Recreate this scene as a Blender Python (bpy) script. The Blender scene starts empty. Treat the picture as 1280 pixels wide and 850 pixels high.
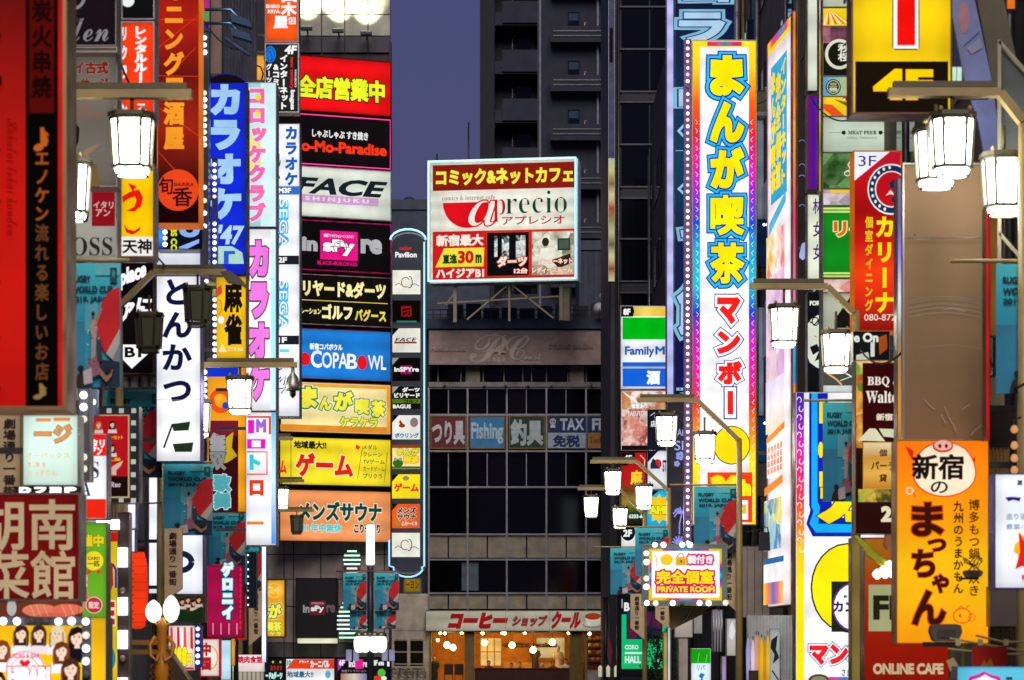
import bpy, math, random
from math import radians as R, pi, sin, cos
random.seed(7)
SC = bpy.context.scene
COL = SC.collection
# ------------------------------------------------------------------ camera, world, exposure
F = 3400.0      # focal length in photo pixels (photo 1280 wide)
HY = 830.0      # photo row of the eye level
CZ = 1.7
cam = bpy.data.cameras.new('camera'); cam.lens = F/1280*36; cam.sensor_width = 36
cam.shift_y = (HY-425)/1280; cam.clip_start = .5; cam.clip_end = 3000
cam.dof.use_dof = True; cam.dof.focus_distance = 92; cam.dof.aperture_fstop = 4.2
co = bpy.data.objects.new('camera', cam); COL.objects.link(co)
co.location = (0, 0, CZ); co.rotation_euler = (R(90), 0, 0); SC.camera = co
SC.view_settings.view_transform = 'Standard'; SC.view_settings.look = 'None'
SC.view_settings.exposure = 0; SC.view_settings.gamma = 1
SC.cycles.use_denoising = True
SC.cycles.max_bounces = 5; SC.cycles.diffuse_bounces = 3
SC.cycles.sample_clamp_indirect = 4
wd = bpy.data.worlds.new("World"); SC.world = wd; wd.use_nodes = True
wn = wd.node_tree.nodes; wl = wd.node_tree.links; bg = wn['Background']
sky = wn.new('ShaderNodeTexSky'); sky.sky_type = 'NISHITA'; sky.sun_disc = False
sky.sun_elevation = R(-3.5); sky.sun_rotation = R(180); sky.air_density = 1.2; sky.ozone_density = 4
mul = wn.new('ShaderNodeMixRGB'); mul.blend_type = 'MIX'; mul.inputs[0].default_value = .72
mul.inputs[2].default_value = (.73, .68, 1.85, 1)      # dusk air lit from below by the city
wt = wn.new('ShaderNodeTexCoord'); wz = wn.new('ShaderNodeSeparateXYZ'); wr = wn.new('ShaderNodeValToRGB')
wr.color_ramp.elements[0].position = .04; wr.color_ramp.elements[0].color = (.86, .75, 1.52, 1); wr.color_ramp.elements[1].position = .27; wr.color_ramp.elements[1].color = (.56, .67, 1.72, 1)
wl.new(wt.outputs['Generated'], wz.inputs[0]); wl.new(wz.outputs[2], wr.inputs[0]); wl.new(wr.outputs[0], mul.inputs[2])
wl.new(sky.outputs[0], mul.inputs[1]); wl.new(mul.outputs[0], bg.inputs[0]); bg.inputs[1].default_value = .15
sun = bpy.data.lights.new('fill_sun', 'SUN'); sun.energy = 2.5; sun.angle = R(35); sun.color = (1, .9, .86)   # soft fill added from behind the camera to brighten unlit surfaces
so = bpy.data.objects.new('fill_sun', sun); COL.objects.link(so); so.rotation_euler = (R(56), 0, R(2.5))
# ------------------------------------------------------------------ materials
def lin(h):
    h = h.lstrip('#')
    if len(h) == 3: h = ''.join(c*2 for c in h)
    v = [int(h[i:i+2], 16)/255 for i in (0, 2, 4)]
    return tuple(c/12.92 if c <= .04045 else ((c+.055)/1.055)**2.4 for c in v)
MATS = {}
def mat(kind, col, e=1.0, extra=None):
    key = (kind, str(col), e, str(extra))
    if key in MATS: return MATS[key]
    m = bpy.data.materials.new(kind); m.use_nodes = True; MATS[key] = m
    nt = m.node_tree; N = nt.nodes; L = nt.links; P = N['Principled BSDF']
    def noise(scale, lo, hi, detail=3, coord='Object'):
        tc = N.new('ShaderNodeTexCoord'); no = N.new('ShaderNodeTexNoise'); no.inputs['Scale'].default_value = scale; no.inputs['Detail'].default_value = detail
        mr = N.new('ShaderNodeMapRange'); mr.inputs[1].default_value = .3; mr.inputs[2].default_value = .7; mr.inputs[3].default_value = lo; mr.inputs[4].default_value = hi
        L.new(tc.outputs[coord], no.inputs['Vector']); L.new(no.outputs[0], mr.inputs[0]); return mr, no
    if kind in ('ramp', 'picture'):
        c = None
    else:
        c = lin(col) if isinstance(col, str) else col
    if kind == 'lit':            # backlit sign face, the tubes' light painted into its emission
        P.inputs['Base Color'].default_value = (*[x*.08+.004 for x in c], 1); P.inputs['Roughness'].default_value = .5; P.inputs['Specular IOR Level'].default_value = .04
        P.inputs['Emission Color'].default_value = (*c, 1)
        mr, _ = noise(1.1, .8*e, 1.08*e, 4)                         # uneven film, then tube bands painted into the emission
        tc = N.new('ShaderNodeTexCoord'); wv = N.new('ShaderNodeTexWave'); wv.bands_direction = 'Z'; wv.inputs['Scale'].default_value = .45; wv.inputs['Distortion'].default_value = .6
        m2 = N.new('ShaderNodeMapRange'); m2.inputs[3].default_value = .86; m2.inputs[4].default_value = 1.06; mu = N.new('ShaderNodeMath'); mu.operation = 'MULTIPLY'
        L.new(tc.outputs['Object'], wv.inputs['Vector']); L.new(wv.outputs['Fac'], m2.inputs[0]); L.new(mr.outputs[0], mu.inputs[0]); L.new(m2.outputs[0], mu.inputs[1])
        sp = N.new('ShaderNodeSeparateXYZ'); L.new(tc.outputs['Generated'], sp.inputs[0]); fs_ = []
        for ax in (0, 2):                                          # darker rim of the backlight painted into the emission
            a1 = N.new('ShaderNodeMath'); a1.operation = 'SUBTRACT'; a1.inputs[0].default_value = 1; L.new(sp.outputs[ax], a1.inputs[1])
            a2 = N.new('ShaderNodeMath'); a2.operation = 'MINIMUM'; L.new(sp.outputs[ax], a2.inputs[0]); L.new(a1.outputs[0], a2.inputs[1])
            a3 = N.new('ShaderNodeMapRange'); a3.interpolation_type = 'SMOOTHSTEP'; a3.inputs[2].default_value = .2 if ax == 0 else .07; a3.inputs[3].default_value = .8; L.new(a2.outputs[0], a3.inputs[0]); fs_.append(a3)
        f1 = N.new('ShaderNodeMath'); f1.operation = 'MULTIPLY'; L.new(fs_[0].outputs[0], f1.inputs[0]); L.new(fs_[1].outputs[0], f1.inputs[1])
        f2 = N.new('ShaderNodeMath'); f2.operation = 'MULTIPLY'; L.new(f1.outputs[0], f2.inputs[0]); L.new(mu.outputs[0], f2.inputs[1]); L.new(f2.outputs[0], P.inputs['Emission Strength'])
    elif kind == 'ink':
        P.inputs['Base Color'].default_value = (*[x*.06 for x in c], 1); P.inputs['Roughness'].default_value = .6; P.inputs['Specular IOR Level'].default_value = .02
        P.inputs['Emission Color'].default_value = (*c, 1)
        mr, _ = noise(1.5, .78*e, 1.06*e, 5); L.new(mr.outputs[0], P.inputs['Emission Strength'])
        m.cycles.emission_sampling = 'NONE'
    elif kind == 'lamp':
        P.inputs['Base Color'].default_value = (.1, .1, .1, 1)
        P.inputs['Emission Color'].default_value = (*c, 1); P.inputs['Emission Strength'].default_value = e
    elif kind == 'glow':         # small lit bulbs and tubes: seen, not sampled
        P.inputs['Base Color'].default_value = (.1, .1, .1, 1)
        P.inputs['Emission Color'].default_value = (*c, 1); P.inputs['Emission Strength'].default_value = e
        m.cycles.emission_sampling = 'NONE'
    elif kind == 'paint':
        mr, _ = noise(2.2, *((.72, 1.08, 6) if col != '#8a6c4a' else (.92, 1.04, 3))); mx = N.new('ShaderNodeMixRGB'); mx.blend_type = 'MULTIPLY'; mx.inputs[0].default_value = 1
        mx.inputs[1].default_value = (*c, 1); L.new(mr.outputs[0], mx.inputs[2]); L.new(mx.outputs[0], P.inputs['Base Color'])
        P.inputs['Roughness'].default_value = extra if extra is not None else .7
    elif kind == 'concrete':
        mr, no = noise(1.3, .6, 1.15, 8); mx = N.new('ShaderNodeMixRGB'); mx.blend_type = 'MULTIPLY'; mx.inputs[0].default_value = 1
        mx.inputs[1].default_value = (*c, 1); L.new(mr.outputs[0], mx.inputs[2]); L.new(mx.outputs[0], P.inputs['Base Color'])
        P.inputs['Roughness'].default_value = .8
        b = N.new('ShaderNodeBump'); b.inputs['Strength'].default_value = .3; b.inputs['Distance'].default_value = .02
        n2 = N.new('ShaderNodeTexNoise'); n2.inputs['Scale'].default_value = 14; L.new(n2.outputs[0], b.inputs['Height']); L.new(b.outputs[0], P.inputs['Normal'])
    elif kind == 'metal':
        mr, _ = noise(3, .25, .5, 5); L.new(mr.outputs[0], P.inputs['Roughness'])
        P.inputs['Base Color'].default_value = (*c, 1); P.inputs['Metallic'].default_value = .85
    elif kind == 'glass':
        P.inputs['Base Color'].default_value = (*c, 1); P.inputs['Roughness'].default_value = .06; P.inputs['Specular IOR Level'].default_value = .25
    elif kind in ('ramp', 'picture'):
        tc = N.new('ShaderNodeTexCoord'); cr = N.new('ShaderNodeValToRGB'); E = cr.color_ramp
        cols = col
        while len(E.elements) < len(cols): E.elements.new(.5)
        for i, h in enumerate(cols):
            E.elements[i].position = i/(len(cols)-1) if kind == 'ramp' else i/len(cols)
        for i, h in enumerate(cols): E.elements[i].color = (*lin(h), 1)
        if kind == 'ramp':
            sp = N.new('ShaderNodeSeparateXYZ'); L.new(tc.outputs['Generated'], sp.inputs[0])
            if extra == 'v':
                sb = N.new('ShaderNodeMath'); sb.operation = 'SUBTRACT'; sb.inputs[0].default_value = 1; L.new(sp.outputs[2], sb.inputs[1]); L.new(sb.outputs[0], cr.inputs[0])
            else: L.new(sp.outputs[0], cr.inputs[0])
        else:
            E.interpolation = 'CONSTANT' if extra[1] == 'c' else 'LINEAR'
            vo = N.new('ShaderNodeTexVoronoi'); vo.inputs['Scale'].default_value = extra[0]; no = N.new('ShaderNodeTexNoise'); no.inputs['Scale'].default_value = extra[0]*1.7
            ad = N.new('ShaderNodeMixRGB'); ad.inputs[0].default_value = .5
            L.new(tc.outputs['Object'], no.inputs['Vector'])
            ad2 = N.new('ShaderNodeMixRGB'); ad2.inputs[0].default_value = .12; L.new(tc.outputs['Object'], ad2.inputs[1]); L.new(no.outputs[1], ad2.inputs[2]); L.new(ad2.outputs[0], vo.inputs['Vector'])
            sp = N.new('ShaderNodeSeparateXYZ'); L.new(vo.outputs['Color'], sp.inputs[0])
            L.new(sp.outputs[0], ad.inputs[1]); L.new(no.outputs[0], ad.inputs[2]); L.new(ad.outputs[0], cr.inputs[0])
        if e <= 0: L.new(cr.outputs[0], P.inputs['Base Color'])
        if e > 0:
            P.inputs['Base Color'].default_value = (.006, .006, .006, 1); P.inputs['Specular IOR Level'].default_value = .02
            L.new(cr.outputs[0], P.inputs['Emission Color']); mr, _ = noise(1.4, .82*e, 1.07*e, 4); L.new(mr.outputs[0], P.inputs['Emission Strength'])
            m.cycles.emission_sampling = 'NONE'
        P.inputs['Roughness'].default_value = .5
    return m
# ------------------------------------------------------------------ mesh builder
class MB:
    def __init__(s): s.v = []; s.f = []; s.mi = []; s.ms = []; s.sm = []
    def m(s, mt):
        if mt not in s.ms: s.ms.append(mt)
        return s.ms.index(mt)
    def add(s, vs, fs, mt, smooth=False):
        b = len(s.v); s.v += [tuple(p) for p in vs]; k = s.m(mt)
        for f in fs: s.f.append([b+i for i in f]); s.mi.append(k); s.sm.append(smooth)
    def box(s, x0, x1, y0, y1, z0, z1, mt):
        s.add([(x0,y0,z0),(x1,y0,z0),(x1,y1,z0),(x0,y1,z0),(x0,y0,z1),(x1,y0,z1),(x1,y1,z1),(x0,y1,z1)],
              [(0,3,2,1),(4,5,6,7),(0,1,5,4),(1,2,6,5),(2,3,7,6),(3,0,4,7)], mt)
    def prism(s, pts, y0, y1, mt):      # outline in (x, z), extruded along y
        n = len(pts)
        a = sum(pts[i][0]*pts[(i+1) % n][1]-pts[(i+1) % n][0]*pts[i][1] for i in range(n))
        if a < 0: pts = pts[::-1]
        s.add([(x, y0, z) for x, z in pts]+[(x, y1, z) for x, z in pts],
              [tuple(range(n)), tuple(range(2*n-1, n-1, -1))]+[(i, n+i, n+(i+1) % n, (i+1) % n) for i in range(n)], mt)
    def tube(s, pts, r, mt, seg=6, closed=False, flat=1.0):
        from mathutils import Vector
        P = [Vector(p) for p in pts]; n = len(P); rings = []
        for i, p in enumerate(P):
            a = P[i-1] if (i > 0 or closed) else P[i]; b = P[(i+1) % n] if (i < n-1 or closed) else P[i]
            d = (b-a).normalized() if (b-a).length > 0 else Vector((0, 0, 1))
            up = Vector((0, 1, 0)) if abs(d.y) < .9 else Vector((1, 0, 0))
            u = d.cross(up).normalized(); w = d.cross(u).normalized()
            rr = r[i] if isinstance(r, (list, tuple)) else r
            rings.append([p+u*rr*cos(2*pi*k/seg+pi/seg)+w*rr*flat*sin(2*pi*k/seg+pi/seg) for k in range(seg)])
        vs = [q for g in rings for q in g]; fs = []
        for i in range(n if closed else n-1):
            for k in range(seg):
                a = i*seg+k; b = i*seg+(k+1) % seg; j = ((i+1) % n)*seg
                fs.append((a, b, j+(k+1) % seg, j+k))
        if not closed: fs += [tuple(range(seg-1, -1, -1)), tuple(range((n-1)*seg, n*seg))]
        s.add(vs, fs, mt, seg > 4)
    def lathe(s, prof, mt, c=(0, 0, 0), seg=12, sx=1, sy=1):
        vs = []; fs = []
        for r, z in prof:
            for k in range(seg): a = 2*pi*k/seg; vs.append((c[0]+r*sx*cos(a), c[1]+r*sy*sin(a), c[2]+z))
        for i in range(len(prof)-1):
            for k in range(seg): fs.append((i*seg+k, i*seg+(k+1) % seg, (i+1)*seg+(k+1) % seg, (i+1)*seg+k))
        fs += [tuple(range(seg-1, -1, -1)), tuple(range((len(prof)-1)*seg, len(prof)*seg))]
        s.add(vs, fs, mt, True)
    def mesh(s, name):
        me = bpy.data.meshes.new(name); me.from_pydata(s.v, [], s.f)
        for mt in s.ms: me.materials.append(mt)
        me.polygons.foreach_set('material_index', s.mi); me.polygons.foreach_set('use_smooth', s.sm); me.update(); return me
    def build(s, name, parent=None, loc=None):
        return link(name, s.mesh(name), parent, loc)
def link(name, me, parent=None, loc=None, rot=None, scale=None):
    o = bpy.data.objects.new(name, me); COL.objects.link(o)
    if parent: o.parent = parent
    if loc: o.location = loc
    if rot: o.rotation_euler = rot
    if scale: o.scale = scale
    return o
def tag(o, label=None, cat=None, group=None, kind=None):
    if label: o['label'] = label
    if cat: o['category'] = cat
    if group: o['group'] = group
    if kind: o['kind'] = kind
    return o
def empty(name, loc, label, cat, group=None, rz=0):
    o = bpy.data.objects.new(name, None); COL.objects.link(o); o.location = loc; o.rotation_euler = (0, 0, rz); o.empty_display_size = .2
    return tag(o, label, cat, group)
def W(x, y, D): return ((x-640)/F*D, D, CZ+(HY-y)/F*D)
def WX(x, D): return (x-640)/F*D
def WZ(y, D): return CZ+(HY-y)/F*D
# ------------------------------------------------------------------ lettering
def mp(t, U, L): return ''.join(chr(U+ord(c)-65) if 'A' <= c <= 'Z' else chr(L+ord(c)-97) if 'a' <= c <= 'z' else c for c in t)
def serif(t): return mp(t, 0x1D400, 0x1D41A)
def script(t): return mp(t, 0x1D4D0, 0x1D4EA)
def ital(t): return mp(t, 0x1D468, 0x1D482)
def sitb(t): return mp(t, 0x1D63C, 0x1D656)
FC = bpy.data.curves.new('fontwork', 'FONT'); FO = bpy.data.objects.new('fontwork', FC)
TS = bpy.data.scenes.new('type_setting'); TS.collection.objects.link(FO)
GC = {}
def raw(text, res=3):
    k = (text, res)
    if k in GC: return GC[k]
    FC.body = text; FC.resolution_u = res
    TS.view_layers[0].update(); dg = TS.view_layers[0].depsgraph; ob = FO.evaluated_get(dg); me = ob.to_mesh()
    vs = [(v.co.x, v.co.y) for v in me.vertices]; fs = []
    for p in me.polygons:
        f = list(p.vertices); a = sum(vs[f[i]][0]*vs[f[(i+1) % len(f)]][1]-vs[f[(i+1) % len(f)]][0]*vs[f[i]][1] for i in range(len(f)))
        if a < 0: f = f[::-1]
        if abs(a) > 1e-12: fs.append(f)
    ob.to_mesh_clear()
    he = {}
    for f in fs:
        for i in range(len(f)): he[(f[i], f[(i+1) % len(f)])] = 1
    bd = [e for e in he if (e[1], e[0]) not in he]
    used = sorted({i for f in fs for i in f}); re_ = {o: n for n, o in enumerate(used)}
    vs = [vs[i] for i in used]; fs = [[re_[i] for i in f] for f in fs]; bd = [(re_[a], re_[b]) for a, b in bd]
    GC[k] = (vs, fs, bd); return GC[k]
def layout(text, v=False, res=3, gap=1.08):
    """glyph outlines in em units; v = top to bottom, 'r' = a line turned to run downwards"""
    if v is True:
        V = []; Fs = []; B = []; y = 0
        for ch in text:
            if ch == ' ': y -= .5; continue
            vs, fs, bd = raw(ch, res)
            if not vs: continue
            xs = [p[0] for p in vs]; ys = [p[1] for p in vs]; cx = (min(xs)+max(xs))/2
            if ch in 'ー-―〜':
                cy = (min(ys)+max(ys))/2; vs = [((q[1]-cy), -(q[0]-cx)+.35) for q in vs]
                fs2 = fs
            elif ch in 'っゃゅょッャュョ': vs = [(q[0]-cx+.12, q[1]+.12) for q in vs]; fs2 = fs
            else: vs = [(q[0]-cx, q[1]) for q in vs]; fs2 = fs
            b = len(V); V += [(q[0], q[1]+y) for q in vs]; Fs += [[b+i for i in f] for f in fs2]; B += [(b+i, b+j) for i, j in bd]; y -= gap
        return V, Fs, B
    V, Fs, B = raw(text, res)
    if v == 'r': V = [(q[1], -q[0]) for q in V]
    return V, Fs, B
def thicken(V, Fs, B, b):
    if b == 0: return V, Fs, [0]*len(V)
    nrm = {}
    for i, j in B:
        dx = V[j][0]-V[i][0]; dy = V[j][1]-V[i][1]; l = math.hypot(dx, dy) or 1e-9; n = (dy/l, -dx/l)
        nrm.setdefault(i, []).append(n); nrm.setdefault(j, []).append(n)
    V2 = list(V); z = [0]*len(V); idx = {}; thin = b < 0
    for i, ns in nrm.items():
        sx = sum(n[0] for n in ns); sy = sum(n[1] for n in ns); l = math.hypot(sx, sy)
        if l < 1e-6: sx, sy, l = ns[0][0], ns[0][1], 1
        sx /= l; sy /= l; c = max(.78, sx*ns[0][0]+sy*ns[0][1])
        if thin: V2[i] = (V[i][0]+sx*b/c, V[i][1]+sy*b/c); continue
        idx[i] = len(V2); V2.append((V[i][0]+sx*b/c, V[i][1]+sy*b/c)); z.append(1)
    if thin: return V2, list(Fs), z
    F2 = list(Fs)+[[i, idx[i], idx[j], j] for i, j in B]
    return V2, F2, z
# ------------------------------------------------------------------ signs
ICO = {}
def bulb_mesh(mt):
    if mt.name not in ICO:
        mb = MB(); mb.lathe([(.35, 0), (.85, .25), (1, .6), (.75, 1.0), (.3, 1.2)], mt, seg=8); me = mb.mesh('bulb')
        for v in me.vertices: x, y, z = v.co; v.co = (x, -z, y)
        ICO[mt.name] = me
    return ICO[mt.name]
class Sign:
    """A sign cabinet. Placed by its two ends (photo column, distance); heights are read at the x0 end."""
    def __init__(s, name, label, cat, x0, y0, x1, y1, D, D1=None, face='#ffffff', lit=1.0, depth=.22, fw=1.6, fc='#777777',
                 group=None, outline=None, fmat=None, facem=None, parts='face'):
        D1 = D1 or D; s.D = D; s.x0 = x0; s.lit = lit
        s.P0 = (WX(x0, D), D); s.P1 = (WX(x1, D1), D1)
        dx = s.P1[0]-s.P0[0]; dy = s.P1[1]-s.P0[1]; s.w = math.hypot(dx, dy); s.d = (dx/s.w, dy/s.w)
        s.zb = WZ(y1, D); s.h = WZ(y0, D)-s.zb; s.step = .005*max(1, D/50); s.k = 1
        s.root = empty(name, (s.P0[0], s.P0[1], s.zb), label, cat, group, math.atan2(dy, dx)); s.root['kind'] = 'thing'
        s.art = MB(); s.scale = D/F
        fr = fmat or mat('metal', fc); fwm = fw*s.scale
        s.depth = depth
        mb = MB(); fm = facem or (mat('lit', face, lit) if lit > 0 else mat('paint', face))
        s.fm = fm
        if outline:
            pts = [(s.U(x), s.Z(y)) for x, y in outline]
            mb.prism(pts, .004, depth, fr); mb.build('cabinet', s.root)
            fb = MB(); cx = sum(p[0] for p in pts)/len(pts); cz = sum(p[1] for p in pts)/len(pts)
            fb.prism([(cx+(x-cx)*.985, cz+(z-cz)*.99) for x, z in pts], -.002, .003, fm); fb.build(parts, s.root)
        else:
            mb.box(0, s.w, .004, depth, 0, s.h, fr)
            if fwm > 0:
                q = -.02-s.step
                mb.box(0, fwm, q, .003, 0, s.h, fr); mb.box(s.w-fwm, s.w, q, .003, 0, s.h, fr)
                mb.box(fwm, s.w-fwm, q, .003, 0, fwm, fr); mb.box(fwm, s.w-fwm, q, .003, s.h-fwm, s.h, fr)
            mb.build('cabinet' if depth > .05 else 'backing', s.root)
            fb = MB(); fb.box(fwm, s.w-fwm, -.002, .002, fwm, s.h-fwm, fm); fb.build(parts, s.root)
    def U(s, x):
        a = (x-640)/F; t = (a*s.P0[1]-s.P0[0])/(s.d[0]-a*s.d[1]); return t
    def Z(s, y): return WZ(y, s.D)-s.zb
    def ink(s, c, e=None):
        if not isinstance(c, str): return c
        if c.startswith('!'): return mat('paint', c[1:])
        e = e if e is not None else s.lit
        return mat('ink', c, e) if e > 0 else mat('paint', c)
    def lay(s): s.k += 1; return -s.k*s.step
    def t(s, text, x0, y0, x1, y1, c, b=.03, o=(), v=False, e=None, res=3, sk=0, name='lettering', gap=1.08, sl=0, into=None):
        V, Fs, B = layout(text, v, res, gap)
        if not V: print('NO GLYPH', text); return
        xs = [p[0] for p in V]; ys = [p[1] for p in V]; a0 = min(xs)-b; a1 = max(xs)+b; b0 = min(ys)-b; b1 = max(ys)+b
        X0, X1, Z0, Z1 = s.U(x0), s.U(x1), s.Z(y1), s.Z(y0)
        mb = into or MB(); layers = sorted([(q[0], q[1]) for q in o], key=lambda q: -q[0])+[(0, c)]
        for bo, cc in layers:
            V2, F2, z = thicken(V, Fs, B, b+bo); n = s.lay()
            vs = []
            for (x, y), zz in zip(V2, z):
                fx = (x-a0)/(a1-a0); fy = (y-b0)/(b1-b0)
                vs.append((X0+(X1-X0)*(fx+sk*(fy-.5)), n+zz*s.step*.35, Z0+(Z1-Z0)*(fy+sl*(fx-.5))))
            mb.add(vs, F2, s.ink(cc, e))
        if into is None: mb.build(name, s.root)
        return s
    def r(s, x0, y0, x1, y1, c, e=None, mb=None):
        n = s.lay(); A, B_, C, D_ = s.U(x0), s.U(x1), s.Z(y1), s.Z(y0)
        (mb or s.art).add([(A, n, C), (B_, n, C), (B_, n, D_), (A, n, D_)], [(0, 1, 2, 3)], s.ink(c, e)); return s
    def p(s, pts, c, e=None, mb=None):
        n = s.lay(); P = [(s.U(x), n, s.Z(y)) for x, y in pts]
        a = sum(P[i][0]*P[(i+1) % len(P)][2]-P[(i+1) % len(P)][0]*P[i][2] for i in range(len(P)))
        if a < 0: P = P[::-1]
        (mb or s.art).add(P, [tuple(range(len(P)))], s.ink(c, e)); return s
    def e(s, cx, cy, rx, ry, c, e=None, a0=0, a1=360, n=24, mb=None):
        full = a1-a0 >= 360
        pts = [(cx+rx*cos(R(a0+(a1-a0)*i/n)), cy+ry*sin(R(a0+(a1-a0)*i/n))) for i in range(n if full else n+1)]
        return s.p(pts, c, e, mb)
    def ring(s, cx, cy, rx, ry, wd_, c, e=None, a0=0, a1=360, n=28, mb=None):
        return s.l([(cx+rx*cos(R(a0+(a1-a0)*i/n)), cy+ry*sin(R(a0+(a1-a0)*i/n))) for i in range(n+1)], wd_, c, e, mb)
    def l(s, pts, wd_, c, e=None, mb=None):
        n = s.lay(); h = wd_/2; vs = []; fs = []
        for i, (x, y) in enumerate(pts):
            a = pts[max(0, i-1)]; b = pts[min(len(pts)-1, i+1)]; dx, dy = b[0]-a[0], b[1]-a[1]; L_ = math.hypot(dx, dy) or 1
            nx, ny = -dy/L_*h, dx/L_*h
            vs += [(s.U(x+nx), n, s.Z(y+ny)), (s.U(x-nx), n, s.Z(y-ny))]
            if i: fs.append((2*i-2, 2*i-1, 2*i+1, 2*i))
        (mb or s.art).add(vs, fs, s.ink(c, e)); return s
    def g(s, x0, y0, x1, y1, cols, ax='v', e=None, name='printed_gradient'):
        mb = MB(); s.r(x0, y0, x1, y1, mat('ramp', tuple(cols), (s.lit if e is None else e), ax), mb=mb); mb.build(name, s.root); return s
    def f(s, x0, y0, x1, y1, cols, sc=8, mode='l', e=None, name='printed_picture'):
        mb = MB(); s.r(x0, y0, x1, y1, mat('picture', tuple(cols), (s.lit if e is None else e), (sc, mode)), mb=mb); mb.build(name, s.root); return s
    def bulbs(s, pts, r, c='#ffffff', e=3.0, off=()):
        mts = [mat('glow', c, e), mat('glow', c, e), mat('glow', c, e*.55), mat('glow', '#f4ecd8', e*.35)]; mo = mat('paint', '#777a80'); rb = random.Random(len(pts)*7+int(pts[0][0]) if pts else 0)
        for i, (x, y) in enumerate(pts):
            link('bulb', bulb_mesh(mo if i in off or rb.random() < .025 else rb.choice(mts)), s.root, (s.U(x)+rb.uniform(-.06, .06)*r*s.scale, -s.k*s.step-.01, s.Z(y)+rb.uniform(-.08, .08)*r*s.scale), None, (r*s.scale*rb.uniform(.92, 1.03),)*3)
        return s
    def neon(s, pts, wd_, c, e=2.0, name='neon_tube', off=.05):
        mb = MB(); mb.tube([(s.U(x), -s.k*s.step-off, s.Z(y)) for x, y in pts], wd_*s.scale/2, mat('lamp', c, e), 6); mb.build(name, s.root); return s
    def arm(s, side, ln=.6):
        if s.lit > 0:            # blade signs are lit on both faces
            fb = MB(); dpt = s.depth; fb.box(.03, s.w-.03, dpt+.001, dpt+.006, .03, s.h-.03, s.fm); fb.build('rear_face', s.root)
        mt = mat('metal', '#55585c'); mb = MB()
        for z in ([s.h*.12, s.h*.88] if s.h > .8 else [s.h*.5]):
            if side == 'l': mb.box(-ln, -.002, .06, .12, z-.03, z+.03, mt)
            else: mb.box(s.w+.002, s.w+ln, .06, .12, z-.03, z+.03, mt)
        mb.build('bracket', s.root); return s
    def done(s):
        if s.art.f: s.art.build('print', s.root)
        return s
def line(x0, y0, x1, y1, n): return [(x0+(x1-x0)*i/(n-1), y0+(y1-y0)*i/(n-1)) for i in range(n)]
def face_print(s, cx, cy, r, hair='#1c1412', skin='#f3c9a8', top='#ffffff', side=1):
    """a small printed portrait: shoulders, hair, face, features"""
    s.p([(cx-r*1.7, cy+r*3.2), (cx-r*1.4, cy+r*1.7), (cx-r*.4, cy+r*1.1), (cx+r*.4, cy+r*1.1), (cx+r*1.4, cy+r*1.7), (cx+r*1.7, cy+r*3.2)], top)
    s.p([(cx-r*1.15, cy+r*1.9), (cx-r*1.2, cy-r*.2), (cx-r*.8, cy-r*1.1), (cx, cy-r*1.4), (cx+r*.8, cy-r*1.1), (cx+r*1.2, cy-r*.2), (cx+r*1.15, cy+r*1.9)], hair)
    s.p([(cx-r*.3, cy+r*.6), (cx+r*.3, cy+r*.6), (cx+r*.35, cy+r*1.4), (cx-r*.35, cy+r*1.4)], skin)
    s.e(cx, cy, r*.78, r*1.02, skin, n=14)
    s.p([(cx-r*.8, cy-r*.1), (cx-r*.6, cy-r), (cx+r*.5, cy-r*1.05), (cx+r*.8, cy-r*.2), (cx+side*r*.3, cy-r*.6)], hair)
    for q in (-.32, .32): s.e(cx+q*r, cy-r*.02, r*.13, r*.08, '#33201a', n=8)
    for q in (-.32, .32): s.l([(cx+q*r-r*.15, cy-r*.2), (cx+q*r+r*.15, cy-r*.22)], r*.06, '#6a4030')
    s.l([(cx+r*.02, cy), (cx+r*.07, cy+r*.26), (cx-r*.02, cy+r*.28)], r*.06, '#d89878')
    s.p([(cx-r*.2, cy+r*.5), (cx, cy+r*.46), (cx+r*.2, cy+r*.5), (cx, cy+r*.62)], '#c4424a')
    s.p([(cx-r*.78, cy+r*.1), (cx-r*.55, cy+r*.75), (cx-r*.3, cy+r*.98), (cx-r*.5, cy+r*.4)], '#e8b090')
    for q in (-1.05, -.92, .92, 1.05): s.l([(cx+q*r, cy-r*.3), (cx+q*r*1.08, cy+r*1.1), (cx+q*r, cy+r*2.1)], r*.1, '#7a5038')
# ------------------------------------------------------------------ setting: ground, street
CONC = lambda c='#8a8a88': mat('concrete', c)
g = MB(); g.add([(-400, -50, 0), (400, -50, 0), (400, 900, 0), (-400, 900, 0)], [(0, 1, 2, 3)], mat('concrete', '#4a4a4c')); tag(g.build('ground'), kind='structure')
def lx(x, d): return x-.044*(d-25)
g = MB(); g.add([(lx(-3.1, 0), 0, .004), (lx(4.0, 0), 0, .004), (lx(5, 145), 145, .004), (lx(-3.6, 145), 145, .004)], [(0, 1, 2, 3)], mat('concrete', '#3c3c40')); tag(g.build('road'), kind='structure')
g = MB()
for sg, xa, xb in ((-1, -5.6, -3.1), (1, 4.0, 6.4)):
    for i in range(12):
        d0, d1 = i*12, i*12+11.98
        p = [(lx(xa, d0), d0), (lx(xb, d0), d0), (lx(xb, d1), d1), (lx(xa, d1), d1)]
        g.add([(x, y, 0) for x, y in p]+[(x, y, .12) for x, y in p], [(4, 5, 6, 7), (0, 1, 5, 4), (1, 2, 6, 5), (2, 3, 7, 6), (3, 0, 4, 7)], mat('concrete', '#77736c'))
tag(g.build('pavement'), kind='structure')
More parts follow.
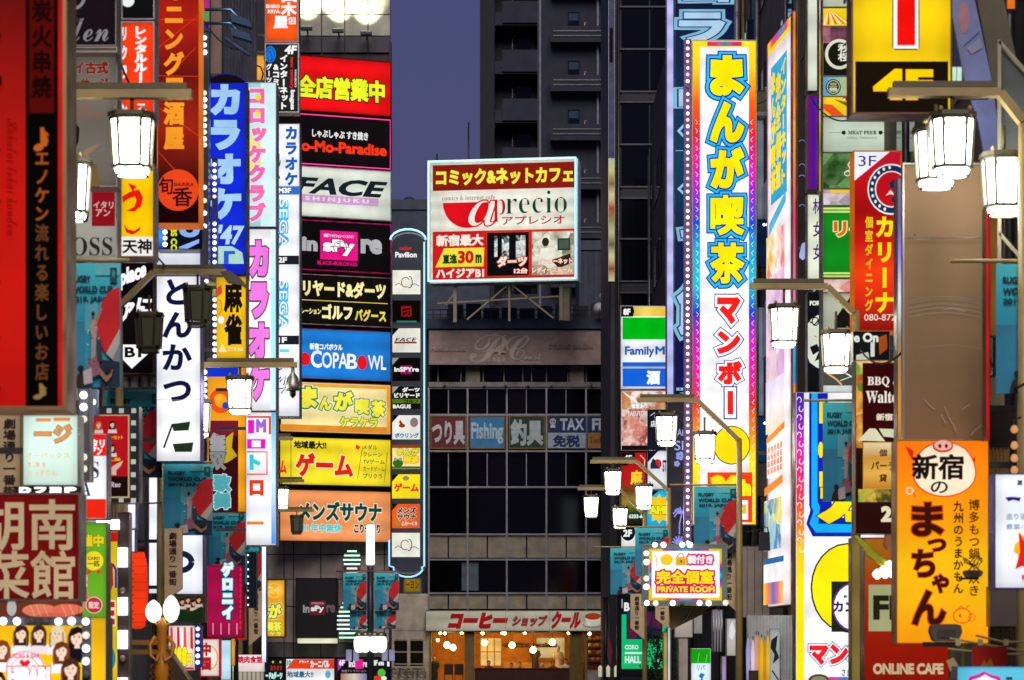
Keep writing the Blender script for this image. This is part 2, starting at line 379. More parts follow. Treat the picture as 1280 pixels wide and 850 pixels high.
def block(name, label, pts, h, c, cat='building'):
    """building shell over a footprint, with a parapet"""
    b = empty(name, (pts[0][0], pts[0][1], 0), label, cat); ox, oy = pts[0]
    mb = MB(); n = len(pts); P = [(x-ox, y-oy) for x, y in pts]
    mb.add([(x, y, 0) for x, y in P]+[(x, y, h) for x, y in P], [tuple(range(n-1, -1, -1)), tuple(range(n, 2*n))]+[(i, (i+1) % n, n+(i+1) % n, n+i) for i in range(n)], c)
    mb.build('wall', b); return b
def facade_bits(b, ox, oy, A, B_, z0, z1, n, side, c1, seed):
    """window bays and drain pipes on the street face running from A to B"""
    rnd = random.Random(seed); L_ = math.hypot(B_[0]-A[0], B_[1]-A[1]); d = ((B_[0]-A[0])/L_, (B_[1]-A[1])/L_); nx, ny = (d[1], -d[0]) if side > 0 else (-d[1], d[0])
    def pt(t, o): return (A[0]+d[0]*t+nx*o-ox, A[1]+d[1]*t+ny*o-oy)
    z = z0
    while z < z1:
        for i in range(n):
            t0 = L_*(i+.2)/n; t1 = L_*(i+.8)/n; f = MB()
            q = [pt(t0, .03), pt(t1, .03), pt(t1, -.02), pt(t0, -.02)]
            f.add([(x, y, z) for x, y in q]+[(x, y, z+1.5) for x, y in q], [(0, 1, 2, 3), (4, 5, 6, 7), (0, 1, 5, 4), (1, 2, 6, 5), (2, 3, 7, 6), (3, 0, 4, 7)], mat('glass', '#0b0d12'))
            f.build('window', b)
        z += 3.3
    for t in (.04, .97, .5):
        m = MB(); p = pt(L_*t, .14); m.tube([(p[0], p[1], 0), (p[0], p[1], z1+1)], .07, mat('metal', c1), 6); m.build('drainpipe', b)
def street_block(label, side, d0, d1, x0, x1, h, c, n=2, pc='#6c6e70', seed=1):
    o = side*9; P = [(x0, d0), (x1, d1), (x1+o, d1), (x0+o, d0)]
    if side > 0: P = [P[0], P[3], P[2], P[1]]
    b = block('shop_building', label, P, h, c); ox, oy = P[0]
    facade_bits(b, ox, oy, (x0, d0), (x1, d1), 3.6, h-3, n, 1 if side < 0 else -1, pc, seed); return b
street_block('dark shop building behind the red sign at the left edge', -1, 12, 31, -4.7, -5.6, 22, CONC('#3a3230'))
street_block('brown shop building behind the orange rental room sign', -1, 31.05, 47, -6.55, -6.75, 23, CONC('#5a4a40'), seed=2)
sb = street_block('tall grey ribbed building behind the blue arched karaoke sign', -1, 47.05, 72, -6.35, -7.4, 30, CONC('#6b6a70'), seed=3)
street_block('grey building behind the striped white game centre tower sign', -1, 72.05, 96, -7.9, -9.5, 34, CONC('#5b5c62'), seed=4)
street_block('dark shop building behind the blank brown sign on the right', 1, 12, 36, 6.3, 6.6, 22, CONC('#4b443c'), n=3, seed=5)
street_block('stone shop building behind the red diner sign on the right', 1, 36.05, 56, 6.7, 6.9, 24, CONC('#7a7566'), n=3, seed=6)
street_block('grey piped shop building beside the tall comic cafe sign', 1, 56.05, 80, 6.9, 7.05, 26, CONC('#74706c'), n=3, seed=7)
street_block('dark building carrying the convenience store sign column', 1, 84, 112, 5.75, 5.75, 24.5, CONC('#2c2d33'), n=3, seed=8)
# ------------------------------------------------------------------ dark glass building (right of tower)
D = 120
db = empty('office_block', W(762, 830, D)[:2]+(0,), 'near black glass office block with thin steel grid behind the blue neon sign', 'building'); bx = WX(762, D)
mb = MB(); mb.box(0, 14, 0, 12, 0, 34, mat('paint', '#15171d')); mb.build('wall', db)
GL = mat('glass', '#0a0c12'); FRM = mat('paint', '#4a4b55')
ys = [0-20, 9, 62, 115, 128, 181, 234, 248, 299, 352, 366, 420, 480, 540, 600, 660, 720, 780]
xs = [776, 812, 850]
for i in range(len(ys)-1):
    for j in range(2):
        mb = MB(); x0, x1 = WX(xs[j], D)-bx+.03, WX(xs[j+1], D)-bx-.03; z1, z0 = WZ(ys[i], D)-.05, WZ(ys[i+1], D)+.05
        mb.box(x0, x1, -.05, .02, z0, z1, GL if ys[i+1]-ys[i] > 20 else mat('paint', '#1a1c22')); mb.build('window', db)
for y in ys: mb = MB(); mb.box(WX(774, D)-bx, 4, -.12, -.06, WZ(y, D)-.035, WZ(y, D)+.035, FRM); mb.build('transom', db)
mb = MB(); mb.box(WX(763.5, D)-bx, WX(768, D)-bx, -.25, -.002, 8, 34, mat('paint', '#3a3c48')); mb.build('pier', db)
mb = MB(); mb.tube([(WX(773, D)-bx, -.1, 0), (WX(773, D)-bx, -.1, 34)], .05, mat('metal', '#555'), 6); mb.build('pipe', db)
# ------------------------------------------------------------------ tower with balconies
D = 200; X = lambda x: WX(x, D)-WX(600, D)
tw = empty('apartment_tower', (WX(600, D), D, 0), 'dark high tower with stacked balconies rising behind the roof billboard', 'tower')
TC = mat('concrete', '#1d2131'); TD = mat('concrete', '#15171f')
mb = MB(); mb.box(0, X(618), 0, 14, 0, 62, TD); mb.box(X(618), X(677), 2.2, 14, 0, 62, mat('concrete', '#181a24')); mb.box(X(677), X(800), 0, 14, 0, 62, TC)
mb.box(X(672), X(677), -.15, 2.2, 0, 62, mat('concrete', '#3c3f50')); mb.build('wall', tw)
for k in range(-1, 8):
    y = 0+61*k
    zb = WZ(y+29, D); zt = WZ(y+2, D)
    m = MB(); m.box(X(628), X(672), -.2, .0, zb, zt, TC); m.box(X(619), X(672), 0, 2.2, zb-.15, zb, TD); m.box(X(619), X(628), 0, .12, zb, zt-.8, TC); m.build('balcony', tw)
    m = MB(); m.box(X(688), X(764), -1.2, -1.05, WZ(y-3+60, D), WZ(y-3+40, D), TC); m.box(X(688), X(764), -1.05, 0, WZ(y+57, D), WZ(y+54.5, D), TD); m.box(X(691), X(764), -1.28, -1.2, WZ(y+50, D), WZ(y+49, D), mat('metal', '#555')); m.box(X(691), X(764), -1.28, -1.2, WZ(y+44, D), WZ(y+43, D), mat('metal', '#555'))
    m.build('balcony', tw)
    m = MB(); m.box(X(710), X(724), -.05, .05, WZ(y+38, D), WZ(y+15, D), mat('glass', '#10151d')); w_ = m.build('window', tw)
    m = MB(); m.box(X(711), X(723), -.08, -.052, WZ(y+26, D), WZ(y+17, D), mat('glass', '#2e4254')); m.build('pane', w_)
    m = MB(); m.box(X(708.5), X(710), -.1, .05, WZ(y+39, D), WZ(y+14, D), TD); m.box(X(724), X(725.5), -.1, .05, WZ(y+39, D), WZ(y+14, D), TD); m.build('frame', w_)
    m = MB(); m.box(X(640), X(641), 1.9, 2.19, WZ(y+55, D), WZ(y+30, D), mat('metal', '#444')); m.box(X(644), X(664), 2.1, 2.19, WZ(y+57, D), WZ(y+33, D), mat('glass', '#0d0f12')); m.build('balcony_door', tw)
for k in range(7):
    for x, n_ in ((737, 1), (698, k % 2)):
        if n_: m = MB(); y = 61*k; m.box(X(x), X(x+6), -.95, -.35, WZ(y+53, D), WZ(y+43.5, D), mat('paint', '#4c5060')); m.build('air_conditioner', tw)
    m = MB(); m.tube([(X(730), -1.1, WZ(61*k+37, D)), (X(731), -1.1, WZ(61*k+32, D)), (X(733), -1.15, WZ(61*k+33, D))], .03, mat('metal', '#777'), 4); m.build('lamp_hook', tw)
for x in (747, 675): m = MB(); m.tube([(X(x), -.3, 0), (X(x), -.3, 62)], .1, mat('paint', '#6b6c78'), 6); m.build('drainpipe', tw)
for x, a in ((612, 20), (617, 120), (612, 200)):
    pass
# lower dark blocks behind billboard
def simple_block(label, x0, x1, yt, D, c, dep=10):
    b = empty('rooftop_block', (WX(x0, D), D, 0), label, 'building'); h = WZ(yt, D); w = WX(x1, D)-WX(x0, D)
    mb = MB(); mb.box(0, w, 0, dep, 0, h, c); mb.build('wall', b)
    mb = MB(); mb.box(-.1, w+.1, -.12, -.002, h-.5, h+.12, mat('concrete', '#3f4652')); mb.build('coping', b)
    return b, w, h
b, w, h = simple_block('blue grey flat roofed block left of the billboard below the sky', 470, 612, 252, 168, mat('concrete', '#38424f'))
m = MB(); m.lathe([(0.3, 0), (.48, .15), (.5, .4), (.4, .65), (.2, .78), (.03, .8)], mat('paint', '#20232c'), (WX(509, 168)-WX(470, 168), 3, h), 12); m.build('water_tank', b)
for x, t in ((545, 185), (585, 145)):
    m = MB(); m.tube([(WX(x, 168)-WX(470, 168), 2, h), (WX(x, 168)-WX(470, 168), 2, WZ(t, 168))], .05, mat('metal', '#333'), 5)
    if x == 585: m.tube([(WX(572, 168)-WX(470, 168), 2, WZ(196, 168)), (WX(590, 168)-WX(470, 168), 2, WZ(199, 168))], .05, mat('metal', '#333'), 5); m.tube([(WX(574, 168)-WX(470, 168), 2, WZ(191, 168)), (WX(576, 168)-WX(470, 168), 2, WZ(201, 168))], .05, mat('metal', '#333'), 5)
    m.build('antenna', b)
b, w, h = simple_block('low dark service block beside the tower behind the dishes', 724, 764, 303, 175, mat('concrete', '#303340'))
for i in range(3): m = MB(); m.box(.3+i*.7, .5+i*.7, -.06, 0, 3, h-.6, mat('paint', '#2a3140')); m.build('pilaster', b)
# ------------------------------------------------------------------ coffee shop office building
D = 150; X0 = WX(486, D); X = lambda x: WX(x, D)-X0
ob = empty('office_building', (X0, D, 0), 'six storey grey office building with dark window bands above the coffee shop', 'building')
WG = mat('concrete', '#85807a'); WL = mat('concrete', '#d8ccb0'); MU = mat('paint', '#9a9a9e')  # WL: lower left wall, lantern light put into its pale colour
Z = lambda y: WZ(y, D)
mb = MB(); mb.box(X(488), X(800), .6, 16, Z(789), Z(400), mat('concrete', '#2c2d31'))
mb.box(X(486), X(537), 0, 16, 0, Z(742), WL); mb.box(X(757), X(800), 0, 16, 0, Z(762), mat('concrete', '#6c5f55'))
mb.box(X(537), X(757), 6, 16, 0, Z(789), mat('concrete', '#5a4028')); mb.build('wall', ob)
mx = [536, 584.5, 633.5, 683, 732.5, 781]
PR = random.Random(11)
def pane(x0, x1, y0, y1, c=None, nm='window'):
    c = c or PR.choice(['#07080c', '#0a0a0f', '#0c0c10', '#06070a', '#100f12'])
    if PR.random() < .3: m = MB(); h_ = PR.uniform(.15, .5); m.box(X(x0)+.05, X(x1)-.05, .31, .33, Z(y0+(y1-y0)*h_), Z(y0), mat('paint', '#1c1c20')); m.build('blind', ob)
    m = MB(); m.box(X(x0), X(x1), .2 if PR.random() > .5 else .22, .3, Z(y1), Z(y0), mat('glass', c)); return m.build(nm, ob)
for a, b_ in zip(mx[:-1], mx[1:]):
    mid = (a+b_)/2
    for y0, y1 in ((487, 517), (566, 606)):
        pane(a+1.3, mid-.8, y0, y1); pane(mid+.8, b_-1.3, y0, y1)
    pane(a+1.3, b_-1.3, 611, 667)
    w_ = pane(a+1.3, b_-1.3, 702, 739)
    for x0, x1 in ((a, mid), (mid, b_)):
        for y0, y1, c in ((669.5, 697, mat('concrete', '#a09680')), (743, 761, mat('concrete', '#b0a488'))):  # lantern light on the lower storeys put into these paler colours
            m = MB(); m.box(X(x0+1), X(x1-.8), .05, .3, Z(y1), Z(y0), c); m.build('spandrel_panel', ob)
for i, x in enumerate(mx[:-1]+[o+24.5 for o in mx[:-1]]):
    m = MB(); full = i < 5
    m.box(X(x-1.1 if full else x-.6), X(x+1.1 if full else x+.6), -.12 if full else .02, .28, Z(762) if full else Z(608), Z(485), MU); m.build('mullion', ob)
for y in (485, 518.5, 564, 609, 668, 699.5, 741.5):
    m = MB(); m.box(X(535), X(785), -.1, .27, Z(y+1.1), Z(y-1.1), MU); m.build('transom', ob)
for x0, x1 in ((577, 584), (585.5, 598)):
    m = MB(); m.box(X(x0), X(x1), .15, .195, Z(738), Z(703), mat('paint', '#5f6e74')); m.build('blind', ob)
# balcony band below the roof sign
m = MB(); m.box(X(536), X(785), -.2, .4, Z(484), Z(478), WG); m.build('ledge', ob)
for x0, x1 in ((538, 546), (549, 574), (607, 628), (632, 652), (655, 663), (666, 682), (684, 708), (736, 752), (755, 762)):
    m = MB(); m.box(X(x0), X(x1), .3, .5, Z(475), Z(457), mat('glass', '#08090c')); m.build('window', ob)
for x in (547.5, 576, 604, 630, 653.5, 664.5, 683, 710, 722, 733, 753.5):
    m = MB(); m.box(X(x-.7), X(x+.7), .1, .55, Z(477), Z(456), mat('paint', '#7c7a76')); m.build('mullion', ob)
for x0, x1 in ((582, 600), (712, 730)):
    m = MB(); m.box(X(x0), X(x1), .05, .59, Z(478), Z(456), mat('concrete', '#8a8272')); m.build('pillar', ob)
for x in (556, 606, 632, 660, 689, 739):
    m = MB(); m.box(X(x-2), X(x+2), -.9, -.5, Z(484), Z(480), mat('metal', '#666')); m.tube([(X(x), -.5, Z(482)), (X(x), .0, Z(480))], .05, mat('metal', '#555')); m.build('floodlight', ob)
# roof edge
m = MB(); m.box(X(530), X(775), -.5, .58, Z(412), Z(400), mat('concrete', '#3d4a58')); m.build('roof_edge', ob)
m = MB(); m.box(X(530), X(785), 8, 8.1, Z(400), Z(372), mat('metal', '#3b3e46')); m.build('railing', ob)
for i in range(26):
    m = MB(); m.box(X(532+i*9), X(533+i*9), -.3, -.22, Z(400), Z(388), mat('metal', '#3c3f48')); m.build('railing_post', ob)
m = MB(); m.box(X(532), X(775), -.3, -.22, Z(388.6), Z(387.4), mat('metal', '#3c3f48')); m.box(X(532), X(775), -.3, -.22, Z(394.6), Z(393.8), mat('metal', '#3c3f48')); m.build('handrail', ob)
# shutter windows lower left
for x0, x1, y0, y1 in ((493, 509, 800, 832), (513, 529, 800, 832)):
    m = MB(); m.box(X(x0), X(x1), -.05, .02, Z(y1), Z(y0), mat('glass', '#241f18')); w_ = m.build('window', ob)
    m = MB()
    for k in range(3): m.box(X(x0), X(x1), -.09, -.052, Z(y0+1+k*15), Z(y0-1+k*15), mat('paint', '#a59a80'))
    m.build('frame', w_)
m = MB(); m.tube([(X(490), -.3, Z(836)), (X(531), -.3, Z(836))], .05, mat('metal', '#998a6a'), 5); m.build('rail', ob)
for x in (494, 505, 512, 527):
    m = MB(); m.tube([(X(x)+.25*cos(a*pi/4), -.35, Z(841)+.25*sin(a*pi/4)) for a in range(8)], .04, mat('metal', '#998a6a'), 5, True); m.build('hanging_ring', ob)
for x0, x1 in ((488, 501), (502, 517), (518, 533)):
    m = MB(); m.box(X(x0), X(x1), -.04, -.003, Z(788), Z(744), WL); m.build('wall_panel', ob)
# unlit roof sign
s = Sign('roof_sign', 'unlit pale brown roof fascia with faded script letters above the dark windows', 'sign', 536, 413, 770, 456, D-.7, face='#a08a80', lit=0, depth=.5, fw=.5, fc='#666')
s.t(script('P'), 587, 418, 634, 453, '!#c4b4a8', .0); s.t(script('C'), 632, 420, 662, 450, '!#c4b4a8', .0); s.t(script('aris'), 606, 444, 632, 453, '!#b9a89c', .02); s.t(script('ourt'), 655, 442, 677, 450, '!#b9a89c', .02)
s.t('MENS & LADIES', 539, 434, 582, 439, '!#b39c92', .03); s.t('STUDIO SALON', 686, 430, 741, 436, '!#8d7a70', .03)
s.p([(624, 430), (627, 435), (632, 433), (629, 438), (633, 442), (627, 441), (624, 446), (622, 440), (617, 441), (620, 436), (616, 432), (622, 434)], '!#b9a89c'); s.done()
# window signs of the tackle shop
def wsign(label, x0, x1, face, txts, fr='#8a6a28', extra=None):
    s = Sign('window_sign', label, 'sign', x0, 519.5, x1, 561, D-.15, face=face, lit=.0, depth=.1, fw=1.3, fmat=mat('paint', fr))
    for a in txts: s.t(*a)
    if extra: extra(s)
    s.done()
wsign('dark red tackle shop window sign with three pale characters', 538, 583, '#6e1d20', [('つり具', 540, 526, 581, 556, '!#c8cdd0', .045)])
wsign('blue tackle shop window sign with the pale word Fishing', 587, 631, '#3a86b8', [('Fishing', 589, 528, 629, 555, '!#b8d6dd', .035)])
wsign('dark green tackle shop window sign with two large kanji', 636, 681, '#17402c', [('釣具', 638, 524, 679, 557, '!#b9c6c4', .05)])
def ex1(s): s.r(685, 541, 732, 560, '!#a8bcc4'); s.t('免税', 691, 544, 725, 559, '!#152c66', .05); s.e(691, 527, 4, 4, '!#c4ccd4'); s.r(688, 531, 694, 535, '!#c4ccd4'); s.e(689.5, 527, 1, 1, '!#1a2c60'); s.e(692.7, 527, 1, 1, '!#1a2c60')
wsign('navy and white tax free window sign with a small skull mark', 684, 733, '#182c60', [('TAX', 700, 523, 730, 538, '!#c9d3dc', .04)], '#555', ex1)
def ex2(s): s.r(735, 541, 780, 560, '!#b07a2a'); s.t(serif('Tackle Outlet'), 737, 546, 782, 554, '!#5c3410', .0)
wsign('navy and ochre window sign reading FREE at the end of its row', 734, 783, '#182c60', [('FREE', 740, 523, 776, 538, '!#c9d3dc', .04)], '#555', ex2)
# ------------------------------------------------------------------ billboard on the roof
D = 146
s = Sign('roof_billboard', 'large lit roof billboard for a comic and internet cafe framed in cyan neon', 'billboard', 537, 203, 722.5, 354.5, D, D*.992, face='#efeede', lit=1.0, depth=1.2, fw=1.2, fc='#c8e0d8')
s.r(541, 207, 720, 239, '#8a1c10'); s.r(541, 290, 720, 351.5, '#d11a20')
s.t('コミック&ネットカフェ', 545, 212.5, 717, 233, '#fff04a', .055)
s.t(serif('comics & internet cafe'), 553, 245.5, 619, 251.5, '#8c8c7c', -.0)
s.e(585, 254.5, 31, 32, '#e0101c', a0=0, a1=180)
s.t(ital('a'), 586, 253, 621, 284, '#f4f3e6', -.015, o=[(.025, '#e0101c')]); s.t(serif('p'), 617, 252, 632, 279, '#b81820', -.02)
s.t(serif('recio'), 633, 242.5, 709, 270, '#14402e', -.02); s.t('アプレシオ', 628, 273, 706, 284, '#c01c24', .02, gap=1.4)
s.t('新宿最大', 546, 294.5, 605, 309, '#f7f2e2', .05); s.p([(556, 311.5), (606, 311.5), (605, 335), (545, 335)], '#f3e63a')
s.t('直進', 554, 319, 572, 331, '#183c1c', .05); s.t('30', 573, 315, 593, 331, '#d01820', .05); s.t('m', 595, 320, 603, 331, '#183c1c', .06)
s.t('ハイジアB1', 546, 337, 606, 349, '#f7f2e2', .05)
for x0, x1 in ((610, 662), (666, 718)): s.r(x0-1.3, 291.5, x1+1.3, 349, '#d8301c')
s.r(610, 294, 662, 347.5, '#0a0d12'); s.f(666, 294, 718, 347.5, ['#d9dcc0', '#b9b48e', '#efeed8', '#807a58', '#f6f6ea'], 1.1)
for x, w_ in ((621, 2), (633, 4.4), (652, 6)): s.f(x-w_, 298, x+w_, 322+w_, ['#dfe8e0', '#4a5a60', '#f2f6ee', '#20282c'], 3)
s.e(683, 307, 4.4, 5.4, '#2a2418'); s.p([(674, 335), (677, 315), (688, 314), (693, 322), (692, 336)], '#f0eee0'); s.r(698, 303, 714, 318, '#2c3a38'); s.r(700, 305, 712, 316, '#48584c'); s.p([(690, 330), (714, 322), (716, 334), (700, 340)], '#2c2a20')
s.t('ダーツ', 623, 324, 660, 337, '#f6efe2', .06, o=[(.07, '#e0501c')]); s.t('12台', 644, 339, 661, 346, '#f4e8da', .05, o=[(.07, '#d84018')])
s.t('インターネット', 674, 328, 717, 335, '#f6efe2', .05, o=[(.06, '#e0501c')]); s.t('レディースルーム', 667, 338.5, 717, 346, '#f6efe2', .05, o=[(.06, '#e0501c')])
s.neon([(538, 204.5), (721, 204.5)], 2.6, '#c8fff0', 1.3); s.neon([(538, 353.2), (721, 353.2)], 2.6, '#c8fff0', 1.3); s.neon([(538, 203.5), (538, 354)], 2.6, '#c0fff4', 1.3); s.neon([(721, 203.5), (721, 354)], 2.6, '#a0f4ff', 1.3)
s.done()
RB = s.root
fr = MB(); rm = mat('paint', '#8a7f68'); q = lambda x, y, o=.5: (s.U(x), o, s.Z(y))
for x in (567, 635, 700): fr = MB(); fr.tube([q(x, 354.6), q(x, 402)], .13 if x != 635 else .08, rm, 4); fr.build('post', RB)
for a in (((582, 399), (632, 358)), ((690, 399), (640, 358)), ((545, 378), (702, 372)), ((556, 380), (567, 365))): fr = MB(); fr.tube([q(*a[0], .45), q(*a[1], .45)], .06, rm, 4); fr.build('brace', RB)
m = MB(); m.box(*[s.U(x) for x in (700, 710)], .6, 1.5, s.Z(402), s.Z(360), mat('paint', '#77705c')); m.build('control_box', RB)
# satellite dishes and machinery on the roof
for x, y, r, lab in ((756, 370, 7, 'white satellite dish on the roof edge, the upper of two'), (749, 386, 7.5, 'white satellite dish with dark bolts, the lower of two on the roof')):
    D = 149; d = empty('satellite_dish', W(x, y+12, D), lab, 'satellite dish', 'dishes on the roof'); rr = r*D/F
    m = MB(); m.lathe([(rr, .12), (rr*.8, .04), (.05, 0)], mat('paint', '#c8c8d0'), (0, 0, 0), 16)
    me = m.mesh('dish')
    for v in me.vertices: a, b_, c = v.co; v.co = (a, -c, b_)
    link('dish', me, d, (0, 0, rr*1.6)); m = MB(); m.tube([(0, .1, 0), (0, .1, rr*1.6)], .04, mat('metal', '#777')); m.build('mast', d)
    m = MB(); m.tube([(0, 0, rr*.9), (0, -.35, rr*1.6)], .02, mat('metal', '#777')); m.build('feed_arm', d)
mc = empty('roof_plant', W(560, 402, 152), 'dark cooling machinery on the roof under the big billboard', 'machinery')
for i in range(9):
    m = MB(); x = i*1.0; hh = random.uniform(.7, 1.5); m.box(x, x+.85, 0, .8, 0, hh, mat('paint', random.choice(['#2a2e38', '#3a3f4c', '#20242c']))); m.build('unit', mc)
# ------------------------------------------------------------------ coffee shop
D = 149.6
s = Sign('coffee_shop_sign', 'long cream coffee shop fascia with red slanted kana and a painted cup', 'sign', 532, 763, 757, 789, D-.35, face='#cfc9b0', lit=.62, depth=.5, fw=.7, fc='#888')
s.t('コーヒー', 562, 766, 634, 785.5, '#c01820', .07, o=[(.03, '#5a1010')], sk=.07); s.t('ショップ', 641, 769.5, 683, 783, '#b03030', .05, o=[(.03, '#5a1010')], sk=.07); s.t('クール', 690, 764.5, 726, 785.5, '#c01820', .05, o=[(.03, '#5a1010')], sk=.12)
s.e(741, 781, 13, 4, '#8f8c7a'); s.e(741, 780, 11, 3, '#d8d4c0'); s.p([(731, 770), (751, 770), (749, 779), (745, 783), (737, 783), (733, 779)], '#e9e6d4'); s.e(741, 770.5, 10, 4.2, '#a5482a'); s.e(741, 770.5, 8, 3.2, '#c8401c'); s.ring(752, 774, 2.6, 3, 1, '#e9e6d4')
for x in (632, 687): s.r(x-.2, 764, x+.2, 788, '#88826c')
s.done()
cs = empty('coffee_shop', (WX(537, D), D, 0), 'warm lit coffee shop front with timber counter glowing under its cream sign', 'shop')
X = lambda x: WX(x, D)-WX(537, D); ZW = lambda y: WZ(y, D)
WD = mat('paint', '#d89038'); DW = mat('paint', '#4a1a10')
m = MB(); m.box(X(537), X(757), 5.5, 5.6, 0, ZW(789), WD); m.build('back_wall', cs)
m = MB(); m.box(X(537), X(757), 0.1, 5.5, ZW(789)-.06, ZW(789)-.005, mat('paint', '#6a4a28')); m.build('ceiling', cs)
m = MB(); m.box(X(537), X(757), 0.1, 5.5, 0.02, .1, mat('paint', '#5a4028')); m.build('floor', cs)
for x0, x1, c, n_ in ((537, 539, '#8a7a5a', 'post'), (581, 593, '#8a7440', 'pillar'), (712, 728, '#7a6420', 'pillar'), (731, 734, '#8a7a5a', 'post'), (755, 757, '#8a7a5a', 'post')):
    m = MB(); m.box(X(x0), X(x1), 0, .35, 0, ZW(790), mat('paint', c)); m.build(n_, cs)
m = MB(); m.box(X(593.5), X(711.5), .3, .8, 0, ZW(836), DW); m.build('counter', cs)
m = MB(); m.box(X(593), X(712), .22, .9, ZW(836), ZW(835), mat('paint', '#6a2a1a')); m.build('counter_top', cs)
for x0, x1, y0, y1 in ((600, 627, 797, 834),):
    for i in range(3):
        for j in range(2):
            m = MB(); m.box(X(x0+i*9), X(x0+i*9+8), 3, 3.06, ZW(y0+j*18+17), ZW(y0+j*18), mat('lit', '#ffce72', .8)); m.build('lit_pane', cs)
m = MB(); m.box(X(628), X(711), 4.4, 5.45, 0, ZW(828), mat('paint', '#c89a58')); m.build('kitchen_bench', cs)
m = MB(); m.box(X(630), X(700), 5.1, 5.45, ZW(808.5), ZW(807), mat('paint', '#5a3818')); m.build('shelf', cs)
m = MB(); m.box(X(672), X(708), 5.42, 5.48, ZW(822), ZW(796), mat('lit', '#ffdf98', .6)); m.build('lit_hatch', cs)
for i in range(22):
    x = 631+i*3.1; hh = random.uniform(2, 5); m = MB(); m.lathe([(.09, 0), (.1, .1), (.09, hh*.03), (.04, hh*.045)], mat('paint', random.choice(['#e8d8a0', '#6a8a5a', '#c84a20', '#f2ead0', '#7a4a20'])), (X(x), 5.2, ZW(807)), 7); m.build('bottle', cs)
for j in range(4):
    m = MB(); m.box(X(736), X(753), 1.2, 1.5, ZW(800+j*9), ZW(799+j*9), mat('paint', '#8a5a28')); m.build('display_shelf', cs)
    for i in range(5): m = MB(); m.lathe([(.08, 0), (.1, .12), (.05, .2)], mat('paint', random.choice(['#e8d8a0', '#c8964a', '#a84a20'])), (X(738+i*3.3), 1.3, ZW(799+j*9)), 7); m.build('display_jar', cs)
m = MB(); m.box(X(735), X(755), 1.6, 1.7, ZW(836), ZW(792), mat('paint', '#7a4a1c')); m.build('cabinet_back', cs)
m = MB(); m.box(X(734.2), X(755), .1, .2, 0, ZW(838), mat('paint', '#a8a294')); m.build('low_wall', cs)
lampspots = [(550, 791), (556, 791.5), (577, 791), (603, 791.5), (628, 791), (631, 791.5), (656, 791), (711, 791), (737, 792), (558, 806), (565, 809), (640, 806), (691, 802.5), (605, 803), (667, 812), (547, 800)]
lm = mat('lamp', '#ffc46a', 48)
PB = ['first', 'second', 'third', 'fourth', 'fifth', 'sixth', 'seventh', 'eighth', 'last']
PL = ['small warm bulb under the coffee shop fascia, %s from its left end' % o_ for o_ in PB]+['pendant lamp over the left window table, the higher of the close pair', 'pendant lamp over the left window table, the lower of the close pair', 'pendant lamp over the middle of the counter, right of the lit grid window',
    'pendant lamp before the lit kitchen hatch', 'pendant lamp right before the lit grid window', 'low pendant lamp by the cook in dark uniform', 'small pendant lamp nearest the left post of the coffee shop']
for i, (x, y) in enumerate(lampspots):
    big = y > 800; t = empty('pendant_lamp', (WX(x, D), D+(.35 if not big else 1.5+(i % 3)*.9), WZ(y, D)), PL[i], 'lamp', ('bulbs under the fascia', 'pendant lamps in the coffee shop')[big])
    m = MB(); r = .17 if big else .08; m.lathe([(r*.3, -r), (r*.9, -r*.5), (r, 0), (r*.7, r*.7), (r*.2, r)], lm, seg=8); m.build('bulb', t)
    m = MB(); m.tube([(0, 0, r), (0, 0, WZ(789.5, D)-WZ(y, D)-.07 if big else .15)], .015, mat('metal', '#333'), 4); m.build('cord', t)
def person(label, x, y, D, shirt, hair, s=1.0, tall=False):
    """upper body in one skin, dressed; seated at the counter or standing behind it"""
    top = WZ(y, D); base = 0.1
    p = empty('person', (WX(x, D), D, base), label, 'person'); H = top-base
    prof = [(.17, 0), (.2, .1), (.19, H-.95), (.17, H-.78), (.2, H-.6), (.24, H-.42), (.23, H-.34), (.09, H-.29), (.06, H-.26)]
    m = MB(); m.lathe([(r*s, z) for r, z in prof], mat('paint', shirt), seg=12, sy=.6)
    m.tube([(-.22*s, 0, H-.38), (-.27*s, -.08, H-.6), (-.2*s, -.3, H-.68)], [.065, .055, .045], mat('paint', shirt), 6); m.tube([(.22*s, 0, H-.38), (.27*s, -.08, H-.6), (.2*s, -.3, H-.68)], [.065, .055, .045], mat('paint', shirt), 6)
    m.lathe([(.055, H-.3), (.055, H-.22), (.07, H-.2), (.088, H-.13), (.085, H-.06), (.05, H-.01), (.01, H)], mat('paint', '#c99a78'), seg=10, sy=1.15); m.build('body', p)
    m = MB(); m.lathe([(.09, H-.16), (.1, H-.1), (.096, H-.05), (.06, H+.01), (.01, H+.02)], mat('paint', hair), (0, .02, 0), 10, sy=1.15); m.build('hair', p)
    return p
person('seated diner in a dark jacket at the left end of the counter', 611, 826, D+1.2, '#20222c', '#15110e')
person('seated diner in a pale shirt at the counter', 639, 829, D+1.2, '#d8c8b0', '#1c1410')
person('seated diner in a black top beside the pale shirted one', 650, 828, D+1.3, '#181818', '#120f0d')
person('seated diner in a white shirt near the middle of the counter', 678, 829, D+1.2, '#e4ddcc', '#c8b8a0')
person('seated diner in a brown jacket right of the middle', 691, 826, D+1.2, '#5a2c1c', '#120f0d')
person('seated diner with dark hair at the right end of the counter', 707, 824, D+1.3, '#d0c0b0', '#0e0c0a')
person('cook in white uniform standing in the lit kitchen', 698, 808, D+4.2, '#eeeae0', '#e6e2d8')
person('cook in dark uniform standing beside the kitchen shelves', 669, 806, D+4.2, '#302c2c', '#14100e')
person('seated customer in shadow at the window table on the left', 543, 820, D+2, '#181410', '#0e0c0a')
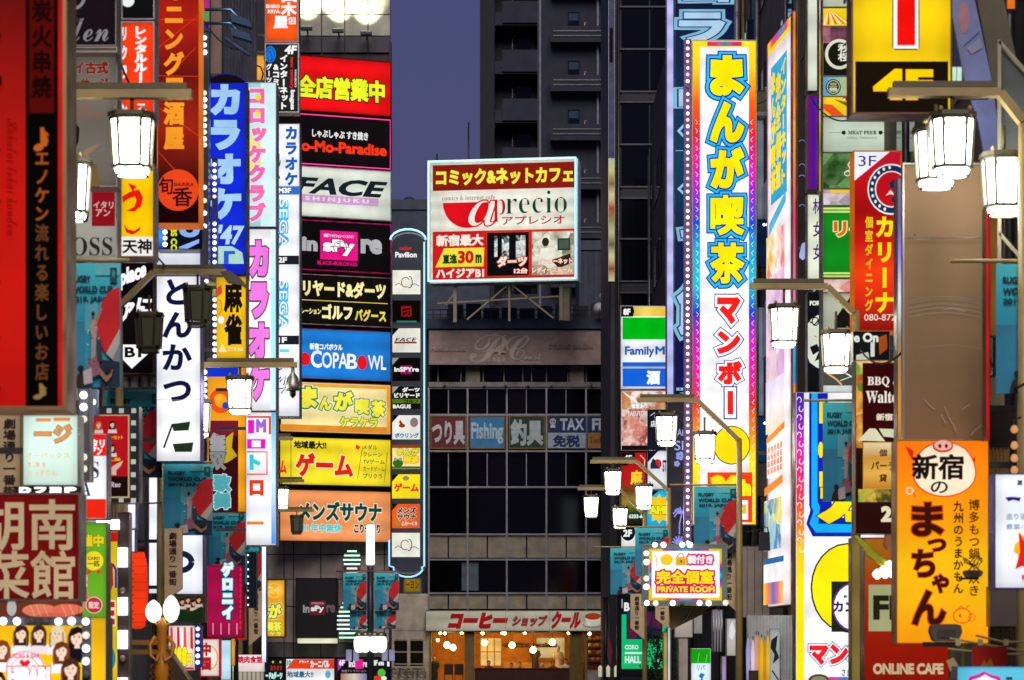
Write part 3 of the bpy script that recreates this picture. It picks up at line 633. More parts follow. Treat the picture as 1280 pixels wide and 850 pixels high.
for x, lab in ((560, 'dark chair back at the left window table'), (573, 'dark chair near the pillar of the coffee shop')):
    t = empty('chair', (WX(x, D), D+1.5, .1), lab, 'chair'); m = MB(); m.box(-.25, .25, -.25, .25, 1.0, 1.08, mat('paint', '#1c1410')); m.build('seat', t); m = MB(); m.box(-.25, .25, .2, .25, 1.08, 1.6, mat('paint', '#1c1410')); m.build('backrest', t)
    for sx in (-.22, .22):
        for sy in (-.22, .22): m = MB(); m.box(sx-.02, sx+.02, sy-.02, sy+.02, 0, 1.0, mat('paint', '#1c1410')); m.build('leg', t)
# ------------------------------------------------------------------ left corner building with tiled wall
D = 106; X0 = WX(336, D); X = lambda x: WX(x, D)-X0; Z = lambda y: WZ(y, D); 
lb = empty('corner_building', (X0, D, 0), 'grey tiled corner building stacked with lit tenant signs', 'building')
TL = mat('concrete', '#b2a49e'); TK = mat('concrete', '#4c4a50')
m = MB(); q = [(-4, .12), (X(488), .12), (WX(488, D+20)-X0-.25, 20), (-8, 20)]
m.add([(x, y, 0) for x, y in q]+[(x, y, 30) for x, y in q], [(3, 2, 1, 0), (4, 5, 6, 7), (0, 1, 5, 4), (1, 2, 6, 5), (2, 3, 7, 6), (3, 0, 4, 7)], mat('concrete', '#3a3838')); m.build('wall', lb)
cols = [334, 355, 367, 401, 440, 480.5, 488]
rows = [676, 693, 724, 758, 803.5, 822]
for i in range(len(cols)-1):
    for j in range(len(rows)-1):
        if j == 4: c0, c1 = cols[i], cols[i+1]
        m = MB(); m.box(X(cols[i])+.02, X(cols[i+1])-.02, 0, .1, Z(rows[j+1])+.02, Z(rows[j])-.02, TL if j < 4 else mat('concrete', '#6a6868')); m.build('tile', lb)
for x0, x1 in zip([352, 375, 402, 431, 460], [375, 402, 431, 460, 488]):
    for y0, y1 in ((-26, 18), (18, 45), (45, 66)):
        m = MB(); m.box(X(x0)+.02, X(x1)-.02, 0, .1, Z(y1)+.02, Z(y0)-.02, mat('concrete', '#a9aa98') if y0 < 40 else TK); m.build('tile', lb)
m = MB(); m.box(X(486.5), X(489), -.1, .5, Z(850), Z(52), mat('paint', '#22242c')); m.build('corner_trim', lb)
def spot(x, y, D, label):
    t = empty('wall_uplight', (WX(x, D), D-.75, WZ(y, D)), label, 'lamp', 'uplights on the wall above the red sign')
    m = MB(); m.box(-.22, .22, -.12, .12, -.1, .02, mat('metal', '#333')); m.build('housing', t)
    m = MB(); m.box(-.19, .19, -.09, .09, .022, .03, mat('glow', '#ffffe0', 3)); m.build('lens', t)
    m = MB(); m.box(-.03, .03, .12, .74, -.06, -.02, mat('metal', '#333')); m.build('bracket', t)
    L_ = bpy.data.lights.new('uplight', 'SPOT'); L_.energy = 620; L_.color = (1, 1, .72); L_.spot_size = R(70); L_.spot_blend = .8; L_.shadow_soft_size = .08
    lo = bpy.data.objects.new('uplight', L_); COL.objects.link(lo); lo.parent = t; lo.location = (0, 0, .1); lo.rotation_euler = (R(180-30), 0, 0)
spot(385, 40, D, 'leftmost of three uplights throwing light up the tiled wall'); spot(424, 43, D, 'middle of three uplights throwing light up the tiled wall'); spot(459, 46, D, 'rightmost of three uplights throwing light up the tiled wall')
# ================================================================== LEFT SIDE
G1 = 'stacked tenant signs on the corner building'
def MS(label, x0, y0, y1, face, fc='#222', fw=1.2, lit=1.0, D=103.9):
    return Sign('tenant_sign', label, 'sign', x0, y0, 489, y1, D, D*1.0145, face=face, lit=lit, depth=.35, fw=fw, fc=fc, group=G1)
s = MS('bright red tenant sign with thick yellow kanji, topmost of the stack', 350, 66.5, 136.5, '#f20a10', fc='#801010')
s.t('全店営業中', 371, 91, 481, 120, '#f4ff2a', .06, o=[(.05, '#101004')], name='lettering', res=4); s.done()
s = MS('black tenant sign with orange Latin lettering and a magenta neon border', 350, 138.5, 201, '#0a0506', fc='#1a0a10')
s.t('しゃぶしゃぶ すき焼き', 390, 158, 460, 168.5, '#f4f4f4', .04); s.t('Mo-Mo-Paradise', 363, 172.5, 483, 187, '#ff3a1c', .05)
s.neon([(352, 141), (487, 141), (487, 203), (352, 203)], 1.6, '#ff1a90', 1.2); s.done()
s = MS('pale tenant sign with wide black italic letters over a lilac band', 350, 205, 269, '#dfe6d8', fc='#b0b4a8')
s.t('FACE', 372, 219, 480, 240, '#16222a', .045, sk=.1); s.r(374, 241, 473, 251, '#d6a0d4'); s.t('S H I N J U K U', 381, 243, 461, 249.5, '#f4e4f4', .05); s.done()
s = MS('black tenant sign with silver letters and a hot pink square', 350, 272.5, 336, '#070406', fc='#f02a80', fw=1.6)
s.t('in', 377, 294, 397, 312, '#b8b8bc', .06); s.r(400, 285, 447, 321.5, '#f2148a'); s.t('sPy', 403, 295.5, 443, 316, '#ffffff', .07, o=[(.04, '#30101c')]); s.t('体感アトラクション インスパイヤ', 404, 289, 442, 293.5, '#ffe8f4', .04); s.t('re', 450, 293, 477, 312, '#b8b8bc', .06)
s.t('BLACK-BUILDINGS', 396, 323.5, 446, 328.5, '#e0147a', .05); s.l([(412, 305), (436, 305)], .8, '#18202a'); s.l([(424, 296), (424, 316)], .8, '#18202a'); s.ring(424, 306, 8, 8, .6, '#18202a'); s.done()
s = MS('black tenant sign with pale yellow kana over a thin yellow rule', 350, 340.5, 404, '#0a0806', fc='#c8a8a0')
s.t('ビリヤード&ダーツ', 364, 347.5, 482, 368.5, '#fff6a8', .055, o=[(.03, '#6a5010')]); s.r(364, 373, 484, 374, '#e8d24a'); s.t('シミュレーション', 360, 383.5, 401, 391, '#f6e890', .045); s.t('ゴルフ', 402, 377.5, 440, 396.5, '#fff6b0', .06); s.t('バグース', 443, 382, 482, 397.5, '#f8e24a', .05); s.done()
s = MS('blue tenant sign with white letters around two red balls', 350, 408.5, 472.5, '#1a7fd8', fc='#b01860')
s.t('新宿コパボウル', 387, 427, 428, 435.5, '#ffffff', .045); s.e(381, 447.5, 7, 8, '#f01420'); s.e(374, 447.5, 3, 6, '#ffffff')
s.t('C', 388, 436, 402, 458, '#ffffff', .03); s.t('OPA', 402, 438, 434, 458, '#ffffff', .02); s.t('B', 433, 439, 446, 458, '#ffffff', .02); s.e(452, 449.5, 6, 9, '#f01420'); s.t('WL', 459, 440, 482, 458, '#ffffff', .02); s.done()
s = MS('cream and amber tenant sign with green outlined yellow lettering', 350, 475.5, 540, '#ffe9a0', fc='#7a4a20')
s.r(350, 478, 487, 482, '#f4a434'); s.r(350, 530, 487, 538, '#e8902c'); s.r(483, 478, 487.5, 538, '#f4a434')
for c, x0, x1, y0, y1 in (('ま', 373, 396, 482, 509), ('ん', 398, 414, 494, 511), ('が', 416, 440, 487, 511), ('喫', 442, 460, 495, 515), ('茶', 462, 480, 497, 518)): s.t(c, x0, y0, x1, y1, '#fff24a', .07, o=[(.07, '#2a8a5a'), (.11, '#fff9e0')])
s.t('ケラケラ', 423, 519, 470, 532, '#fff24a', .05, o=[(.07, '#3a9a4a')], gap=1.3); s.done()
s = MS('yellow tenant sign with large red kana and a small list at its right', 349, 545, 606, '#ffe628', fc='#4a4438')
s.t('地域最大!!', 367, 550, 408, 560, '#182018', .05); s.t('ゲーム', 369, 565, 441, 595, '#e8241c', .06, o=[(.04, '#fff6c0')]); s.t('ム', 349, 575, 358, 592, '#e8241c', .05)
for i, a in enumerate(('メダル', 'クレーン', 'TVゲーム', 'カードゲーム', 'プリクラ')): s.t(a, 453, 553+i*9.1, 453+min(27, 6*len(a)), 559+i*9.1, '#3a5a50', .02)
s.l([(452, 556), (446, 596)], .7, '#5a5a30'); s.l([(483, 562), (479, 600)], .7, '#5a5a30'); s.p([(444, 553), (449, 556), (447, 560), (443, 558)], '#e03020'); s.r(362, 546, 363, 605, '#8a7a20'); s.done()
s = MS('orange tenant sign with dark green kana, lowest of the stack', 349, 611, 676.5, '#ffa060', fc='#6a4430', lit=.95)
s.t('メンズサウナ', 372, 625.5, 477, 650, '#0c4a40', .055, o=[(.05, '#fff0d8')]); s.t('24H 年中無休', 368, 653.5, 427, 664.5, '#4ad8dc', .05, o=[(.04, '#fff0e0')]); s.t('こり〜くり', 442, 653, 475, 665, '#402818', .06, o=[(.06, '#fff6e8')]); s.done()
# small hooks between signs
# ---- directory strip with neon outline
D = 104
arc = [(489.5, 302)]+[(511-21.5*cos(R(a)), 303-13*sin(R(a))) for a in range(20, 161, 20)]+[(532.5, 302), (532.5, 707)]+[(511+21.5*cos(R(a)), 707+11*sin(R(a))) for a in range(30, 151, 20)]+[(489.5, 707)]
s = Sign('directory_sign', 'tall narrow grey directory sign edged in blue neon beside the corner building', 'sign', 488.5, 290, 533, 722, D, face='#5a5e6a', lit=.35, depth=.5, fw=0, outline=arc)
s.t('color', 499, 308, 515, 312.5, '#f02030', .05, e=1); s.t('Pavilion', 494, 315, 521, 322, '#ffffff', .04, e=1)
def panel(y0, y1, c, fn=None):
    mb = MB(); s.r(490.8, y0, 525.5, y1, c, e=1, mb=mb); mb.build('directory_panel', s.root); fn and fn((y0+y1)/2)
def swirl(y): s.ring(507, y, 5, 6, 1.2, '#e8a070', a0=60, a1=330); s.ring(512, y, 3.4, 7, 1, '#203848', a0=-100, a1=120); s.l([(494, y+4), (499, y+1), (502, y+4)], .8, '#203848'); s.l([(513, y+4), (519, y+2), (524, y+5)], .8, '#203848')
panel(338, 368, '#f4f2e4', swirl)
def red(y): s.ring(508, y, 8, 8, 2, '#ff2020', n=4, a0=45, a1=405); s.l([(503, y-4), (512, y-5)], 1.6, '#ff2020'); s.l([(503, y+1), (513, y-1)], 1.6, '#ff2020'); s.l([(505, y+6), (511, y+2)], 1.6, '#ff2020'); s.r(496, y+12, 521, y+14, '#40d0b0')
panel(376, 403, '#0a0606', red)
panel(411, 441, '#eceadc', lambda y: (s.p([(490.8, 411), (499, 411), (490.8, 420)], '#101010'), s.t(sitb('FACE'), 494, y-3, 521, y+1.5, '#202428', 0, e=1), s.r(493, y+2, 521, y+4, '#d02838')))
panel(448, 477, '#0a0606', lambda y: (s.p([(490.8, 448), (499, 448), (490.8, 457)], '#e8e8e0'), s.r(501, y-5, 515, y+6, '#f01c8c'), s.t('inSPYre', 493, y-3, 524, y+3, '#f4f4f4', .05, e=1)))
panel(484, 512, '#0c0e0a', lambda y: (s.p([(490.8, 484), (499, 484), (490.8, 493)], '#f4f4ec'), s.t('ダーツ', 503, 485, 525, 491, '#fff', .06, e=1), s.t('ビリヤード', 493, 492, 525, 498, '#fff', .06, e=1), s.r(490.8, 499.5, 525.5, 505, '#8cc020'), s.t('ゴルフ', 505, 499.8, 523, 504.8, '#102008', .05, e=1), s.t('BAGUS', 491.5, 506.5, 514, 511.5, '#fff', .05, e=1)))
panel(520, 550, '#f4f2e8', lambda y: (s.p([(490.8, 520), (499, 520), (490.8, 529)], '#101010'), s.e(503, 533, 4, 2.4, '#f05020'), s.p([(499, 528), (501, 526), (505, 532), (502, 534)], '#f05020'), s.e(518, 529, 5, 6, '#f4c0c8'), s.t('ボウリング', 494, 542, 524, 548.5, '#2088b8', .06, e=1)))
panel(557, 587, '#ffe8a0', lambda y: (s.r(490.8, 557, 525.5, 561, '#f07028'), s.t('まんが', 497, 561, 524, 570, '#ffe830', .07, o=[(.06, '#30a040')], e=1), s.t('喫茶', 505, 571, 524, 580, '#ffe830', .07, o=[(.06, '#e06020')], e=1), s.e(498, 580, 6.5, 5, '#50b030'), s.e(495, 575, 2, 2, '#f8f8f0'), s.e(501, 575, 2, 2, '#f8f8f0'), s.r(490.8, 584, 525.5, 587, '#70b030')))
panel(594, 624, '#ffe41c', lambda y: (s.p([(490.8, 594), (499, 594), (490.8, 603)], '#202010'), s.t('ゲーム', 493, 605, 524, 616, '#e82818', .06, e=1), s.e(508, 599, 4, 3, '#f4d0b0')))
panel(631, 661, '#f4601c', lambda y: (s.p([(490.8, 631), (498, 631), (490.8, 639)], '#202010'), s.t('メンズ', 497, 635, 521, 643, '#103028', .06, o=[(.05, '#fff0d8')], e=1), s.t('サウナ', 497, 643.5, 521, 651, '#103028', .06, o=[(.05, '#fff0d8')], e=1), s.t('こり〜くり', 503, 653, 522, 658, '#fff', .05, e=1), s.e(498, 655, 3, 3.4, '#f4e060')))
panel(667, 697, '#f4f2e4', swirl)
s.done()
s.neon([(489, 303)]+[(511-22.5*cos(R(a)), 304.5-14.5*sin(R(a))) for a in range(20, 161, 20)]+[(533, 303)], 2.6, '#a8ecff', 1.6)
s.neon([(531, 306), (531, 708), (528, 710)]+[(511+19*cos(R(a)), 709+13*sin(R(a))) for a in range(20, 161, 20)]+[(493, 710), (487.5, 708), (487.5, 676)], 2.4, '#8cc8ff', 1.6)
s = Sign('small_sign', 'small dim yellow sign tucked below the blue neon directory', 'sign', 504, 722, 527, 741, D+1, face='#a89418', lit=.6, depth=.3); s.t('ーヨン', 507, 726, 524, 736, '#a03818', .05); s.done()
# ---- frontage at the corner
s = Sign('poster_box', 'black advertising box with silver and pink lettering on the tiled wall', 'sign', 369.5, 722.5, 421, 797, 104.6, face='#0a0a0a', lit=0, depth=1.1, fw=.8, fc='#181818')
s.t('in', 378.5, 756, 387, 766, '#b0b0b0', .05, e=.6); s.r(387, 751, 407, 769, '#8a2038'); s.t('sPy', 388.5, 757, 405, 766, '#f0f0f0', .06, e=.9); s.t('ATTRACTION', 389, 753, 405, 755.5, '#e8a0b0', .04, e=.8); s.t('re', 408, 756, 419, 766, '#806870', .05, e=.6); s.done()
m = MB(); m.box(s.U(372), s.U(420), .0, .9, s.Z(804), s.Z(798), mat('lit', '#ffffd8', .9)); m.build('base_light', s.root)
s = Sign('cafe_sign', 'amber vertical comic cafe sign with green outlined lettering by the black box', 'sign', 331, 724, 357, 797, 103, face='#ffb428', lit=1, depth=.4, fc='#7a6030')
s.ring(343, 738, 9, 9, 1.4, '#f0c860'); s.t('24', 335, 733, 350, 742, '#f0d070', .05); s.t('が', 335, 755, 352, 773, '#fff24a', .07, o=[(.07, '#1a7a5a'), (.1, '#fff6d0')]); s.t('喫茶', 333, 777, 352, 789, '#fff24a', .07, o=[(.06, '#2a9a4a')]); s.t('ケラ', 337, 790, 352, 795, '#fff24a', .05, o=[(.05, '#2a9a4a')]); s.done()
# neon bowling pin
np_ = empty('neon_pin', W(440, 803, 104.8), 'pale neon bowling pin of stacked bars behind the banners on the tiled wall', 'neon sign')
NM = mat('lamp', '#c8ffe8', 1.6)
def halfw(y):
    if y < 712: return 11*math.sqrt(max(.1, 1-((y-700)/13)**2))
    if y < 745: return 7
    return 7+13*math.sin(min(1, (y-745)/38)*pi/2) if y < 790 else 16
for i in range(21):
    y = 689+i*5.4; hw = halfw(y)*.104*106/340*10/10*0+halfw(y)*104.8/F; z = WZ(y, 104.8)-WZ(803, 104.8)
    m = MB(); m.tube([(-hw, 0, z), (hw, 0, z)], .035, NM, 6); m.build('neon_tube', np_)
m = MB(); m.box(-.3, .3, .06, .35, 0, WZ(690, 104.8)-WZ(803, 104.8), mat('metal', '#555')); m.build('support', np_)
def low(label, x0, x1, y0, face, fn, fc='#333'):
    s = Sign('shop_front_sign', label, 'sign', x0, y0, x1, 862, 104.9, face=face, lit=1, depth=.3, fw=.8, fc=fc); fn(s); s.done()
low('black and teal darts sign low on the corner, cut by the frame bottom', 331, 355.5, 824, '#0c1a1c', lambda s: (s.t('ード&ダーツ', 332, 840, 353, 849, '#d0fff4', .07, o=[(.05, '#108078')]), s.t('あります', 338, 832, 353, 838, '#c02020', .04), s.t('・・', 340, 826, 352, 829, '#e0c020', .04)))
low('red and white games sign low on the corner with blue lettering', 357, 418.5, 823, '#f6f8f6', lambda s: (s.r(358, 824, 418, 836, '#f0401c'), s.p([(358, 824), (367, 824), (358, 836)], '#f6f8f6'), s.t('10', 358.5, 825, 364, 832, '#18a0a0', .06), s.t('グランド', 374, 825.5, 386, 829, '#fff', .05), s.t('カーニバル', 388, 825, 412, 834.5, '#fff', .06), s.t('地域最大!!', 359, 839, 392, 847, '#286a90', .04), s.e(410, 843, 3.5, 5, '#58b8e0')))
low('black and purple attraction sign low on the corner', 421.5, 462, 823, '#0c080c', lambda s: (s.p([(422, 824), (435, 824), (422, 839)], '#c030d0'), s.t('6F', 424, 825, 431, 832, '#fff', .05), s.t('inSPYre', 436, 825, 460, 834, '#f0e0f0', .06), s.r(444, 824, 454, 836, '#f02090'), s.t('体感アトラクション', 427, 837, 458, 840.5, '#808080', .03), s.g(426, 842, 460, 852, ['#b07050', '#e0d0c8', '#5060a0'], 'h')))
low('black cafe sign with a green and red picture at the corner edge', 463, 489, 823, '#0e1216', lambda s: (s.t('8F', 466, 825, 472, 832, '#fff', .05), s.t('690', 473, 827, 480, 832, '#fff', .05), s.e(477, 841, 5, 5, '#50c030'), s.e(472, 848, 6, 3.5, '#e03030'), s.e(480, 848, 3.5, 3, '#f4f4e8'), s.t('1', 484, 827, 487, 833, '#fff', .05)))
# ---- tower signs in front of corner building
s = Sign('pub_sign', 'orange upright pub sign with white kanji at the top of the frame', 'sign', 331, -30, 373.5, 53, 80, face='#ff5a14', lit=1, depth=.5, fc='#8a8a90')
s.t('白', 352, -20, 371, 3, '#fff', .05); s.t('木', 351, 3, 371, 20, '#fff', .06); s.t('屋', 342, 20, 360, 36, '#fff', .05); s.t('SHIRO', 332.5, 6, 350, 10.5, '#fff', .05); s.t('KIYA', 335, 12.5, 350, 17, '#fff', .05); s.r(361, 22, 370, 31, '#ffe8e0'); s.ring(365.5, 26.5, 2.4, 2.4, .8, '#f05010'); s.done().arm('l')
s = Sign('internet_cafe_sign', 'dark olive upright internet cafe sign with white kana and blue disc', 'sign', 331, 54, 374, 141, 79.6, face='#20221a', lit=1, depth=.5, fc='#b0b0b0')
s.e(338, 68, 7, 10.5, '#1878e8'); s.ring(338, 68, 5, 8, .6, '#20221a'); s.ring(335, 72, 5, 8, .6, '#20221a'); s.t('4F', 356, 57, 371, 68, '#fff', .05, sk=.1); s.t('インターネット', 350, 69, 360, 137, '#fff', .06, v=True, gap=1.05); s.t('&コミック', 341, 81, 350, 126, '#fff', .055, v=True, gap=1.05); s.t('グーツ', 333, 80, 340, 104, '#fff', .05, v=True); s.t('new century', 362, 72, 367, 112, '#e8302c', .04, v='r'); s.t('bagus', 362, 113, 369, 138, '#f4f4f4', .06, v='r'); s.t('MANBOO', 368.5, 88, 371, 110, '#ddd', .04, v='r'); s.done().arm('l')
s = Sign('amber_sign', 'small amber sign with a black brush curve behind the olive sign', 'sign', 319, 68, 332, 102, 81, face='#ffae30', lit=1, depth=.4); s.l([(321, 82), (326, 84), (329, 92), (327, 101)], 2, '#1a1408'); s.l([(329, 86), (331, 88)], 1.4, '#1a1408'); s.done()
s = Sign('game_centre_sign', 'white striped game centre tower sign with outlined blue letters and floor bands', 'sign', 345.5, 154.5, 375, 521, 75, face='#f6f8ff', lit=1.15, depth=.7, fw=.9, fc='#70748c')
s.t('カラオケ', 356, 158, 372, 232, '#1c5ab4', .06, v=True, gap=1.1); s.t('ルト', 346.5, 192, 351, 230, '#202a50', .04, v=True); s.r(346, 233, 374, 243.5, '#2a6cc8'); s.t('M3F', 348, 235, 364, 241.5, '#fff', .05)
for y0 in (249, 351):
    for ofs in (0, 2.2):
        s.t('SEGA', 348+ofs*.7, y0, 361-ofs*.7, y0+62, '#28b4f0' if ofs == 0 else '#f6f8ff', .1 if ofs == 0 else .0, v='r', gap=1.1)
for y0, t_ in ((320, '2F'), (420, '1F')): s.r(346, y0, 374, y0+11, '#1c1c28'); s.t(t_, 347.5, y0+2, 359, y0+9, '#fff', .05)
s.l([(346, 478), (352, 471), (350, 478), (358, 470), (355, 482)], 1.6, '#202830'); s.l([(347, 464), (353, 461)], 1.4, '#202830'); s.l([(348, 487), (358, 485), (352, 492)], 1.4, '#202830'); s.r(350, 437, 362, 441, '#58d8e8'); s.done().arm('l')
# ---- karaoke stack
s = Sign('croquette_sign', 'cyan and pink upright club sign with rounded pink kana beside the blue arch', 'sign', 307, 103, 345.5, 284, 54, D1=54, face='#b8f0f4', lit=1.05, depth=.6, fw=.8, fc='#909098')
s.g(308, 152, 328, 215, ['#b8f0f4', '#f8e830', '#f8f060'], 'v'); s.r(326, 104, 344.5, 283, '#d8f8fa')
s.t('コロッケクラブ', 310, 111, 333, 277, '#f070b0', .075, o=[(.06, '#ffe0f0')], v=True, gap=1.08); s.e(323, 122, 3.6, 4, '#ffe020'); s.e(322, 142, 3.4, 4, '#ffe020'); s.done().arm('l')
s = Sign('karaoke_sign', 'white upright karaoke sign with swollen pink lavender kana under the cyan club sign', 'sign', 307, 286, 345.5, 514, 54, face='#fdfcff', lit=1.15, depth=.6, fw=.8, fc='#808090')
s.t('カラオケ', 310, 300, 337, 500, '#ee7ae0', .085, o=[(.045, '#6a2a5a')], v=True, gap=1.1, res=4); s.g(338.5, 288, 344.5, 512, ['#e8fcff', '#90f0f8', '#d8f8ff'], 'v'); s.l([(312, 349), (343, 349)], .5, '#9ab'); s.done().arm('l')
s = Sign('video_sign', 'white sign with magenta and orange framed letters beneath the pink karaoke kana', 'sign', 307, 515, 345.5, 682, 54, face='#f8faff', lit=1.1, depth=.6, fw=.8, fc='#808090')
s.r(309, 520, 339, 543, '#e8501c'); s.r(309, 522.5, 336, 543, '#fff'); s.r(310, 525, 318, 542, '#f014c8'); s.t('M', 320, 524, 333, 541, '#a860d8', .08); s.r(309, 549, 332, 561, '#f014c8'); s.r(315, 551, 326, 559, '#fff')
s.t('ト', 312, 568, 326, 588, '#38c8d8', .09); s.l([(309, 565), (334, 565), (334, 593), (309, 593)], 2, '#e8501c'); s.t('口', 312, 600, 330, 620, '#e8401c', .08); s.g(339.5, 516, 344.5, 680, ['#50c8f8', '#d8f8ff', '#3090f0'], 'v'); s.r(309, 652, 330, 656, '#f08020'); s.done().arm('l')
arch = [(258.5, 105)]+[(283-24.5*cos(R(a)), 106-14*sin(R(a))) for a in range(15, 166, 15)]+[(307.5, 105), (307.5, 345), (258.5, 345)]
s = Sign('karaoke_arch_sign', 'royal blue arched karaoke sign with huge pale blue kana beside a line of bulbs', 'sign', 258, 91, 308, 346, 50, face='#0a28d8', lit=1, depth=.7, fw=0, outline=arch, fc='#181818')
s.p([(259.5, 104)]+[(283-23*cos(R(a)), 105-12*sin(R(a))) for a in range(15, 166, 15)]+[(306.5, 104)], '#160c10')
s.t('カラオケ', 261, 105, 302, 274, '#a8d4fc', .075, v=True, gap=1.08, res=4); s.t("'47", 272, 281, 304, 306, '#b8dcff', .05, sk=.12); s.p([(272, 308), (290, 308), (303, 316), (305, 330), (272, 330)], '#b0e0d0'); s.p([(280, 314), (294, 314), (294, 318), (286, 318), (286, 330), (280, 330)], '#2a58d8'); s.done().arm('l')
s = Sign('bulb_strip', 'grey metal strip of round white bulbs up the left of the blue arch', 'sign', 251.5, 38, 261, 345, 49, face='#3a3f4c', lit=0, depth=.3, fw=.4, fc='#666')
s.bulbs(line(256, 48, 256, 66, 3)+line(256, 117, 256, 182, 9)+line(256, 235, 256, 283, 4)+line(268.5, 205, 268.5, 248, 6)[:0], 3.3, '#eef0ff', 3.2); s.bulbs(line(258.5, 352, 258.5, 366, 2), 3, '#eef0ff', 3); s.done()
s = Sign('bulb_strip', 'second strip of bulbs mounted on the lower edge of the blue arch', 'sign', 265, 198, 272, 335, 49.3, face='#2030a0', lit=0, depth=.1, fw=.4, fc='#446')
s.bulbs(line(268.5, 206, 268.5, 246, 6)+line(268.5, 280, 268.5, 336, 8), 2.6, '#eef0ff', 3); s.done()
s = Sign('mahjong_sign', 'small yellow mahjong parlour sign with two black kanji under the blue arch', 'sign', 270, 346, 308, 449, 48.4, face='#ffc814', lit=1, depth=.5, fw=.8, fc='#8a6a20')
s.t('麻雀', 280, 351, 303, 432, '#141008', .06, v=True, gap=1.08, res=4); s.p([(271, 360), (277, 356), (278, 366), (271, 372)], '#f04030'); s.e(276.5, 400, 3.6, 5, '#fff'); s.ring(274, 384, 3, 9, 1.6, '#f0a010'); s.p([(273, 440), (278, 430), (284, 440)], '#f8f0b0'); s.t('三丁目 本店', 285, 434, 304, 439, '#f8f4c8', .03); s.bulbs(line(268.8, 375, 268.8, 446, 10), 2.8, '#eef0ff', 3); s.done().arm('l')
s = Sign('ring_sign', 'amber sign with a large orange ring and dark brush panel behind a lantern', 'sign', 259, 458, 309, 640, 56, face='#ffa81c', lit=1, depth=.5, fw=.6, fc='#7a5a30')
s.r(259, 459, 298, 471, '#1038d8'); s.ring(276, 501, 11, 12, 7, '#f0561c'); s.e(273, 498, 5, 5, '#ffb428'); s.e(282, 507, 4, 4.5, '#1850c8'); s.r(261, 526, 298, 640, '#3a0c14'); s.r(262, 527, 297, 545, '#7a1830'); s.p([(264, 575), (270, 542), (282, 548), (292, 540), (290, 560), (297, 570), (285, 578), (270, 582)], '#c8a81c'); s.t('無', 262, 541, 283, 569, '#a0a0a4', .07, o=[(.03, '#222')]); s.t('双', 262, 565, 283, 588, '#8c8c90', .06, o=[(.03, '#222')]); s.t('歌舞', 267, 593, 289, 637, '#50a8b0', .08, o=[(.05, '#c8e8e8')], v=True); s.bulbs(line(256.8, 466, 256.8, 497, 5), 3.2, '#eef0ff', 3); s.done()
# ---- white brush cutlet sign and neighbours
s = Sign('blank_sign', 'blank white light box above the brush lettered cutlet sign', 'sign', 195.5, 312.5, 251, 337.5, 43.5, face='#e6eaf4', lit=1.05, depth=.4, fw=.7, fc='#6040a0'); s.done().arm('l')
s = Sign('bar_sign', 'navy sign with pale blue turned letters and a lime word beside three bulbs', 'sign', 196, 280, 253, 312, 43, face='#08081c', lit=1, depth=.4, fw=.6, fc='#303050')
s.g(196.5, 281, 205, 311, ['#3060c8', '#40a0f8', '#1830a0'], 'v'); s.t('BS CC', 213.5, 285, 221.5, 313, '#e4f020', .05, v='r'); s.t('D', 224, 281, 250, 297, '#90b8f8', .09, v='r'); s.p([(224, 309), (249, 299), (249, 304), (235, 311), (224, 311)], '#90b8f8'); s.bulbs([(207, 283)]+line(207, 291, 207, 306, 3), 3.3, '#eef0ff', 3); s.done().arm('l')
s = Sign('cutlet_sign', 'white light box with heavy navy brush hiragana running down it', 'sign', 195.5, 345, 251, 577, 44, face='#fafbff', lit=1.2, depth=.5, fw=.7, fc='#5a40a0')
s.t('とんかつ', 203, 349, 240, 502, '#10123c', .04, v=True, gap=1.12, res=4); s.p([(215, 530), (238, 527), (236, 538), (217, 539)], '#20301c'); s.p([(216, 555), (242, 553), (240, 565), (219, 565)], '#20301c'); s.l([(216, 530), (205, 560)], 2.4, '#10123c'); s.l([(196, 500), (250, 500)], .5, '#8888a0'); s.done().arm('l')
s = Sign('ring_mark_sign', 'white light box with one thick navy ring behind the wooden name board', 'sign', 196, 667, 254, 743, 46, face='#f2f5ff', lit=1.15, depth=.5, fw=.7, fc='#5050a0'); s.ring(226, 702.5, 13.5, 10.5, 7.5, '#141c38'); s.done().arm('l')
s = Sign('izakaya_sign', 'tall maroon pub sign with orange kana and an orange disc', 'sign', 196.5, -40, 249.5, 280, 38, face='#5a0c08', lit=1, depth=.5, fw=1.0, fc='#a8602c', fmat=mat('lit', '#f07820', 1.0))
s.g(198, -38, 248, 225, ['#8a1408', '#b81c0c', '#6a0c08', '#a0200c', '#300608'], 'v'); s.r(198, 225, 248, 278, '#1c0408')
for a in (((198, 60), (248, 20)), ((198, 95), (248, 96)), ((210, 96), (245, 60)), ((198, 135), (248, 170)), ((200, 25), (248, 26)), ((198, 190), (230, 225))): s.l([a[0], a[1]], 1, '#d84018')
s.t('ダイニング居酒屋', 205, -58, 231, 188, '#ffa028', .055, v=True, gap=1.06); s.e(223, 238.5, 26, 26, '#f0481c'); s.t('旬', 199, 222, 217, 244, '#30080c', .02); s.t('香', 216, 235, 241, 259, '#30080c', .02); s.t('SHUNKA', 218, 229.5, 243, 234, '#30080c', .03); s.done().arm('l')
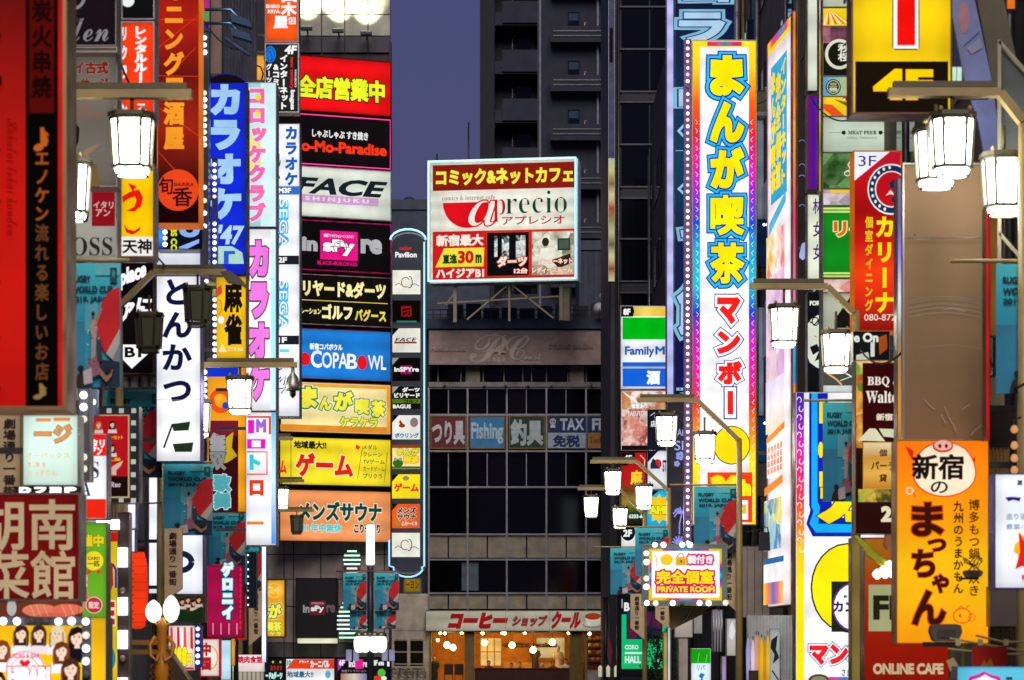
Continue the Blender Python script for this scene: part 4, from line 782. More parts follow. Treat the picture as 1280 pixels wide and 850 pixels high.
# ---- orange rental room column
s = Sign('black_sign', 'black sign with a white blob cut by the frame top above the orange sign', 'sign', 152, -30, 193.5, 25, 34, face='#06080a', lit=1, depth=.4, fc='#a0a0a8'); s.e(160, 1, 8, 8, '#f4f8f4'); s.done().arm('l')
s = Sign('rental_room_sign', 'vivid orange upright sign with white slanted kana beside a maroon sign', 'sign', 151.5, 27, 193.5, 150, 34, face='#ff3c0c', lit=1.05, depth=.4, fc='#a8a0a0')
s.t('レンタルルーム', 168, 33, 184, 113, '#fff', .06, v=True, gap=.95); s.t('リクライン', 152, 34, 159, 146, '#fff', .06, v=True, gap=1.3); s.t('スニ', 171, 130, 183, 148, '#fff', .05, v=True, gap=.9); s.done().arm('l')
s = Sign('yellow_izakaya_sign', 'yellow sign with two red brush strokes over a white kanji strip', 'sign', 150.5, 205, 193, 322, 34, face='#ffc800', lit=1.05, depth=.4, fc='#907860')
s.r(151.5, 296, 192, 320, '#f4f2ec'); s.t('天神', 153, 299, 190, 317, '#14100c', .035); s.p([(160, 229), (171, 233), (166, 240)], '#e8180c'); s.p([(153, 246), (163, 240), (174, 237), (179, 247), (177, 258), (168, 265), (158, 264), (168, 259), (171, 251), (169, 246), (160, 249), (154, 254)], '#e8180c'); s.p([(155, 280), (160, 287), (168, 289), (176, 284), (178, 276), (175, 289), (166, 294), (158, 291)], '#e8180c'); s.done().arm('l')
s = Sign('basement_place_sign', 'black sign with tilted white letters and a white arrow reading B1', 'sign', 150, 323, 193, 468, 44, face='#080408', lit=1.05, depth=.4, fc='#806a50')
s.t('place', 150, 331, 183, 358, '#fff', .06, sl=.45); s.t('に', 171, 372, 190, 392, '#fff', .06, sk=.1); s.t('ア', 151, 378, 168, 402, '#fff', .06, sk=.1); s.p([(141.5+4, 441), (154, 441), (154, 431), (177, 431), (177, 441), (187, 441), (165, 461)], '#fff'); s.t('B1', 156, 434, 177, 447, '#180c10', .04); s.done().arm('l')
m = Sign('chrome_strip', 'short silver louvre strip below the white basement arrow', 'sign', 134, 469, 194, 485, 44.2, face='#b8c0c8', lit=0, depth=.3, fc='#9098a0')
for i, c in enumerate(['!#e8e8f0', '!#20242c', '!#7080a0', '!#f0f0e8', '!#484440', '!#c8c8b8', '!#30343c', '!#d8d8e8', '!#786858']): m.r(136+i*6.2, 471, 139.5+i*6.2, 484, c)
m.done()
# ---- dim boards near the left edge
s = Sign('lounge_sign', 'dark purple sign with pale script lettering near the top left', 'sign', 64, -20, 146, 58, 30, face='#160a14', lit=.9, depth=.3, fc='#88807a')
s.t(script('Eden'), 66, 21, 136, 52, '#8c8890', .0); s.ring(92, -6, 14, 17, 4, '#8c8890'); s.t('NO SMOKING', 84, 23, 104, 28, '#504048', .02); s.done().arm('l')
m = Sign('steel_shelf', 'steel crossbar between the script sign and the massage board', 'bracket', 64, 59, 147, 66, 29.8, face='#9c9488', lit=0, depth=.3, fc='#aaa29a'); m.done()
s = Sign('massage_sign', 'beige massage sign with red kanji and a printed seated woman', 'sign', 64, 67, 147, 234, 30, face='#7d766c', lit=.75, depth=.3, fc='#8a847c')
s.t('タイ古式', 78, 77, 136, 93, '#8e2414', .06, o=[(.03, '#b8a898')]); s.t('マッサージ', 78, 98, 136, 112, '#8e2414', .06, o=[(.03, '#b8a898')]); s.t(ital('Thai'), 84, 128, 111, 137, '#a06a4c', .0); s.t(ital('Relax'), 84, 138, 128, 147, '#a06a4c', .0)
s.p([(86, 184), (87, 156), (94, 153), (100, 161), (99, 178), (94, 188)], '#16100c'); s.e(89, 172, 4, 8, '#b89078'); s.p([(92, 190), (101, 199), (107, 222), (100, 234), (88, 234)], '#a07c5c'); s.p([(107, 222), (105, 190), (113, 185), (127, 180), (117, 190), (112, 194), (118, 232), (106, 234)], '#a88468'); s.p([(98, 210), (122, 206), (126, 234), (96, 234)], '#84683c'); s.done().arm('l')
s = Sign('steak_sign', 'grey beige sign with a black bull, a dark red square and serif letters', 'sign', 64, 237, 147, 323, 31, face='#b0aca2', lit=.85, depth=.3, fc='#9c948a')
s.p([(86, 262), (92, 255), (104, 255), (111, 258), (112, 264), (110, 276), (108, 279), (105, 273), (100, 272), (98, 278), (95, 279), (94, 270), (88, 272), (86, 278)], '#161412'); s.r(115, 239, 144, 283, '#9c1420'); s.t('イタリ', 117, 252, 142, 261, '#e8d0c4', .02); s.t('アン', 120, 262, 138, 271, '#e8d0c4', .02); s.t(serif('BOSS'), 72, 297, 141, 320, '#2c2a28', -.0); s.done().arm('l')
s = Sign('lyric_sign', 'tall red and black sign with orange outlined kana at the left edge', 'sign', -40, -30, 84, 513, 19, face='#d81408', lit=.95, depth=.4, fw=5, fc='#8a6a4a')
s.g(-36, -28, 33, 508, ['#5a0402', '#a00c04', '#c81006', '#d01206', '#c00c04'], 'v'); s.r(32.5, -26, 73, 508, '#050302'); s.r(37, -26, 68, 142, '#5a0806'); s.t('炭火串焼', 40, 0, 66, 124, '#1c0404', .04, v=True, gap=1.1)
s.t('♪', 43, 160, 62, 190, '#c05c20', .03); s.t('エノケン', 45, 192, 62, 277, '#a04c1c', .03, v=True); s.t('流れる楽しいお店', 45, 281, 62, 476, '#6a3c1c', .025, v=True); s.t('♪', 43, 480, 60, 500, '#907040', .03)
s.t(script('Hakatai tokai kanden'), 10, 150, 24, 296, '#8a0806', .0, v='r')
for y, r in ((22, 3), (47, 5), (103, 8), (190, 4), (254, 5), (324, 4), (356, 5), (425, 5), (487, 6)): s.e(0, y, r*.6, r, '#400404')
s.done().arm('l', .3)
# ---- lower left cluster
s = Sign('restaurant_sign', 'dark red restaurant sign with four cream brush kanji in a grey frame', 'sign', -60, 616, 101, 751, 25.8, face='#7a0a0a', lit=.85, depth=.35, fw=2.4, fc='#8a8680')
s.t('胡南', -26, 624, 94, 688, '#c8ae88', .02, res=4); s.t('菜館', -20, 688, 94, 749, '#c8ae88', .02, res=4); s.g(-52, 618, -50, 750, ['#8e1210', '#a81c18'], 'v'); s.done().arm('l', .4)
s = Sign('marquee_letters_bar', 'row of white lit letter shapes on top of the dark red restaurant sign', 'sign', 18, 608, 102, 617, 26.1, face='#241414', lit=0, depth=.2, fw=.4)
for i, t_ in enumerate('DフヨP'): s.t(t_, 24+i*19, 609, 39+i*19, 616.5, '#ffffff', .08, e=2)
s.done()
s = Sign('massage_light_box', 'pale mint light box with orange outlined dashes above the restaurant sign', 'sign', 29, 518, 98, 607, 26.3, face='#e2fff0', lit=1.05, depth=.35, fw=.8, fc='#a0a8a0')
s.r(45, 523, 64, 527, '#e89048'); s.r(67, 522, 88, 526.5, '#e89048'); s.t('ージ', 43, 531, 90, 554, '#f09850', .05, o=[(.03, '#5a6a50')]); s.t('オーバックス', 33, 566, 88, 573, '#f0d8a8', .03); s.t('131', 36, 578, 57, 584, '#f8c8a0', .03); s.t('ぐっすりん', 36, 588, 72, 595, '#f8d0a0', .03); s.done().arm('l', .4)
s = Sign('bulb_strip', 'grey strip with round bulbs beside the mint light box', 'sign', 98, 484, 112, 601, 31, face='#6a6a74', lit=0, depth=.3, fw=.6, fc='#777'); s.r(99.5, 486, 110.5, 600, '!#74747e'); s.bulbs([(105.5, 494), (105.5, 509), (105.5, 524), (105.5, 572), (105.5, 586)], 5, '#f0f2ff', 3); s.done()
s = Sign('bulb_post', 'thin blue post with a single round bulb over the filmstrip sign', 'sign', 113, 486, 121, 520, 37, face='#6a90b8', lit=.6, depth=.2, fw=.3, fc='#446'); s.bulbs([(117, 503)], 4, '#f0f2ff', 3); s.done()
s = Sign('small_red_sign', 'red tip of a sign behind the top of the mint light box', 'sign', 84, 485, 96, 500, 32, face='#f01818', lit=1, depth=.2, fw=.4); s.done()
s = Sign('italian_sign', 'white and red upright sign with serif letters S and A', 'sign', 101, 542, 134, 649, 33.5, face='#f6f8ff', lit=1.1, depth=.35, fw=.7, fc='#5a2a50')
s.r(101.8, 543, 133, 570, '#f01c18'); s.t('タリ', 114, 549, 131, 560, '#fff', .05); s.t('アン', 114, 559, 128, 569, '#fff', .05); s.t(serif('S'), 114, 577, 124, 598, '#383850', 0); s.t(serif('A'), 101.5, 600, 114, 620, '#383850', 0); s.r(101.8, 624, 133, 648, '#f02814'); s.done().arm('l', .4)
s = Sign('film_strip_sign', 'filmstrip bordered sign with red performer portraits', 'sign', 114, 508, 174, 628, 38.5, face='#2c2c30', lit=.9, depth=.35, fw=.5, fc='#444')
for i in range(4): s.r(118+i*15.5, 510.5, 124+i*15.5, 516.5, '#b8c0b8')
for i in range(4): s.r(118+i*15.5, 623, 124+i*15.5, 628, '#b8c0b8')
for i in range(7): s.r(164.5, 526+i*16.2, 170.5, 532+i*16.2, '#c8ccc4')
s.r(115, 519, 163, 623, '#c0a878'); s.r(116.5, 520.5, 161, 596, '#c01420'); s.r(116.5, 596, 161, 621, '#1c0c10'); s.t(serif('Rue'), 139, 603, 152, 609.5, '#f0e0e0', 0); s.t('ーセット', 140, 545, 155, 550, '#e0d020', .04); s.t('...00', 140, 573, 152, 577, '#e0d020', .04)
for x, y, h_ in ((125, 532, '#c86020'), (143, 532, '#181010'), (144, 562, '#20140c')): face_print(s, x, y, 3.4, h_, '#f0c0a0', '#f0d0d0')
s.p([(139, 590), (147, 584), (158, 578), (156, 584), (150, 590), (150, 596), (143, 596)], '#e8b8a8'); s.done().arm('l', .3)
s = Sign('green_sign', 'lime green restaurant sign with yellow kanji and yellow and red discs', 'sign', 99, 653, 133.5, 777, 34.5, face='#6cb428', lit=.95, depth=.35, fw=.6, fc='#7a7a50')
s.t('催中', 101, 668, 130, 684, '#ffe020', .06, o=[(.04, '#5a7010')]); s.e(117.5, 701, 12, 12, '#ffe430'); s.t('CARD', 110, 696, 125, 700, '#4a3a10', .03); s.t('一匹', 110, 701.5, 125, 708, '#4a3a10', .04); s.l([(100, 697), (107, 688), (105, 698), (101, 700)], 1.2, '#f8e8e8'); s.t('!!', 102, 718, 110, 734, '#fff', .08, o=[(.05, '#e02020')]); s.e(112, 715, 2.6, 2.6, '#e83818'); s.e(124, 715, 2.6, 2.6, '#e83818'); s.p([(103, 736), (108, 733), (112, 742), (112, 760), (104, 760)], '#c89070'); s.e(118.5, 756.5, 10.5, 10.5, '#f4e0d8'); s.e(118.5, 756.5, 9.6, 9.6, '#d82830'); s.t('限定', 112, 752, 125, 761, '#f8e0d8', .04); s.done().arm('l', .3)
s = Sign('yellow_red_sign', 'narrow yellow sign with a red and blue printed mark behind the green sign', 'sign', 132, 664, 149, 862, 40, face='#e8c81c', lit=.95, depth=.3, fw=.4, fc='#806040')
s.r(132.5, 665, 148, 677, '#c81818'); s.l([(133, 700), (139, 705), (140, 730), (134, 745)], 4, '#c01c18'); s.l([(141, 705), (145, 712), (145, 735)], 3, '#2038a8'); s.t('E', 133, 752, 144, 781, '#d02020', .06, o=[(.06, '#f8f0d0')]); s.e(138, 823, 7, 14, '#2090a8'); s.done()
s = Sign('fluorescent_column', 'column of short white fluorescent bars on a dark post', 'sign', 147, 640, 162, 862, 37.5, face='#4a3434', lit=0, depth=.25, fw=1.0, fc='#908a80')
FT = mat('lamp', '#f4f4ff', 3)
for y0, y1 in ((685, 709), (747, 769), (788, 811), (847, 860)): mb = MB(); mb.box(s.U(148.5), s.U(160), -.1, -.04, s.Z(y1), s.Z(y0), FT); mb.build('light_bar', s.root)
for y in (738, 823): mb = MB(); mb.lathe([(.02, -.04), (.045, 0), (.02, .04)], mat('paint', '#c8b8a8'), (s.U(154), -.06, s.Z(y)), 8); mb.build('unlit_bulb', s.root)
mb = MB(); mb.box(s.U(122), s.U(150), -.12, -.04, s.Z(662), s.Z(650), FT); mb.build('light_bar', s.root); s.done()
s = Sign('sushi_poster', 'lit picture of pink sliced fish under the dark red restaurant sign', 'poster', -40, 752, 99, 774, 26.2, face='#7a3c28', lit=.9, depth=.2, fw=.4, fc='#777')
for cx, cy, rx, ry, c in ((50, 763, 22, 8, '#f08460'), (85, 762, 20, 7, '#f07458'), (15, 760, 6, 10, '#c8c8c0'), (68, 771, 24, 5, '#e86850')): s.e(cx, cy, rx, ry, c)
for x in (38, 46, 55, 78, 88): s.l([(x, 756), (x+6, 770)], .8, '#f8b8a0')
s.done()
s = Sign('portrait_billboard', 'bulb bordered yellow billboard of smiling women with a pink arch and heart', 'billboard', -60, 772, 133, 880, 25.4, face='#ffc414', lit=1.1, depth=.4, fw=.6, fc='#70707a')
for x, y, r, h_, t_ in ((27, 792, 6.5, '#3a2018', '#f4f4f8'), (51, 792, 6.5, '#402818', '#f8e8f0'), (76, 793, 6.5, '#e8d8a8', '#f4f4f8'), (102, 797, 8, '#1c1410', '#14141c'), (-4, 796, 7, '#5a3020', '#f4c8d8'), (13, 812, 7, '#804020', '#ffffff'), (88, 814, 7, '#703818', '#fff0f4'), (101, 836, 8, '#4a2818', '#f4f4f4'), (3, 838, 7, '#2c1a12', '#f4f4f4'), (15, 850, 7, '#201410', '#fff')): face_print(s, x, y, r*1.22, h_, '#fbd8c0', t_)
s.e(51, 836, 24, 22, '#f0a8b8'); s.e(51, 836, 22, 20, '#fff4f6'); s.e(51, 836, 17, 15.5, '#f0a8b8'); s.e(51, 836, 15.5, 14, '#fff4f6'); s.t('LADIES & BAR', 33, 817, 69, 823, '#d05070', .03); s.p([(51, 836), (44, 828), (47, 824), (51, 827), (55, 824), (58, 828)], '#e81c28')
s.t('HIBARI', 30, 833, 82, 856, '#ffffff', .1, o=[(.06, '#e02040')]); s.r(-58, 773, 132, 786.5-3, '!#66666e'); s.r(120.5, 773, 132, 878, '!#66666e')
s.bulbs([(10+16.3*i, 778.5) for i in range(8)][:0], 1); s.bulbs([(-6, 778.5), (10, 778.5), (26, 778.5), (43, 778.5), (60, 778.5), (76, 778.5), (93, 778.5), (109, 778.5), (126, 778.5), (126, 795), (126, 811), (126, 827), (126, 843)], 5, '#f2f4ff', 3, off=(4, 5, 12)); s.done()
# paper lantern
D = 42; pl = empty('paper_lantern', W(172, 786, D), 'orange red paper lantern with black zigzag lettering hanging in a doorway', 'lantern')
h = 100*D/F; m = MB(); m.lathe([(.06, 0), (.12, .04), (.155, h*.2), (.165, h*.5), (.15, h*.8), (.1, h*.97), (.05, h)], mat('lit', '#ff3c14', 1.0), seg=16); m.build('paper_body', pl)
m = MB(); m.lathe([(.11, h*.96), (.11, h*1.03), (.06, h*1.04)], mat('paint', '#3a1c10'), seg=12); m.build('cap', pl)
for i in range(8): m = MB(); z = h*(.12+.1*i); m.prism([(-.15, z-.055), (-.03, z), (-.15, z+.055)], -.185, -.17, mat('ink', '#2a0604', 1)); m.build('lettering', pl)
for i in range(9): m = MB(); z = h*(.08+.1*i); rr = .168 if 2 < i < 7 else .155; m.tube([(rr*cos(a*pi/8), rr*sin(a*pi/8), z) for a in range(16)], .003, mat('paint', '#a02808'), 3, True); m.build('rib', pl)
# slim light columns
for x0, x1, y0, y1, D, lab in ((159.5, 170, 630, 661, 41, 'short white light box beside the filmstrip sign'), (186, 197.5, 593, 742, 47, 'slim white light column left of the teal banner'), (159.5, 169, 662, 690, 41, 'narrow white light box under the short one by the filmstrip sign')):
    s = Sign('light_box', lab, 'sign', x0, y0, x1, y1, D, face='#f4f6ff', lit=1.2, depth=.3, fw=.5, fc='#4838a8'); s.done()
for i, (x, lab) in enumerate(((176, 'brown jointed drain pipe on the wall beside the slim light column'), (183, 'second brown drain pipe beside the first'))):
    t = empty('drain_pipe', (WX(x, 48), 48.5, 0), lab, 'pipe'); m = MB(); m.tube([(0, 0, 0), (0, 0, WZ(590, 48))], .07, mat('paint', '#6a5038'), 8); m.build('pipe', t)
    for k in range(5): m = MB(); m.tube([(0, 0, WZ(600+k*45, 48)-.03), (0, 0, WZ(600+k*45, 48)+.03)], .085, mat('paint', '#8a6a48'), 8); m.build('collar', t)
# small lit items lower left centre
s = Sign('price_sign', 'price sign with fat yellow zeros under a row of white bulbs', 'sign', 211, 782, 244, 838, 38, face='#f4e4e0', lit=1.1, depth=.3, fw=.4, fc='#888')
for i, c in enumerate(['#d03848', '#f0c8c8', '#c02030', '#f4f0f0', '#e05060', '#f0d0b8', '#b83040']): s.p([(213+i*4.2, 784+(i % 2)*3), (216+i*4.2, 784), (217+i*4.2, 812), (213+i*4.2, 810)], c)
for i in range(3): s.t('0', 215+i*6.5, 808, 222+i*6.5, 833, '#ffe81c', .12, o=[(.04, '#503000')], res=4)
s.t('円', 234, 817, 241, 832, '#ffe81c', .08, o=[(.04, '#503000')]); s.r(213, 834, 243, 837, '#d02020'); s.done()
s = Sign('bulb_strip', 'blue lit strip of small bulbs beside the yellow zero price sign', 'sign', 243.5, 782, 252, 834, 38, face='#2020a8', lit=.8, depth=.2, fw=.3); s.bulbs(line(247.5, 786, 247.5, 828, 6), 2.8, '#f2f4ff', 3); s.done()
s = Sign('photo_sign', 'small picture sign of people with a green lower edge beside the globe lamps', 'sign', 222, 744, 257, 778, 42, face='#3a2c20', lit=.9, depth=.25, fw=.3)
for x, y in ((228, 752), (236, 750), (244, 754), (251, 750)): face_print(s, x, y, 3, '#201408', '#e0a888', '#d8c0b0')
s.p([(223, 777), (223, 762), (240, 766), (256, 758), (256, 777)], '#142c14'); s.done()
s = Sign('magenta_sign', 'magenta upright sign with cyan outlined white kana and candy striped foot', 'sign', 253, 706, 304, 797, 62, face='#a81048', lit=1, depth=.4, fw=.7, fc='#603040')
s.t('ゲロニイ', 277, 703, 292, 774, '#f6feff', .1, o=[(.07, '#58c8e0'), (.14, '#2a0818')], v=True, gap=1.1)
for i in range(5): s.r(256+i*10, 779, 257+i*10, 793, '#f0b8c8')
for i in range(12): s.e(301, 712+i*6.6, 1.2, 2.6, '#e02838')
s.done().arm('l')
s = Sign('red_edge_sign', 'cream and red framed sign with a yellow ring and white kanji low on the left', 'sign', 250, 798, 275, 846, 56, face='#f4ece0', lit=1, depth=.3, fw=1.4, fc='#c01c2c', fmat=mat('lit', '#d01c30', .9)); s.ring(263, 822, 9, 14, 1.8, '#f4b040'); s.t('中国', 252, 803, 264, 838, '#c01828', .07, v=True); s.done()
s = Sign('neon_edge_column', 'thin white blue neon column in front of the amber cafe sign', 'sign', 327, 640, 333, 828, 58, face='#e8f0ff', lit=1.4, depth=.3, fw=.4, fc='#3878d8'); s.done()
s = Sign('shop_light_box', 'white and pink light box with red marks at the base of the left shops', 'sign', 290, 818, 331, 840, 72, face='#f8e4e4', lit=1, depth=.3, fw=.4); s.t('焼肉食堂', 297, 820, 328, 829, '#d02840', .05); s.done()
s = Sign('shutter_window', 'pale barred window at the foot of the left shops', 'window', 289, 838, 330, 862, 73, face='#c8c0a8', lit=.7, depth=.3, fw=.5)
for i in range(7): s.r(292+i*5.5, 840, 293.2+i*5.5, 860, '#6a6450')
s.done()
for x0, x1, y0, y1, D, c, lab in ((309, 321, 690, 760, 66, '#101820', 'dark screen behind the slanted wooden name board'), (289, 294, 798, 832, 64, '#e8a020', 'thin amber light strip beside the lamp post'), (276, 289, 800, 850, 66, '#c8ecff', 'pale blue lit window strip between two lamp posts'), (296, 308, 742, 800, 70, '#d81c1c', 'small red lit sign half hidden behind the wooden name board')):
    s = Sign('light_strip', lab, 'sign', x0, y0, x1, y1, D, face=c, lit=1, depth=.2, fw=.4); s.bulbs(line(x0+1.2, y0+4, x0+1.2, y1-4, 8), 1.2, '#fff', 2) if x0 in (309,) else None; s.done()
# ribbed metal wall piece and fire stair arms near the top
s = Sign('ribbed_wall', 'grey blue ribbed metal cladding above the blue arched karaoke sign', 'cladding', 276, -20, 320, 108, 60, D1=61.5, face='#8a8a94', lit=0, depth=.3, fw=0, facem=mat('paint', '#7f808c'))
for i in range(11): mb = MB(); x = s.w*(i+.3)/11; mb.box(x, x+s.w*.035, -.05, -.004, 0, s.h, mat('metal', '#9a9aa8')); mb.build('rib', s.root)
s.done()
s = Sign('wall_strip', 'purple and pink lit sliver of wall left of the ribbed cladding', 'sign', 252, -20, 262, 42, 58, face='#d83090', lit=.8, depth=.3, fw=.4); s.r(253, 14, 261, 26, '#58b060'); s.r(253, 30, 261, 38, '#4030a0'); s.done()
s = Sign('wall_strip', 'beige panelled sliver of wall between the pink strip and the ribs', 'cladding', 262, -20, 277, 92, 59, face='#a88878', lit=.0, depth=.3, fw=.6); s.done()
t = empty('floodlight_rig', W(282, 30, 56), 'twin pale blue floodlight arms jutting from the ribbed wall', 'floodlight')
for k, y in enumerate((12, 29)):
    dz = WZ(y, 56)-WZ(30, 56); m = MB(); m.tube([(WX(256, 56)-WX(282, 56), 0, dz), (.1, 0, dz), (.45, 0, dz-.35)], .035, mat('metal', '#8ab0d8'), 6); m.build('arm', t)
    m = MB(); m.prism([(.1, dz-.1), (.5, dz-.25), (.55, dz-.4), (.15, dz-.28)], -.15, .1, mat('paint', '#3a5a7c')); m.build('lamp_head', t)
m = MB(); m.tube([(0, 0, -.3), (.5, 0, -.65)], .04, mat('paint', '#4a6a9c'), 6); m.build('lower_arm', t)
# globe lamps on bronze figure
D = 34; t = empty('bronze_lamp_stand', (WX(203, D), D, 0), 'ornate bronze lamp stand with two glowing leaf shaped globes', 'lamp')
BZ = mat('paint', '#d8881c', 1, .35); X = lambda x: WX(x, D)-WX(203, D)
pr = [(.12, 0), (.1, .5), (.05, 1.0), (.05, WZ(862, D))]
for i in range(14): pr += [(.05+.045*sin(pi*min(1, (i+1)/9))+(.018 if i % 2 else 0), WZ(858-i*5.6, D))]
pr += [(.05, WZ(778, D)), (.02, WZ(772, D))]
m = MB(); m.lathe(pr, BZ, seg=16, sx=1.0); m.build('figure_post', t)
for sg in (-1, 1):
    m = MB(); m.tube([(sg*.08, -.03, WZ(796, D)), (sg*.15, -.06, WZ(806, D)), (sg*.13, -.1, WZ(820, D)), (sg*.05, -.13, WZ(826, D)), (sg*.02, -.12, WZ(816, D))], [.03, .028, .024, .02, .012], BZ, 7); m.build('scroll', t)
    for k in range(3): m = MB(); m.tube([(sg*.09, -.05, WZ(830+k*8, D)), (sg*.14, -.1, WZ(834+k*8, D)), (sg*.1, -.13, WZ(838+k*8, D))], [.02, .018, .008], mat('paint', '#6a3c10'), 6); m.build('leaf', t)
for x in (192, 214):
    z = WZ(778, D); m = MB(); m.tube([(0, 0, WZ(786, D)), (X(x)*.7, 0, z-.02), (X(x), 0, z)], .02, BZ, 6); m.build('arm', t)
    m = MB(); hh = 34*D/F if x == 214 else 28*D/F; m.lathe([(.02, 0), (.07, hh*.12), (.1, hh*.35), (.1, hh*.6), (.075, hh*.8), (.04, hh*.93), (.01, hh)], mat('lamp', '#f4ffe4', 2.2), (X(x), 0, z), 12); m.build('globe', t)
for x0, y0, x1, y1, c, lab in ((165, 800, 205, 806, '#b07830', 'wooden awning beam below the bronze lamp, the upper one'), (165, 812, 208, 818, '#a06c28', 'wooden awning beam below the bronze lamp, the lower one')):
    t = empty('awning_beam', W(x0, y1, 36), lab, 'beam'); m = MB(); m.box(0, WX(x1, 36)-WX(x0, 36), 0, .5, 0, (y1-y0)*36/F, mat('paint', c)); m.build('beam', t)
s = Sign('awning_panel', 'sloping brown awning end with gilt edge at the bottom left', 'awning', 196, 806, 240, 862, 36.5, face='#5a4424', lit=0, depth=.3, fw=0, outline=[(196, 806), (208, 806), (238, 850), (238, 862), (196, 862)], facem=mat('paint', '#4c3a20')); s.l([(208, 808), (237, 850)], 1.4, '!#c8a050'); s.done()
# ================================================================== RIGHT SIDE
# ---- convenience store column
D = 95
s = Sign('convenience_store_sign', 'green, white and blue lit convenience store sign box with a yellow 8F strip on top', 'sign', 775.5, 382, 833, 487, D, face='#f4f8ff', lit=1.05, depth=.5, fw=1, fc='#a0a0b0')
s.g(777, 383.5, 832, 395.5, ['#c89018', '#f4d860', '#f0c030'], 'h'); s.p([(776.5, 383), (791, 383), (793, 389), (791, 396), (776.5, 396)], '#14100c'); s.t('8F', 779, 386, 788, 394, '#fff', .05)
s.r(778, 397, 832, 424.5, '#00b814'); s.t('Family', 781, 433, 818, 447, '#1450b0', .035); s.t('M', 819, 433, 831, 443.5, '#1450b0', .035); s.r(778, 453, 832, 458.5, '#1468d8'); s.r(777, 458.5, 832, 461, '#b0b4c0'); s.r(778, 461, 832, 483.5, '#1464dc'); s.t('酒', 808, 463.5, 825, 481, '#fff', .06); s.done().arm('r')
s = Sign('food_sign', 'lit food picture sign with sliced sashimi and pale lettering below the store sign', 'sign', 775.5, 487.5, 833, 564, D, face='#f0dcc8', lit=.95, depth=.5, fw=.8, fc='#1c1c20')
s.f(777, 489, 832, 512, ['#f4e8d8', '#e89a60', '#f8f4ec', '#d86848', '#c8b070', '#f0d0a8', '#608a30'], 2.2); s.f(777, 512, 809, 560, ['#c05850', '#f4c4b4', '#a84038', '#f8dcd0', '#d87868', '#f0b0a0'], 2.6); s.r(777, 557, 809, 563, '#181010'); s.p([(778, 489), (795, 500), (800, 508), (782, 494)], '#f8f8f4')
s.r(809, 512, 832, 563, '#181a28'); s.t('個室あり', 789, 505, 809, 511, '#fff', .05, o=[(.03, '#604838')]); s.t('YAKUTORI', 784, 514, 809, 520, '#e8e8e0', .04); s.t('B2', 812, 503, 819, 508, '#ccc', .05); s.l([(813, 520), (818, 516), (818, 522)], .8, '#fff'); s.t('店', 813, 526, 820, 534, '#e8f0ff', .05); s.done().arm('r')
s = Sign('mahjong_restaurant_sign', 'red and black restaurant sign with gold kanji in the store column', 'sign', 775.5, 565, 808.5, 655, D, face='#c01418', lit=.95, depth=.5, fw=.8, fc='#181818')
s.g(777, 600, 808, 654, ['#c81818', '#6a4018', '#a0882c', '#204818', '#101014'], 'v'); s.p([(776.5, 566), (794, 566), (794, 572), (784, 582), (776.5, 582)], '#0e0c0c'); s.t('4F', 780, 569, 790, 575, '#fff', .05); s.t('麻', 788, 588, 803, 606, '#ffd430', .06, o=[(.05, '#8a2008')]); s.t('6203-6', 786, 643, 803, 648, '#fff', .04); s.l([(800, 569), (806, 575), (805, 585)], 1, '#f8d8c8'); s.done().arm('r')
s = Sign('white_basement_sign', 'white lit sign with a dark seated shape over a red disc in the store column', 'sign', 809, 555, 834, 612, D, face='#e8ecf4', lit=1, depth=.5, fw=.6, fc='#a0a0b0')
s.p([(809.5, 556), (830, 556), (809.5, 578)], '#101820'); s.t('B1', 811, 558, 819, 564, '#fff', .05); s.e(822, 580, 5, 6, '#d02838'); s.p([(813, 586), (813, 580), (816, 573), (819, 575), (820, 580), (825, 586)], '#20303c'); s.t('ST', 828, 575, 833, 590, '#303438', .04); s.done().arm('r')
s = Sign('yellow_burst_sign', 'cyan lit sign with a spiky yellow burst and bold letters', 'sign', 808, 612, 834, 661, D, face='#18b8e8', lit=1, depth=.5, fw=.6, fc='#2a5a70')
s.p([(808.6, 613), (824, 613), (808.6, 626)], '#101820'); s.t('2', 810, 614, 815, 621, '#fff', .05); s.p([(824+(15 if i % 2 else 11)*cos(i*pi/10), 636+(19 if i % 2 else 14)*sin(i*pi/10)) for i in range(20)][:20], '#ffd020'); s.t('AMI', 811, 632, 834, 643, '#f4f020', .09, o=[(.05, '#206020')]); s.done().arm('r')
s = Sign('floor_sign', 'black and white floor sign reading 2F behind the teal banners', 'sign', 776, 659, 800, 690, D, face='#e8ecec', lit=.95, depth=.5, fw=.6, fc='#181818'); s.e(785, 665, 9, 11, '#0c1010'); s.t('2F', 779, 662, 790, 671, '#fff', .05); s.done().arm('r')
s = Sign('event_poster', 'bright green event poster in a black frame marked B1', 'poster', 771, 742, 836, 846, 96, face='#0c1014', lit=.9, depth=.3, fw=.6, fc='#181c20')
s.r(777, 768, 834, 836, '#14c878'); s.r(783, 764, 828, 799, '#10204c'); s.t('B1', 780, 753, 791, 764, '#fff', .05); s.t('CORO', 781, 806, 798, 812, '#d8fff0', .05); s.r(781, 815, 804, 817.5, '#d8fff0'); s.t('HALL', 781, 820, 801, 829, '#e8fff8', .05); s.t('R', 818, 822, 824, 829, '#e8fff8', .05)
s.f(784, 765, 827, 798, ['#10204c', '#183060', '#601838', '#0c1838', '#283c70'], 1.5); s.r(777, 749, 778, 760, '#d8d8d8'); s.done()
